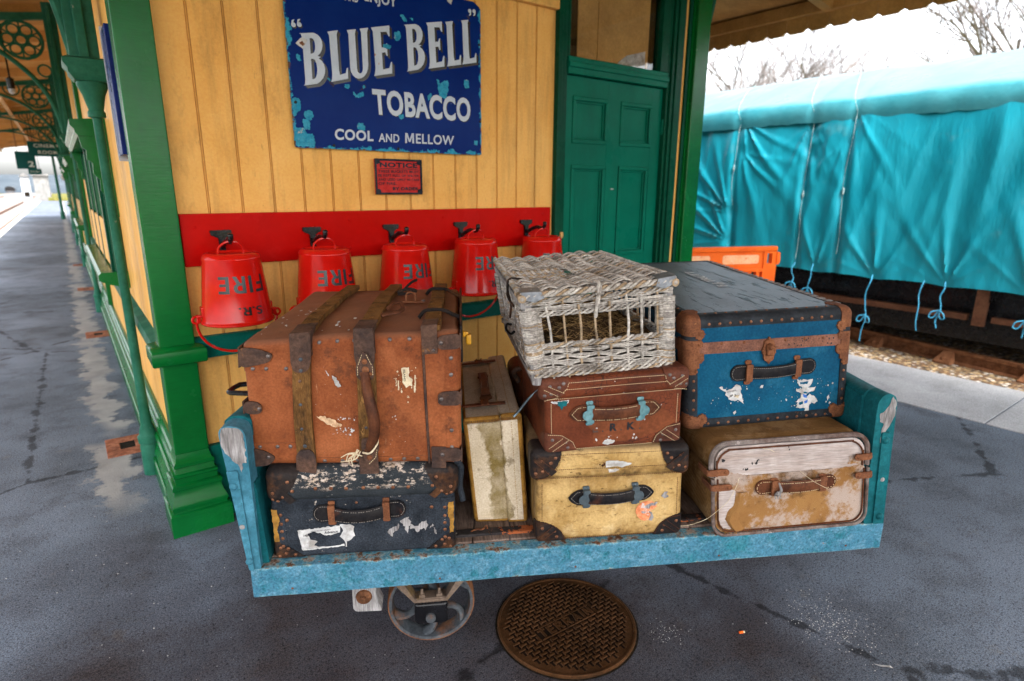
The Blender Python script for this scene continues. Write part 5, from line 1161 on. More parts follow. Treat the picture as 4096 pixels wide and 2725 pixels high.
# ---------------------------------------------------------------- tan leather trunk
def tan_trunk():
    T=Thing('trunk','big tan leather trunk with brown wooden battens and rope-like handle, stacked on the black case','trunk',frame((-.753,1.598,.71),R(2.45)))
    W,D,H=.611,.68,.385; f=tri(W,D,H,(-.013,-.003),(.598,-.007),(-.002,.369),(.602,.401),(.01,.68,.03),(-.03,.68,.005),nz=.006,ns=5,seed=9,bulge=.012)
    c0,c1,r=(0,0,0),(W,D,H),.02
    m=MB(ML1); m.rbox(c0,c1,r,0,4,.022); T.part('body',m.warp(f))
    # edge strips and patches with rivets
    def strip(cond,lims,rivs,off=.0025,mat=ML1,rm=MRG,nm='edge_strip',res=.006):
        m=MB(mat); m.shell(c0,c1,r,off,cond,lims,res)
        for x,z in rivs: m.rivet(c0,c1,r,(x,0,z),.0062,off,m=rm)
        T.part(nm,m.warp(f))
    strip(lambda x,y,z:z>H-.032 or y>0.001,((.0,W),(-.001,.05),(H-.034,H+.001)),[(.215,.370),(.268,.370),(.318,.370),(.352+.02,.371),(.42,.371),(.475,.372)])
    strip(lambda x,y,z:z<.022 and y<.03,((.14,.53),(-.001,.03),(-.001,.022)),[(.215,.012),(.268,.012),(.312,.012),(.41,.013),(.45,.013),(.49,.013)])
    strip(lambda x,y,z:True,((-.001,.14),(-.001,.10),(H-.092,H+.001)),[(.028,H-.082),(.065,H-.083),(.120,H-.085)])
    strip(lambda x,y,z:True,((-.001,.15),(-.001,.10),(-.001,.072)),[(.03,.060),(.082,.061),(.12,.061)])
    strip(lambda x,y,z:True,((.515,W+.001),(-.001,.06),(-.001,H+.001)),[],.003,nm='flap')
    strip(lambda x,y,z:True,((W-.036,W+.001),(-.001,.05),(.03,H-.02)),[(W-.022,z) for z in (.31,.262,.20,.10,.05)],.005,nm='edge_strip')
    m=MB(ML2); m.tube([(.511,-.003,.34),(.517,-.004,.18),(.524,-.003,.0)],.004,6); T.part('flap_piping',m.warp(f))
    # battens: wood along front and top with dark end caps
    for x0,x1 in ((.140,.192),(.322,.374)):
        m=MB(MBT); m.box(x0,x1,-.015,-.0005,-.004,H-.002,0,.0025,2,.04); m.box(x0,x1,-.013,D+.012,H+.001,H+.019,0,.003,2,.04)
        for z in (.265,.195,.12): m.rivet((x0,-.015,0),(x1,.1,H),.003,((x0+x1)/2+.004*math.sin(z*90),-.015,z),.0048,0,m=MIR)
        T.part('batten',m.warp(f))
        m=MB(ML2); b0,b1=(x0-.004,-.020,H-.115),(x1+.004,.075,H+.024)
        m.prism(fillet([(x0-.003,H-.06),(x0-.003,H+.02),(x1+.003,H+.02),(x1+.003,H-.06),(x1-.004,H-.088),((x0+x1)/2,H-.098),(x0+.004,H-.088)],.01,4),-.0195,-.0155,'y'); m.box(x0-.003,x1+.003,-.0193,.07,H+.0195,H+.0235,0,.0015,1,.02)
        m.prism([(-.0155,H-.05),(-.0155,H+.019),(.04,H+.019),(.0,H+.004),(-.002,H-.05)],x0-.0035,x0-.0005,'x'); m.prism([(-.0155,H-.05),(-.0155,H+.019),(.04,H+.019),(.0,H+.004),(-.002,H-.05)],x1+.0005,x1+.0035,'x')
        for z in (H-.055,H-.088): m.dome(((x0+x1)/2,-.0195,z),(0,-1,0),.006,.003,m.slot(MIR))
        T.part('batten_cap',m.warp(f))
        m=MB(ML2); m.prism(fillet([(x0-.002,-.022),(x0-.002,.038),(x0+.012,.056),(x1-.012,.056),(x1+.002,.038),(x1+.002,-.022)],.012,4),-.0195,-.0152,'y'); m.box(x0-.002,x1+.002,-.0195,.05,-.0225,-.0185)
        m.dome(((x0+x1)/2,-.015,.066),(0,-1,0),.006,.003,m.slot(MIR)); T.part('batten_cap',m.warp(f))
    m=MB(MBT); m.box(.512,.560,.0,D+.01,H+.003,H+.019,0,.003,2,.04); T.part('batten',m.warp(f))
    m=MB(ML2); m.box(.508,.552,-.010,-.006,H-.058,H+.02,0,.0015); m.box(.508,.552,-.010,.06,H+.0195,H+.0235,0,.0015,1,.02)
    for x in (.52,.54): m.dome((x,-.010,H-.048),(0,-1,0),.005,.003,m.slot(MIR))
    T.part('batten_cap',m.warp(f))
    m=MB(ML2); m.box(.530,.572,-.010,-.006,-.012,.052,0,.0015); T.part('batten_cap',m.warp(f))
    for y,k in ((.16,0),(.52,1)):
        m=MB(ML3); m.tube(spline([(.490,y-.01,H+.004),(.508,y,H+.021),(.54,y+.004,H+.022),(.568,y,H+.020),(.590,y+.004,H+.008),(W+.004,y,H-.004),(W+.006,y,H-.04)],4),.0062,7); T.part('top_strap',m.warp(f))
    # corner leathers
    def leaf(pts,y,riv,wrap=None,mat=ML2):
        m=MB(mat); m.prism(fillet(pts,.016,4),y-.0045,y,'y')
        for x,z in riv: m.dome((x,y-.0045,z),(0,-1,0),.0062,.0035,m.slot(MRG))
        if wrap: m.box(*wrap)
        T.part('corner_leather',m.warp(f))
    leaf([(-.006,H-.012),(.045,H-.018),(.088,H-.038),(.075,H-.062),(.012,H-.075),(-.006,H-.07)],-.004,[(.074,H-.042)],(-.009,-.005,-.008,.12,H-.075,H-.012))
    leaf([(-.006,.058),(.04,.052),(.078,.028),(.055,.002),(-.006,-.004)],-.004,[(.055,.03)],(-.010,-.005,-.008,.12,-.004,.058))
    leaf([(-.004,.205),(.032,.203),(.048,.19),(.045,.170),(.030,.165),(-.004,.168)],-.004,[(.040,.182)],(-.008,-.004,-.008,.10,.168,.205))
    for zc,h in ((H-.028,.036),(.195,.036),(.030,.034)):
        leaf([(.552,zc+h*.35),(.564,zc+h*.55),(W+.006,zc+h*.6),(W+.006,zc-h*.6),(.564,zc-h*.55),(.552,zc-h*.35)],-.007,[(.562,zc)],(W+.004,W+.008,-.011,.09,zc-h*.6,zc+h*.6))
    m=MB(ML3); m.box(W+.003,W+.010,.03,D,H-.10,H+.005,0,.003,1,.05); T.part('side_band',m.warp(f))
    # vertical carrying handle over the middle batten
    m=MB(ML2)
    m.prism(fillet([(.348,.345),(.336,.332),(.322,.30),(.322,.275),(.332,.262),(.364,.262),(.374,.275),(.374,.30),(.362,.332)],.01,4),-.026,-.020,'y')
    m.stitch([(.342,-.0265,.336),(.328,-.0265,.302),(.327,-.0265,.272)],MST2,.0068,.0045,.0011); m.stitch([(.354,-.0265,.336),(.369,-.0265,.302),(.369,-.0265,.272)],MST2,.0068,.0045,.0011)
    m.prism(fillet([(.350,.006),(.336,.028),(.330,.06),(.332,.092),(.378,.092),(.382,.06),(.372,.028)],.01,4),-.026,-.020,'y'); m.stitch([(.350,-.0265,.012),(.370,-.0265,.032),(.376,-.0265,.06)],MST2,.0068,.0045,.0011)
    for x,z,s in ((.348,.316,.008),(.349,.292,.0105),(.338,.280,.006),(.362,.280,.006),(.352,.032,.0085),(.345,.055,.006),(.365,.058,.006)): m.dome((x,-.026,z),(0,-1,0),s,.004,m.slot(MRC),14)
    ho=T.part('handle_mount',m.warp(f))
    m=MB(MHB); P_=spline([(.348,-.026,.285),(.350,-.034,.262),(.356,-.046,.235),(.366,-.056,.200),(.375,-.060,.165),(.376,-.058,.130),(.370,-.050,.10),(.360,-.038,.078),(.355,-.028,.06)],5); n_=len(P_)
    m.tube(P_,[.012+.004*math.sin(math.pi*i/(n_-1)) for i in range(n_)],12); T.part('handle_grip',m.warp(f))
    m=MB(MPAP); rg=random.Random(12)
    for k in range(7):
        a=(.330+rg.uniform(-.01,.01),-.040,.055+rg.uniform(-.012,.012)); m.tube(spline([a,(.315+rg.uniform(-.02,.01),-.05,.045+rg.uniform(-.01,.015)),(.290+rg.uniform(-.02,.02),-.038,.025+rg.uniform(-.012,.02))],4),.0018,4)
    m.tube(spline([(.335,-.034,.052),(.36,-.052,.058),(.380,-.04,.082),(.376,-.02,.095)],5),.0028,5); T.part('twine',m.warp(f))
    # paper remains and paint
    m=MB(MPAP); sheet(m,[(.447,.290),(.470,.292),(.470,.262),(.479,.258),(.478,.236),(.468,.24),(.458,.232),(.450,.25)],-.0075,.0016,.005,1)
    for k,(x,z,w_,h_) in enumerate(((.485,.268,.003,.045),(.435,.255,.004,.028),(.444,.232,.004,.014),(.482,.238,.005,.02),(.430,.262,.002,.02))): sheet(m,[(x,z),(x+w_,z),(x+w_,z-h_),(x,z-h_)],-.0075,.0012,.004,20+k)
    flakes(m,16,.425,.492,.222,.292,-.0075,.0012,.004,5); flakes(m,5,.452,.47,.19,.212,-.0075,.001,.005,6)
    T.part('paper_scraps',m.warp(f))
    m=MB(MLT); letter(m,text('ISLAND',.02),lambda x,y:(.453+.006*y,-.0082,.286-.034*x)); letter(m,text('DEP',.02),lambda x,y:(.444+.004*y,-.0082,.240-.013*x)); T.part('lettering',m.warp(f))
    m=MB(MWP); sheet(m,[(.252,.273),(.262,.268),(.274,.247),(.277,.238),(.268,.238),(.258,.248)],-.0075,.002,.004,9); sheet(m,[(.232,.29),(.236,.287),(.244,.273),(.241,.272)],-.0075,.001,.004,10); flakes(m,34,.245,.312,.095,.118,-.0075,.0008,.0045,8); flakes(m,18,.26,.315,.14,.15,-.0075,.0006,.003,11); flakes(m,6,.415,.43,.13,.155,-.0075,.001,.004,13); flakes(m,40,.20,.50,.03,.34,-.0075,.0005,.0014,14)
    T.part('paint_flecks',m.warp(f))
    m=MB(MCRM); sheet(m,[(.203,.154),(.222,.155),(.25,.142),(.276,.126),(.270,.118),(.24,.126),(.215,.142)],-.0075,.003,.006,15); T.part('paint_smear',m.warp(f))
    m=MB(MWP); rg=random.Random(21)
    def top(mb,n,xs,ys,s0,s1):
        for i in range(n):
            x,y,s=rg.uniform(*xs),rg.uniform(*ys),rg.uniform(s0,s1); mb.add([(x+s*math.cos(R(a))*rg.uniform(.7,1),y+1.3*s*math.sin(R(a)),H+.006) for a in range(0,360,45)],[list(range(8))])
    top(m,14,(.02,.135),(.03,.32),.002,.006); top(m,9,(.2,.32),(.03,.2),.002,.007); m.warp(f); T.part('paint_drops',m)
    # hasp, buckle and loose strap on the lid
    m=MB(MRC); m.box(.405,.492,.318,.350,H+.010,H+.014,0,.002); m.tube(spline([(.43,.334,H+.012),(.43,.334,H+.035),(.445,.334,H+.042),(.46,.334,H+.035),(.46,.334,H+.012)],4),.0032,6); m.dome((.487,.334,H+.014),(0,0,1),.007,.005,m.slot(MIR)); T.part('hasp',m.warp(f))
    m=MB(MHB); m.tube(spline([(.385,.20,H+.018),(.40,.21,H+.032),(.425,.22,H+.034),(.436,.20,H+.022),(.43,.17,H+.02),(.40,.155,H+.018),(.375,.14,H+.016)],4),.0075,7,0,False,True,.6); T.part('lid_loop',m.warp(f))
    m=MB(ML3); m.tube(spline([(.385,.46,H+.02),(.42,.47,H+.03),(.455,.45,H+.028),(.43,.43,H+.022),(.39,.43,H+.018)],4),.006,6); m.tube(spline([(.40,.5,H+.02),(.43,.52,H+.045),(.45,.55,H+.05)],4),.005,6); T.part('loose_strap',m.warp(f))
    m=MB(MYP); m.box(W+.022,W+.040,.16,.18,.30,.33,0,.004); m.box(W+.012,W+.03,.165,.175,.322,.338,0,.003); T.part('yellow_clip',m.warp(f))
MPAP=gen('old_cream_paper',(.52,.42,.28),(.62,.52,.36),30,.8,grain=.3)
MCRM=gen('rubbed_cream_patch',(.48,.30,.17),(.58,.40,.25),30,.7,grain=.6,chips=[((.33,.12,.05),40,.56,.64,(2,1,2))])
MYP=Mt('yellow_plastic').fin((.75,.36,.01),.4)
tan_trunk()
# ---------------------------------------------------------------- pale canvas suitcase standing on end
def pale_case():
    T=Thing('suitcase','stained pale canvas suitcase with ochre binding, standing upright on its end','suitcase',frame((-.119,1.782,.405),R(6.36)))
    W,D,H=.174,.65,.382; f=tri(W,D,H,(0,0),(.174,-.003),(-.036,.377),(.150,.387),(.006,.65,.004),(.007,.65,.015),nz=.002,ns=6,seed=17)
    xs=.113
    m=MB(MC2); m.rbox((0,0,0),(xs,D,H-.006),.012,0,3,.03); T.part('body',m.warp(f))
    m=MB(MC2); m.rbox((xs-.004,-.005,-.003),(W,D+.005,H),.012,0,3,.03); m.stitch([(xs+.030,-.0055,.01),(xs+.030,-.0055,H-.02)],MBD,.008,.005,.0008); m.stitch([(xs+.030,0,H+.0006),(xs+.030,D,H+.0006)],MBD,.012,.008,.0008); T.part('lid',m.warp(f))
    def bind(c0,c1,r,cond,lims,off=.003):
        m=MB(MBD); m.shell(c0,c1,r,off,cond,lims,.005)
        return m
    c0,c1=(0,0,0),(xs,D,H-.006); d0,d1=(xs-.004,-.005,-.003),(W,D+.005,H)
    m=MB(MBD)
    m.shell(c0,c1,.012,.003,lambda x,y,z:(x<.011 or z<.010 or z>H-.018) and y<.010,((-.001,xs-.003),(-.001,.012),(-.001,H)),.005)
    m.shell(d0,d1,.012,.003,lambda x,y,z:(x>W-.011 or z<.006 or z>H-.016) and y<.006,((xs-.003,W+.001),(-.006,.012),(-.004,H+.001)),.005)
    rg=random.Random(5)
    for i in range(46):
        x=lerp(.004,W-.006,i/45); b=-.0042 if x<xs else -.0088; m.tube([(x,b,H-.017-(.004 if x<xs else 0)),(x+rg.uniform(-.001,.001),b,H-.006-(.004 if x<xs else 0))],.0008,3,m.slot(MHB))
    T.part('binding',m.warp(f))
    m=MB(MBD); m.shell(c0,c1,.012,.002,lambda x,y,z:x<.008,((-.001,.01),(.01,D),(H-.02,H)),.006); T.part('side_binding',m.warp(f))
    # carrying handle and straps on the upper edge
    m=MB(MHB); zt=H
    m.prism(fillet([(.062,.40),(.058,.38),(.078,.36),(.098,.38),(.094,.40),(.094,.43),(.062,.43)],.006),zt+.002,zt+.006,'z'); m.prism(fillet([(.062,.18),(.056,.15),(.077,.125),(.098,.15),(.094,.18),(.094,.21),(.062,.21)],.006),zt+.002,zt+.006,'z')
    m.prism([(.40,zt+.008),(.38,zt+.020),(.30,zt+.026),(.20,zt+.020),(.175,zt+.008),(.20,zt+.012),(.30,zt+.018),(.38,zt+.012)],.064,.092,'x')
    m.stitch([(.068,.21,zt+.0245),(.068,.38,zt+.0245)],MSTG,.009,.006,.0009); m.stitch([(.088,.21,zt+.0245),(.088,.38,zt+.0245)],MSTG,.009,.006,.0009); T.part('handle',m.warp(f))
    for y0,s in ((.085,1),(.56,1)):
        m=MB(MHB); m.box(.01,.135,y0,y0+.022,zt+.001,zt+.006,0,.0015,1,.02); m.box(.055,.083,y0-.010,y0+.032,zt+.006,zt+.011,0,.002); m.box(.06,.066,y0-.012,y0+.034,zt+.011,zt+.014,m.slot(MRC)); m.box(.078,.083,y0-.012,y0+.034,zt+.011,zt+.014,1)
        m.prism([(.01,y0),(-.01,y0+.011),(.01,y0+.022)],zt+.001,zt+.005,'z'); T.part('strap',m.warp(f))
pale_case()
# ---------------------------------------------------------------- yellow vellum case and red-brown case
def leather_case(lab,loc,rot,W,D,H,zl,f,mB,mCorn,mRiv,mStitch,caps_top,cap_bot,e=.006,rl=.02,ov=(.012,.012)):
    T=Thing('suitcase',lab,'suitcase',frame(loc,R(rot)))
    b0,b1=(.004,0,0),(W-.004,D,zl+.02); l0,l1=(-ov[0],-e,zl),(W+ov[1],D+e,H)
    m=MB(mB); m.rbox(b0,b1,.016,0,3,.025)
    for xx in (.022,W-.022): m.stitch([(xx,-.0006,.03),(xx,-.0006,zl-.01)],mStitch,.0065,.0042,.0010)
    m.stitch([(.03,-.0006,.010),(W-.03,-.0006,.010)],mStitch,.0065,.0042,.0010); T.part('body',m.warp(f))
    m=MB(mB); m.rbox(l0,l1,rl,0,4,.025)
    for z in (zl+.006,zl+.034,H-rl*.75): m.stitch([(l0[0]+.02,-e-.0008,z),(l1[0]-.02,-e-.0008,z)],mStitch,.0065,.0042,.0010)
    T.part('lid',m.warp(f))
    for sx in (-1,1):
        X=l0[0] if sx<0 else l1[0]; ax,az=caps_top
        m=MB(mCorn); cap(m,l0,l1,rl,sx,1,ax,az,.09,.0035,0,1.9)
        for dx,dz in ((.026,.028),(.052,.034),(.030,.058),(.012,.064),(.064,.020),(.046,.062)): m.rivet(l0,l1,rl,(X-sx*dx*ax/.08,-e,H-dz*az/.09),.0058,.0035,m=mRiv)
        m.stitch([(X-sx*ax*.97,-e-.0045,H-.016),(X-sx*ax*.93,-e-.0045,H-az*.45),(X-sx*ax*.6,-e-.0045,H-az*.84),(X-sx*.010,-e-.0045,H-az*.94)],mStitch,.0062,.0042,.0011)
        q=[(X-sx*.010,H-.030),(X-sx*.022,H-.020),(X-sx*ax*.85,H-az*.66),(X-sx*ax*.66,H-az*.80)]; m.add([(x,-e-.0062,z) for x,z in q],[[0,1,2,3]])
        for a,b in ((0,3),(1,2)): m.stitch([(q[a][0],-e-.0068,q[a][1]),(q[b][0],-e-.0068,q[b][1])],mStitch,.0062,.0042,.0010)
        T.part('corner_leather',m.warp(f))
        X=b0[0] if sx<0 else b1[0]; ax,az=cap_bot
        m=MB(mCorn); cap(m,b0,b1,.016,sx,-1,ax,az,.08,.0035,0,1.8)
        for dx,dz in ((.016,.044),(.032,.028),(.056,.016),(.016,.016),(.050,.034)): m.rivet(b0,b1,.016,(X-sx*dx*ax/.08,0,dz*az/.065),.0056,.0035,m=mRiv)
        m.stitch([(X-sx*.006,-.0042,az*.94),(X-sx*ax*.5,-.0042,az*.86),(X-sx*ax*.86,-.0042,az*.5),(X-sx*ax*.97,-.0042,.008)],mStitch,.0062,.0042,.0010)
        q=[(X-sx*.008,.020),(X-sx*.020,.010),(X-sx*ax*.72,az*.62),(X-sx*ax*.56,az*.76)]; m.add([(x,-.0062,z) for x,z in q],[[0,1,2,3]])
        for a,b in ((0,3),(1,2)): m.stitch([(q[a][0],-.0068,q[a][1]),(q[b][0],-.0068,q[b][1])],mStitch,.0062,.0042,.0010)
        T.part('corner_leather',m.warp(f))
    return T
f=tri(.482,.42,.316,(-.003,0),(.484,0),(-.008,.318),(.471,.315),(.02,.42,0),(.02,.42,0),nz=.0015,seed=23)
Y=leather_case('yellowed cream case with black corners, under the red-brown case','' and None or (.08,1.667,.405),6.84,.482,.42,.316,.218,f,MC3,ML3,MRV,MHB,(.094,.102),(.092,.074))
handle(Y,(.098,.152),(.378,.160),.054,.040,(.058,.216),MHK,MSC,MSTG,.022,.0165,.018,.076)
m=MB(MWP); sheet(m,[(.213,.275),(.232,.277),(.262,.274),(.298,.264),(.28,.256),(.268,.252),(.252,.256),(.214,.254)],-.0085,.0012,.005,1); sheet(m,[(.222,.247),(.244,.249),(.258,.245),(.246,.238),(.226,.236)],-.0085,.0015,.005,2); Y.part('torn_label',m)
m=MB(MGW); sheet(m,[(.402,.142),(.414,.156),(.424,.158),(.421,.146),(.428,.138),(.414,.132)],-.0022,.002,.004,3); Y.part('grey_patch',m)
MOS=gen('orange_label_paper',(.55,.17,.07),(.68,.27,.13),30,.7,grain=.3,chips=[((.5,.46,.44),22,.60,.66,(1,1,1))])
m=MB(MOS); sheet(m,[(.358+.036*math.cos(R(a)),.092+.036*math.sin(R(a))) for a in range(20,330,24)]+[(.372,.092)],-.0022,.0012,.005,4)
m.slot(MGW)
sheet(m,[(.355,.112),(.37,.118),(.392,.122),(.386,.108),(.372,.110),(.366,.098),(.352,.104)],-.0028,.0015,.004,5,1); sheet(m,[(.366,.09),(.378,.084),(.382,.066),(.376,.054),(.366,.060),(.372,.074)],-.0028,.0015,.004,6,1); sheet(m,[(.34,.092),(.356,.09),(.352,.082),(.341,.084)],-.0028,.0015,.004,7,1)
Y.part('round_label',m)
m=MB(MHB); flakes(m,5,.19,.21,.26,.27,-.0083,.003,.006,3); Y.part('burn_mark',m)
f=tri(.452,.36,.247,(-.002,.001),(.452,0),(-.008,.242),(.449,.252),(.01,.36,0),(.0,.36,0),nz=.002,seed=41)
K=leather_case('crackled red-brown leather case with turquoise handle clips, under the wicker basket',(.102,1.663,.712),11.86,.450,.36,.246,.176,f,MC4,ML4,MRG,MST2,(.086,.070),(.098,.070))
handle(K,(.070,.125),(.372,.130),.056,.044,(.066,.230),MHB,MBC,MST2,.022,.0165,.018,.078)
m=MB(MLT)
MFD=Mt('faded_lettering').fin((.05,.02,.012),.6)
for st,x0,x1 in (('.',.180,.185),('R',.205,.229),('.',.240,.245),('K',.262,.288),('.',.302,.307)):
    z1=.086 if st!='.' else .065
    letter(m,text(st,.04),quad((x0,.060),(x1,.060),(x1,z1),(x0,z1),-.0022))
K.part('initials',m)
m=MB(MFD); letter(m,outline([[(0,0),(1,0),(1,.22),(.2,.22),(.15,.55),(0,.5)]]),quad((.150,.060),(.168,.060),(.168,.086),(.150,.086),-.0022)); K.part('initial',m,label='faded, half worn away letter L')
MLF=gen('faded_leather_patch',(.125,.038,.016),(.16,.048,.020),8,.5,grain=.4)
m=MB(MLF); sheet(m,[(.129,.098),(.20,.112),(.33,.122),(.377,.128),(.424,.080),(.38,.05),(.30,.03),(.20,.02),(.155,.016),(.150,.06)],-.0014,.003,.008,2); K.part('label_ghost',m)
m=MB(MWP); sheet(m,[(.182,.022),(.19,.032),(.208,.034),(.224,.028),(.218,.020),(.20,.016)],-.0024,.0015,.004,3); flakes(m,10,.16,.30,.03,.05,-.0024,.001,.006,4); flakes(m,8,.29,.32,.09,.102,-.0024,.001,.005,7); flakes(m,3,.155,.165,.068,.076,-.0024,.002,.004,6); flakes(m,2,.36,.38,.13,.138,-.0024,.002,.005,9); flakes(m,6,.06,.45,.18,.24,-.0085,.0008,.003,19)
sheet(m,[(.014,.170),(.072,.172),(.07,.162),(.06,.158),(.02,.164)],-.0026,.0015,.004,8)
m.slot(MB2); sheet(m,[(.034,.169),(.068,.170),(.064,.156),(.054,.152),(.048,.14),(.044,.152),(.036,.158)],-.003,.0012,.004,10,1); K.part('paper_scraps',m)
m=MB(MSC); m.tube(spline([(-.02,.02,.205),(-.045,.03,.175),(-.075,.04,.13),(-.09,.04,.115)],4),[.004]*3+[.010]*10,6,0,False,True,.4); K.part('strap_end',m)
# ---------------------------------------------------------------- wicker basket
def basket():
    T=Thing('wicker_basket','grey wicker animal basket with barred window, on top of the red-brown case','basket',frame((.068,1.658,.945),R(17.36)))
    W,D,H=.458,.60,.255; f=tri(W,D,H,(0,.001),(.456,0),(-.038,.245),(.436,.270),(.09,.59,.027),(.04,.60,.015),nz=.003,ns=6,seed=51)
    rg=random.Random(8)
    def mbw(): return MB(*MWK)
    def rod(mb,pts,r,n=5): mb.tube(pts,r*rg.uniform(.85,1.1),n,rg.choice((0,0,0,1,1,2)))
    def weave(mb,P,L,z0,z1,stk,r=.0021,grp=4,ph=0,gap=None):
        """horizontal triplets of rods passing in front of and behind the upright stakes; P(x,out,z)"""
        z=z0; row=ph
        while z<z1:
            for k in range(grp):
                zz=z+k*r*1.95+rg.uniform(-.0006,.0006); pts=[]
                xs=[0]+stk+[L]; sub=[]
                for a,b in zip(xs,xs[1:]): sub+=[a,(a+b)/2]
                sub.append(L)
                for x in sub:
                    i=xs.index(x) if x in xs else None
                    if i is None: j=max(q for q in range(len(xs)) if xs[q]<x); o=0
                    else: o=(1 if (i+row)%2 else -1)*.0066
                    pts.append(P(x,o+rg.uniform(-.0008,.0008),zz+rg.uniform(-.0008,.0008)+(.0016 if o>0 else -.001)*(k-1.5)))
                rod(mb,spline(pts,3),r)
            z+=grp*r*1.95+r*.9; row+=1
    def twist(mb,P,L,z,r=.0045,n=14):
        for q in (0,1,2):
            pts=[]
            for i in range(n*4+1):
                x=L*i/(n*4); a=i*math.pi/4*1.0+q*2.094; pts.append(P(x,.0062*math.cos(a),z+.0062*math.sin(a)))
            rod(mb,pts,r*.82,6)
    stk=[.061,.112,.158,.208,.253,.310,.356,.408]
    Fp=lambda x,o,z:(x,-.004-o,z)
    # front
    m=mbw()
    weave(m,Fp,W,.032,.108,stk); twist(m,Fp,W,.020); twist(m,Fp,W,.112); twist(m,Fp,W,.033,.004)
    T.part('front_weave',m.warp(f))
    m=mbw(); weave(m,Fp,W,.218,.244,stk,ph=1); twist(m,Fp,W,.2085,.004); twist(m,Fp,W,.249,.004); T.part('front_top_weave',m.warp(f))
    m=mbw()
    for i,x in enumerate(stk): rod(m,spline([(x,-.004,.0),(x+rg.uniform(-.003,.003),-.004,.09),(x+rg.uniform(-.004,.004),-.005,.16),(x+rg.uniform(-.003,.003),-.004,.25)],4),.0041,6)
    T.part('bars',m.warp(f))
    # corner posts wound with rods
    for x0,y0 in ((.0,.0),(W,.0),(0,D),(W,D)):
        m=MB(MGW); m.lathe([(.0165,-.012),(.0175,-.005),(.0165,.02),(.0155,H-.005)],(x0+(.008 if x0==0 else -.008),y0+(.010 if y0==0 else -.01),0),14); po=T.part('corner_post',m.warp(f))
        m=mbw(); s=1 if x0==0 else -1; sy=1 if y0==0 else -1; z=.03
        while z<H-.03:
            if not (.042<z<.060 and rg.random()<.7):
                cx,cy=x0+s*.012,y0+sy*.010; rr=.0195+rg.uniform(0,.002); pts=[(cx+s*rr*1.35*math.cos(R(a)),cy-sy*rr*math.sin(R(a)),z+.003*math.cos(R(a))+rg.uniform(-.0007,.0007)) for a in range(-60,241,25)]
                rod(m,pts,.0027)
            z+=.0054
        T.part('winding',m.warp(f),po)
    for x0,s in ((.022,1),(W-.022,-1)):       # inner window jamb wound with fine rods
        m=mbw(); z=.118
        while z<.205:
            rod(m,[(x0+s*.014+.0065*math.cos(R(a)),-.002-.008*math.sin(R(a)),z) for a in range(-30,211,40)],.0023); z+=.0046
        T.part('winding',m.warp(f))
    # left, right and back sides
    sd=[.05+.0455*k for k in range(12)]
    m=mbw(); Lp=lambda x,o,z:(.004-o*.7,x,z); weave(m,Lp,D,.028,H-.03,sd,.0023); twist(m,Lp,D,.018,.0045,18); twist(m,Lp,D,H-.010,.0045,18)
    for x in sd: rod(m,[(.004,x,.0),(.004,x,H)],.004,5)
    T.part('side_weave',m.warp(f))
    m=mbw(); Rp=lambda x,o,z:(W-.004+o,x,z); weave(m,Rp,D,.028,.10,sd,.0023); weave(m,Rp,D,.215,H-.02,sd,.0023); twist(m,Rp,D,.018,.0045,18); twist(m,Rp,D,H-.008,.0045,18); twist(m,Rp,D,.108,.004,18)
    for x in sd: rod(m,[(W-.004,x,.0),(W-.004,x,H)],.0038,5)
    T.part('side_weave',m.warp(f))
    m=mbw(); Bp=lambda x,o,z:(x,D-.004+o,z); weave(m,Bp,W,.02,H-.02,stk,.0032); T.part('back_weave',m.warp(f))
    T.part('base_board',MB(MPL).box(.01,W-.01,.01,D-.01,.004,.016).warp(f))
    m=MB(MGW); m.box(-.008,.010,-.006,D,-.006,.006,0,.002); m.box(-.012,.006,-.002,D+.0,H-.026,H-.006,0,.002,1,.05); T.part('side_rail',m.warp(f))
    # lid: stakes run front to back, triplets of rods woven across
    def lz(x,y): return H+.020-.010*math.sin(math.pi*x/W)*math.sin(math.pi*min(1,max(0,y/D)))+.006*noise.noise((x*6,y*6,2))
    ls=[.028+.0572*k for k in range(8)]; m=mbw(); y=.004; row=0
    while y<D+.006:
        hole=.20<y<.335
        for k in range(5):
            yy=y+k*.0038; pts=[]
            xs=[-.006]+ls+[W+.006]
            for i,(a,b) in enumerate(zip(xs,xs[1:])):
                for t in (0,.5):
                    x=lerp(a,b,t); o=(1 if (i+row)%2 else -1)*(1-2*t)*.0085 if t==0 else 0
                    pts.append((x,yy+rg.uniform(-.001,.001)+.004*((i+row)%2-.5)+(.003 if t else 0),lz(x,yy)+o+rg.uniform(-.0008,.0008)))
            pts.append((W+.006,yy,lz(W,yy)))
            if hole:
                pp=[p for p in pts if p[0]>.205]; rod(m,spline(pp,2),.0024)
            else: rod(m,spline(pts,2),.0024)
        y+=.0195; row+=1
    for x in ls:
        if x<.2: rod(m,[(x,-.006,lz(x,0)),(x,.2,lz(x,.2))],.0042); rod(m,[(x,.335,lz(x,.33)),(x,D,lz(x,D))],.0042)
        else: rod(m,[(x,-.006,lz(x,0)),(x,.3,lz(x,.3)),(x,D,lz(x,D))],.0042)
    lid=T.part('lid',m.warp(f))
    m=mbw(); twist(m,lambda x,o,z:(x-.008,-.010-o,z),W+.016,H+.016,.0052,16)
    for xx in (-.008,W+.008): twist(m,lambda x,o,z,xx=xx:(xx+o,x,z),D,H+.020,.0045,18)
    T.part('lid_border',m.warp(f))
    m=mbw(); 
    for i in range(12):                        # fine-woven opening flap
        y=.207+i*.0105; rod(m,spline([(x,y,H+.018+(.004 if (j+i)%2 else -.002)) for j,x in enumerate([.0+.0125*q for q in range(16)])],2),.0034)
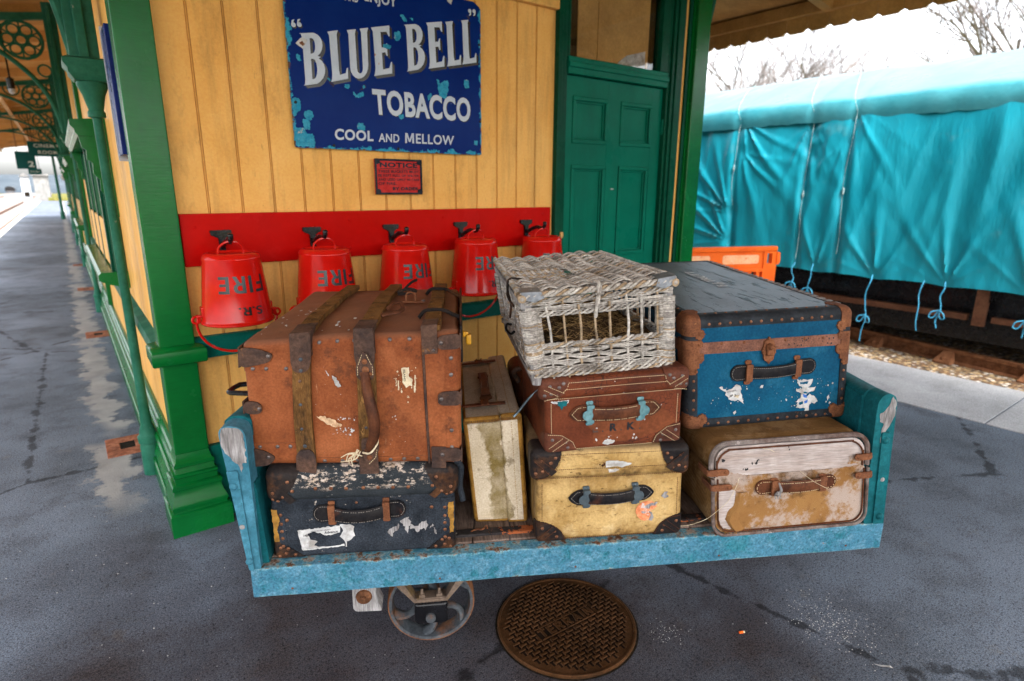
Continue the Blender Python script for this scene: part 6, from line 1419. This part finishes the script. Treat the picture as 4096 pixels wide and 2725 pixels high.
    for j in range(9): rod(m,[(.01+.0215*j,.203,H+.019),(.01+.0215*j,.325,H+.019)],.003)
    for j in range(30): rod(m,spline([(.205+.0*j,.2+.0045*j,H+.026),(.212,.2+.0045*j,H+.032),(.222,.2+.0045*j,H+.026)],3),.0026)
    T.part('lid_flap',m.warp(f))
    MLD=gen('grey_lead_binding',(.15,.16,.175),(.24,.25,.27),20,.45,grain=.4,metal=.5)
    for sx in (-1,1):
        X=-.006 if sx<0 else W+.004; m=MB(MLD)
        P_=[(X-sx*-.0,-.016,H+.012),(X-sx*.0,-.018,H+.03),(X-sx*.058,-.020,H+.026),(X-sx*.064,-.020,H+.004),(X-sx*.03,-.021,H-.004)]
        P_=[(X,-.019,H+.030),(X-sx*.056,-.0195,H+.027),(X-sx*.064,-.0195,H+.006),(X-sx*.034,-.0195,H-.003),(X,-.019,H+.008)]
        n_=len(P_); m.add(P_,[list(range(n_))]); m.add([P_[0],P_[1],(P_[1][0],.03,H+.029),(P_[0][0],.035,H+.031)],[(0,1,2,3)])
        T.part('lead_corner',m.warp(f),lid)
        m=mbw(); m.tube([(X+sx*.0,-.02,H+.010),(X+sx*.0,.05,H+.012)],.012,12,2); m.tube([(X,-.0215,H+.010),(X,-.017,H+.010)],.006,10,1); T.part('lid_rod',m.warp(f),lid)
    m=mbw(); m.tube(spline([(.222,.03,H+.03),(.224,-.012,H+.034),(.216,-.024,H+.015),(.218,-.020,H-.01),(.206,-.018,H-.05),(.205,-.014,H-.066)],4),.0048,6,0); m.tube(spline([(.230,.02,H+.03),(.228,-.014,H+.03),(.222,-.026,H+.012),(.212,-.020,H-.012),(.208,-.014,H-.064)],4),.0042,6,1); T.part('lid_loop',m.warp(f))
    m=MB(ML3); m.tube(spline([(.03,.19,H+.024),(-.01,.185,H+.03),(-.022,.18,H-.0),(-.018,.17,H-.05),(-.03,.14,H-.085)],4),.006,6,0,False,True,.6); m.tube(spline([(-.016,.2,H+.01),(-.026,.16,H-.02),(-.018,.10,H-.04)],4),.004,6); T.part('leather_tie',m.warp(f))
    m=MB(MBK); m.tube(spline([(-.012,.30,.10),(-.028,.29,.105),(-.034,.28,.09),(-.022,.27,.075),(-.006,.28,.08)],4),.0045,6); T.part('side_ring',m.warp(f))
    # hay lying inside
    hb=MB(MHD); grid_=[(.02+.42*i/20,.03+.54*j/20,.075+.085*max(0,noise.noise((i*.25,j*.25,3))+.45)*(1-.5*i/20)+.004*rg.random()) for i in range(21) for j in range(21)]
    hb.add(grid_,[(i*21+j,(i+1)*21+j,(i+1)*21+j+1,i*21+j+1) for i in range(20) for j in range(20)],0,True); hb.slot(MHY)
    for i in range(900):
        x,y=rg.uniform(.03,.42),rg.uniform(.03,.5)**1.0; z=.078+.085*max(0,noise.noise(((x-.02)/.021*.25,(y-.03)/.027*.25,3))+.45)*(1-.5*x/.44)+rg.uniform(-.004,.012)
        a,b=rg.uniform(0,6.28),rg.uniform(-.35,.5); l=rg.uniform(.012,.035); d=Vector((math.cos(a)*math.cos(b),math.sin(a)*math.cos(b),math.sin(b)))*l; p=Vector((x,y,z))
        hb.tube([p-d,p+Vector((rg.uniform(-.004,.004),rg.uniform(-.004,.004),rg.uniform(-.002,.004))),p+d],.0007,3,1,False,False)
    hb.warp(f); o=solo('hay',hb,'brown hay heaped inside the wicker basket','hay',frame((.068,1.658,.945),R(17.36)),kind='stuff')
basket()
# ---------------------------------------------------------------- blue cabin trunk
def blue_trunk():
    T=Thing('trunk','blue cabin trunk with black cracked top and rusted iron corners, on the tan canvas case','trunk',frame((.586,1.827,.727),R(11.93)))
    W,D,H=.60,1.0,.385; f=tri(W,D,H,(-.006,-.002),(.598,-.001),(-.039,.379),(.564,.390),(.04,1.0,.04),(.040,1.0,.040),nz=.0012,seed=61)
    c0,c1,r=(0,0,0),(W,D,H),.022
    m=MB(MC5); m.rbox(c0,c1,r,0,4,.05); T.part('body',m.warp(f))
    m=MB(MC5T); m.rbox((.02,.02,H-.03),(W-.02,D-.02,H+.0025),.01,0,2,.02); T.part('top_cover',m.warp(lambda p:f((p[0],p[1],p[2]+(.002*noise.noise((p[0]*14,p[1]*3,1)) if p[2]>H else 0)))))
    wb=.036; m=MB(MBN)
    def edge(x,y,z): return (x<wb or x>W-wb)+(y<wb or y>D-wb)+(z<wb or z>H-wb)>=2
    m.shell(c0,c1,r,.0035,edge,((-.001,W+.001),(-.001,D+.001),(-.001,H+.001)),.006); m.slot(MRV)
    i=0
    for x in [.075+.0368*k for k in range(13)]:
        for z in (.019,H-.024): m.rivet(c0,c1,r,(x,0,z),.0052,.0035,1)
        m.rivet(c0,c1,r,(x,.026,H),.005,.0035,1)
    for z in (.072,.105,.14,.172,.205): 
        for x in (.022,W-.022): m.rivet(c0,c1,r,(x,0,z),.0052,.0035,1)
    for k in range(24):
        y=.07+.038*k
        for x in (.020,W-.020): m.rivet(c0,c1,r,(x,y,H),.005,.0035,1)
        m.rivet(c0,c1,r,(0,y,H-.02),.005,.0035,1)
    T.part('edge_binding',m.warp(f))
    # pale canvas showing along the worn right-hand top edge
    m=MB(MGW); y=.05
    while y<.95: m.box(W-.034,W-.008,y,y+.022,H+.0035,H+.0052,0); y+=.0385
    T.part('worn_edge',m.warp(f))
    m=MB(MRBAND); m.shell(c0,c1,r,.003,lambda x,y,z:.262<=z<=.300,((-.001,W+.001),(-.001,D),(.262,.300)),(.02,.03,.0127))
    for x,z in ((.05,.29),(.12,.288),(.20,.287),(.35,.286),(.42,.286),(.49,.285)): m.rivet(c0,c1,r,(x,0,z+.006),.005,.003,m.slot(MRC))
    T.part('iron_band',m.warp(f))
    m=MB(MBN); flakes(m,34,.36,.53,.268,.296,-.0036,.0012,.0048,4); T.part('band_scars',m.warp(f))
    def iron(sx,sz,cond,lims,rv):
        m=MB(MRC); m.shell(c0,c1,r,.006,cond,lims,.0042)
        for p in rv: m.rivet(c0,c1,r,p,.006,.006,0)
        T.part('iron_corner',m.warp(f))
    for sx in (-1,1):
        X=0 if sx<0 else W; dx=lambda x,X=X: abs(x-X)
        lx=(-.001,.07) if sx<0 else (W-.07,W+.001)
        # shaped feet of the corner irons: a straight body with a rounded lobe
        def ctop(x,y,z,dx=dx):
            d=H-z; a=dx(x); return (y<.062 and a<.046 and d<.062) or (y<.03 and math.hypot(a-.043,d-.056)<.017 and d>.02) or (math.hypot(a-.04,y-.055)<.02 and d<.01)
        iron(sx,1,ctop,(lx,(-.001,.08),(H-.078,H+.001)),[(X-sx*.044,0,H-.056),(X-sx*.02,0,H-.056)])
        def cmid(x,y,z,dx=dx):
            d=H-z; a=dx(x); return (y<.055 and a<.043 and .078<d<.170) or (y<.03 and math.hypot(a-.041,d-.135)<.018) or (y<.03 and math.hypot(a-.041,d-.088)<.014) or (y<.05 and a<.034 and .168<d<.192 and a<.034-(d-.168)*.3)
        iron(sx,0,cmid,(lx,(-.001,.07),(H-.195,H-.076)),[(X-sx*.042,0,H-.135),(X-sx*.03,0,H-.180),(X-sx*.018,0,H-.088),(X-sx*.042,0,H-.09)])
        def cbot(x,y,z,dx=dx):
            a=dx(x); return (y<.06 and a<.050 and z<.034+.0*a) or (y<.03 and math.hypot(a-.052,z-.036)<.018) or (y<.03 and a<.035 and z<.056-.3*a)
        iron(sx,-1,cbot,(lx,(-.001,.07),(-.001,.06)),[(X-sx*.054,0,.040),(X-sx*.014,0,.044),(X-sx*.05,0,.014)])
    m=MB(MRC); o=[]
    for k in range(36):
        a=2*math.pi*k/36; ca,sa=math.cos(a),math.sin(a); rr=1+.07*math.cos(8*a); o.append((.288+.0235*rr*ca*(1-.25*abs(sa)**3),.262+.043*rr*sa))
    m.prism(o,-.009,-.003,'y'); m.rbox((.276,-.020,.245),(.300,-.008,.285),.010,0,3); m.lathe([(.0,-.028),(.007,-.026),(.011,-.018),(.011,-.008)],(.288,0,.276),14,0,'y')
    for x,z in ((.288,.300),(.288,.224),(.268,.255),(.308,.255),(.268,.27),(.308,.27)): m.dome((x,-.009,z),(0,-1,0),.005,.003)
    T.part('latch',m.warp(f))
    handle(T,(.131,.186),(.447,.198),.056,.042,(.062,.242),MHK,MRC,MSTG,.022,0,.014,.084,.002,0,True)
    m=MB(MWP)
    sheet(m,[(.112,.143),(.124,.146),(.128,.137),(.136,.136),(.141,.13),(.165,.139),(.176,.151),(.186,.145),(.191,.143),(.193,.12),(.205,.078),(.198,.084),(.182,.094),(.17,.09),(.149,.099),(.145,.11),(.137,.115),(.138,.124)],-.0025,.0015,.005,1)
    sheet(m,[(.40,.150),(.412,.147),(.425,.150),(.44,.147),(.463,.149),(.459,.135),(.45,.126),(.444,.118),(.475,.122),(.470,.108),(.452,.104),(.442,.096),(.438,.086),(.456,.094),(.470,.086),(.484,.068),(.474,.062),(.462,.064),(.452,.058),(.452,.038),(.444,.020),(.432,.026),(.438,.044),(.43,.050),(.418,.046),(.402,.050),(.408,.068),(.40,.07),(.418,.085),(.42,.10),(.402,.108),(.40,.120),(.416,.115),(.428,.118),(.408,.13)],-.0025,.0022,.005,2)
    flakes(m,46,.05,.55,.05,.15,-.0025,.0006,.0028,3); flakes(m,26,.36,.54,.05,.16,-.0025,.0008,.0055,4); flakes(m,8,.11,.24,.09,.15,-.0025,.001,.0045,6); sheet(m,[(.166,.052),(.176,.058),(.178,.05),(.17,.042)],-.0025,.001,.004,7); sheet(m,[(.264,.138),(.276,.142),(.274,.132),(.262,.13)],-.0025,.0015,.004,8); sheet(m,[(.52,.08),(.528,.09),(.53,.076),(.522,.066)],-.0025,.0015,.004,9)
    T.part('torn_label',m.warp(f))
    m=MB(MC5); 
    for i,q in enumerate(([(.412,.14),(.445,.143),(.44,.133),(.415,.134)],[(.428,.106),(.444,.104),(.440,.098),(.426,.102)],[(.412,.066),(.425,.074),(.428,.062),(.415,.058)])): sheet(m,q,-.0031,.0015,.004,i)
    m.slot(MBC2); sheet(m,[(.424,.098),(.438,.094),(.442,.082),(.430,.086)],-.0031,.001,.004,5,1); sheet(m,[(.432,.07),(.446,.078),(.444,.066),(.434,.062)],-.0031,.001,.004,6,1); m.slot(MPAP); sheet(m,[(.165,.112),(.186,.112),(.184,.10),(.172,.104)],-.0031,.001,.004,7,2); T.part('label_print',m.warp(f))
    m=MB(MLT); letter(m,text('LUGGAGE',.02,1.1),quad((.142,.1235),(.175,.127),(.175,.1315),(.142,.128),-.0034)); letter(m,text('3P 311',.03,1.1),quad((.150,.106),(.186,.108),(.186,.118),(.150,.115),-.0036)); T.part('lettering',m.warp(f))
    m=MB(MWPT); letter(m,text('F.J.TRUTT',.03,1.1),lambda x,y:(.347-.052*y+.0,.395+.31*x,H+.006)); T.part('owner_name',m.warp(lambda p:f((p[0]+.03,p[1],p[2]))))
MWPT=gen('white_stencil_paint',(.50,.51,.53),(.62,.63,.64),40,.6,grain=.3)
MBC2=Mt('label_blue').fin((.02,.12,.45),.6)
blue_trunk()
# ---------------------------------------------------------------- tan canvas case (lower right)
def canvas_case():
    T=Thing('suitcase','frayed tan canvas suitcase with bare plywood front and worn rim, under the blue trunk','suitcase',frame((.666,1.723,.405),R(8.54)))
    W,D,H=.553,.60,.326; f=tri(W,D,H,(-.004,-.006),(.544,-.004),(-.040,.320),(.506,.328),(.02,.60,0),(.01,.60,0),nz=.0025,ns=6,seed=71)
    zl=.210
    m=MB(MC6T); m.rbox((0,.010,0),(W,D,zl+.01),.05,0,5,.03); T.part('body',m.warp(f))
    m=MB(MC6T); m.rbox((-.006,.010,zl-.002),(W-.004,D,H),.05,0,5,.03); T.part('lid',m.warp(f))
    o=fillet([(.012,.012),(W-.012,.012),(W-.012,zl),(.012,zl)],.001); lo=arc(.048,.048,.04,180,270,5)+arc(W-.048,.048,.04,270,360,5)+[(W-.012,zl-.001),(.008,zl-.001)]
    m=MB(MC6); m.prism(lo,-.003,.012,'y'); T.part('front_canvas',m.warp(f))
    up=[(.010,zl+.001),(W-.016,zl+.001)]+arc(W-.066,H-.062,.05,0,90,5)+arc(.060,H-.062,.05,90,180,5)
    m=MB(MWB); m.prism(up,-.004,.012,'y'); T.part('bare_front',m.warp(f))
    # rim round the front
    R_=[(.0,-.004,zl-.005)]+[(x,-.004,z) for x,z in arc(.045,.045,.045,180,270,6)+arc(W-.045,.045,.045,270,360,6)]+[(W,-.004,zl-.005)]
    m=MB(MRM); m.tube(R_,.006,8); m.tube([(x+(.016 if x<.05 else -.016 if x>W-.05 else 0),-.007,z+(.014 if z<.05 else 0)) for x,y,z in R_],.0028,5,m.slot(MHB)); T.part('rim',m.warp(f))
    R2=[(-.006,-.004,zl+.006)]+[(x,-.004,z) for x,z in reversed(arc(.052,H-.056,.056,90,180,6))]+[(x,-.004,z) for x,z in reversed(arc(W-.062,H-.056,.056,0,90,6))]+[(W-.006,-.004,zl+.006)]
    m=MB(MRM); m.tube(R2,.0085,8); m.tube([(x+(.018 if x<.05 else -.018 if x>W-.055 else 0),-.008,z-(.020 if z>H-.05 else 0)) for x,y,z in R2],.0032,5,m.slot(MHB)); T.part('rim',m.warp(f))
    # canvas remnants: torn edges over the plywood
    m=MB(MC6); sheet(m,[(.02,zl+.012),(.05,zl+.018),(.085,zl+.010),(.12,zl+.0),(.30,zl-.006),(.5,zl+.004),(.535,zl+.012),(.535,zl-.01),(.02,zl-.02)],-.0052,.002,.006,1); sheet(m,[(.478,zl+.012),(.482,zl+.042),(.515,zl+.045),(.527,zl+.01)],-.0055,.002,.006,2); sheet(m,[(.012,zl+.03),(.03,zl+.034),(.055,zl+.02),(.06,zl+.005),(.012,zl+.0)],-.0054,.002,.006,3); T.part('frayed_canvas',m.warp(f))
    m=MB(MWB); sheet(m,[(.020,.160),(.055,.166),(.080,.158),(.078,.13),(.070,.105),(.05,.085),(.042,.06),(.055,.035),(.065,.022),(.035,.026),(.018,.06)],-.0042,.0025,.006,4); T.part('bare_patch',m.warp(f))
    m=MB(MC6); q=[(.080,.158),(.080,.13),(.072,.105),(.052,.085),(.044,.06),(.056,.035),(.068,.020)]; vs=[]
    for x,z in q: vs+=[(x-.002,-.005,z),(x+.008,-.014,z-.003),(x+.024,-.010,z-.004),(x+.045,-.0042,z-.004)]
    m.add(vs,[(i*4+j,i*4+4+j,i*4+5+j,i*4+1+j) for i in range(6) for j in range(3)],0,True); T.part('curled_canvas',m.warp(f))
    m=MB(MC6); rg=random.Random(9)
    for i in range(90):
        x=rg.uniform(.02,.53); z=zl+rg.uniform(-.012,.008); l=rg.uniform(.006,.022); m.tube([(x,-.006,z),(x+rg.uniform(-.004,.004),-.008,z-l*.5),(x+rg.uniform(-.008,.008),-.007,z-l)],.0006,3,0,False,False)
    for i in range(50):
        x=rg.uniform(.04,.20); z=.016+rg.uniform(-.004,.006); l=rg.uniform(.006,.016); m.tube([(x,-.006,z),(x+rg.uniform(-.006,.006),-.008,z-l)],.0006,3,0,False,False)
    T.part('loose_threads',m.warp(f))
    m=MB(MPAP); m.tube(spline([(.09,-.006,.205),(.078,-.012,.18),(.05,-.012,.13),(.012,-.016,.10),(-.03,-.02,.075),(-.085,-.03,.066),(-.125,-.036,.068)],6),.0007,4); m.tube(spline([(.30,-.012,.215),(.33,-.03,.19),(.37,-.03,.165),(.395,-.022,.150)],5),.0007,4); m.tube(spline([(.17,-.008,.300),(.19,-.012,.297),(.21,-.010,.286)],4),.0008,4); T.part('thread',m.warp(f))
    for x0,x1,z in ((-.022,.050,zl+.024),(-.012,.060,zl-.030)):
        m=MB(MRC); m.prism(rrect(x0,x1,z-.011,z+.011,.010),-.019,-.014,'y'); m.dome((x1-.012,-.019,z),(0,-1,0),.006,.004); m.box(x0-.002,x0+.004,-.016,.05,z-.011,z+.011,0,.002); T.part('rusty_clip',m.warp(f))
    for x0,x1,z in ((W-.060,W+.002,zl+.040),(W-.055,W+.006,zl-.026)):
        m=MB(MRC); m.prism(rrect(x0,x1,z-.011,z+.011,.010),-.019,-.014,'y'); m.dome((x0+.012,-.019,z),(0,-1,0),.006,.004); m.box(x1-.004,x1+.002,-.016,.05,z-.011,z+.011,0,.002); T.part('rusty_clip',m.warp(f))
    handle(T,(.122,.160),(.405,.166),.050,.042,(.062,.230),MHB,MRC,MST2,.024,0,.014,.060,-.002,-.004,True)
    m=MB(MGW)
    for k in range(3): m.tube(spline([(.188,-.03,.185),(.192+.003*k,-.036,.16),(.180+.008*k,-.03,.146),(.186+.009*k,-.026,.126)],4),.0022,5)
    m.lathe([(.003,-.008),(.009,0),(.004,.008)],(.186,-.034,.148),8); T.part('string_knot',m)
    m=MB(MLT); flakes(m,6,.135,.16,.248,.262,-.0048,.003,.008,2); flakes(m,3,.10,.12,.23,.236,-.0048,.003,.006,3); flakes(m,3,.03,.05,.265,.275,-.0048,.004,.008,4); flakes(m,2,.25,.27,.285,.3,-.0048,.002,.004,5); T.part('dark_stains',m.warp(f))
canvas_case()
# ---------------------------------------------------------------- dark leather bag behind
def bag():
    T=Thing('leather_bag','dark brown slumped leather bag wedged behind the cases, below the wicker basket','bag',FT,(.93,.68,.405))
    m=MB(MHB); m.rbox((.875,.50,.406),(1.02,.86,.80),.05,0,4,.04); m.warp(lambda p:Vector(p)+noise.noise_vector((p[0]*7,p[1]*7,p[2]*7))*.018); T.part('body',m)
    m=MB(ML2); m.tube(spline([(.88,.52,.78),(.86,.50,.83),(.92,.49,.845),(1.0,.50,.82),(1.02,.52,.77)],5),.010,8); T.part('strap',m)
bag()
# ================================================================== DRAIN COVER AND LITTER
def cover():
    T=Thing('drain_cover','round rusty cast-iron drain cover with raised studs, in the paving under the barrow','drain cover',frame((.198,1.786,0),R(34)))
    r=.245; m=MB(MMH,MMD); m.lathe([(0,.006),(r-.010,.006),(r-.010,.010),(r-.004,.011),(r,.008),(r,-.03)],n=72,smooth=True,caps=(False,False))
    p=.0345; rows=int(r/p)+2
    for i in range(-rows,rows+1):
        for j in range(-rows*2,rows*2+1):
            for k,(ox,oy,tt) in enumerate(((0,0,0),(p*.5,p*.5,1))):
                x,y=i*p+ox,j*p+oy
                if math.hypot(x,y)>r-.030 or (abs(x)<.128 and -.030<y<.034): continue
                z0,z1=.001,.0115
                z0=.0062
                m.prism([(x-.0125,y+.0085),(x+.0125,y+.0085),(x+.0118,y+.0125),(x-.0118,y+.0125)],z0,z1,'z'); m.prism([(x+.0045,y-.0135),(x+.0085,y-.0135),(x+.0080,y+.0010),(x+.0045,y+.0010)],z0,z1-.0006,'z')
                m.add([(x-.0105,y+.0022,.0066),(x+.0105,y+.0022,.0066),(x+.0105,y+.0078,.0066),(x-.0105,y+.0078,.0066)],[(0,1,2,3)],1); m.add([(x-.0038,y-.0145,.0066),(x+.0038,y-.0145,.0066),(x+.0038,y+.0021,.0066),(x-.0038,y+.0021,.0066)],[(0,1,2,3)],1)
    lid=T.part('cover_plate',m)
    t=block('TERRAIN',.2); m=MB(MMH); vs=[(-.115+.23*x,-.016+.036*y) for x,y in t[0]]
    k=len(vs); m.add([(x,y,.0105) for x,y in vs],t[1]); E={}
    for f_ in t[1]:
        for a in range(len(f_)): E[(f_[a],f_[(a+1)%len(f_)])]=1
    b=[(x,y,.003) for x,y in vs]; o=len(m.v); m.add(b,[]); 
    for (a,c) in E:
        if (c,a) not in E: m.f.append([a,c,o+c,o+a]); m.mi.append(0); m.sm.append(False)
    m.slot(MMD); m.add([(-.122,-.028,.0064),(.122,-.028,.0064),(.122,.032,.0064),(-.122,.032,.0064)],[(0,1,2,3)],1)
    m.box(-.12,.12,.0265,.0295,.003,.0095); m.box(-.12,.12,-.0255,-.0225,.003,.0095); T.part('raised_name',m)
    g=MB(MDK); g.lathe([(r,.0012),(r+.007,.0016)],n=72,caps=(False,False)); T.part('rim_gap',g)
cover()
def litter():
    rg=random.Random(77); m=MB(MGRIT)
    def peb(x,y,s,mat=0):
        a=rg.uniform(0,360); vs=[(x+s*rg.uniform(.6,1.1)*math.cos(R(a+q*60)),y+s*rg.uniform(.6,1.1)*math.sin(R(a+q*60)),0.0) for q in range(6)]+[(x+s*.45*math.cos(R(a+q*120)),y+s*.45*math.sin(R(a+q*120)),s*rg.uniform(.5,.9)) for q in range(3)]
        m.add(vs,[(0,1,6),(1,2,7,6),(2,3,7),(3,4,8,7),(4,5,8),(5,0,6,8),(6,7,8)],mat)
    for i in range(330):
        x,y=rg.gauss(1.15,.065),rg.gauss(1.80,.075)
        peb(x,y,rg.uniform(.0009,.0027))
    for i in range(60): peb(rg.gauss(.55,.03),rg.gauss(1.75,.03),rg.uniform(.001,.002))
    for i in range(240): peb(rg.uniform(-2.6,1.8),rg.uniform(1.25,3.6),rg.uniform(.0008,.0022))
    for i in range(60): peb(rg.uniform(-2.3,-1.0),rg.uniform(1.4,2.6),rg.uniform(.0015,.0036))
    solo('grit',m,'pale grit and chippings scattered over the dark paving','grit',kind='stuff')
    T=Thing('cigarette_end','small orange cigarette end lying on the dark paving to the right of the drain cover','cigarette end',frame((.806,1.746,.0045),R(12)))
    T.part('filter',MB(MOR).tube([(-.009,0,0),(.005,0,0)],.004,10)); T.part('paper_stub',MB(MPAP).tube([(.0052,0,0),(.010,.0,0)],.0038,10))
    solo('paper_scrap',MB(MWP).add([(1.185,1.610,.002),(1.205,1.603,.004),(1.232,1.598,.006),(1.240,1.592,.001),(1.222,1.588,.009),(1.198,1.594,.006)],[(0,1,5),(1,2,4,5),(2,3,4)]),'small crumpled white paper scrap on the paving at lower right','paper')
    m=MB(MRC); m.tube(spline([(0,0,.004),(.02,.01,.006),(.035,.0,.01),(.045,.015,.006)],4),.0035,6); m.tube(spline([(.045,.015,.006),(.052,.02,.012),(.055,.01,.004)],3),.002,5)
    solo('buckle_scrap',m,'small loose buckle and twine lying on the barrow deck beside the black case','buckle',frame((-.13,1.715,.408),R(8)))
litter()
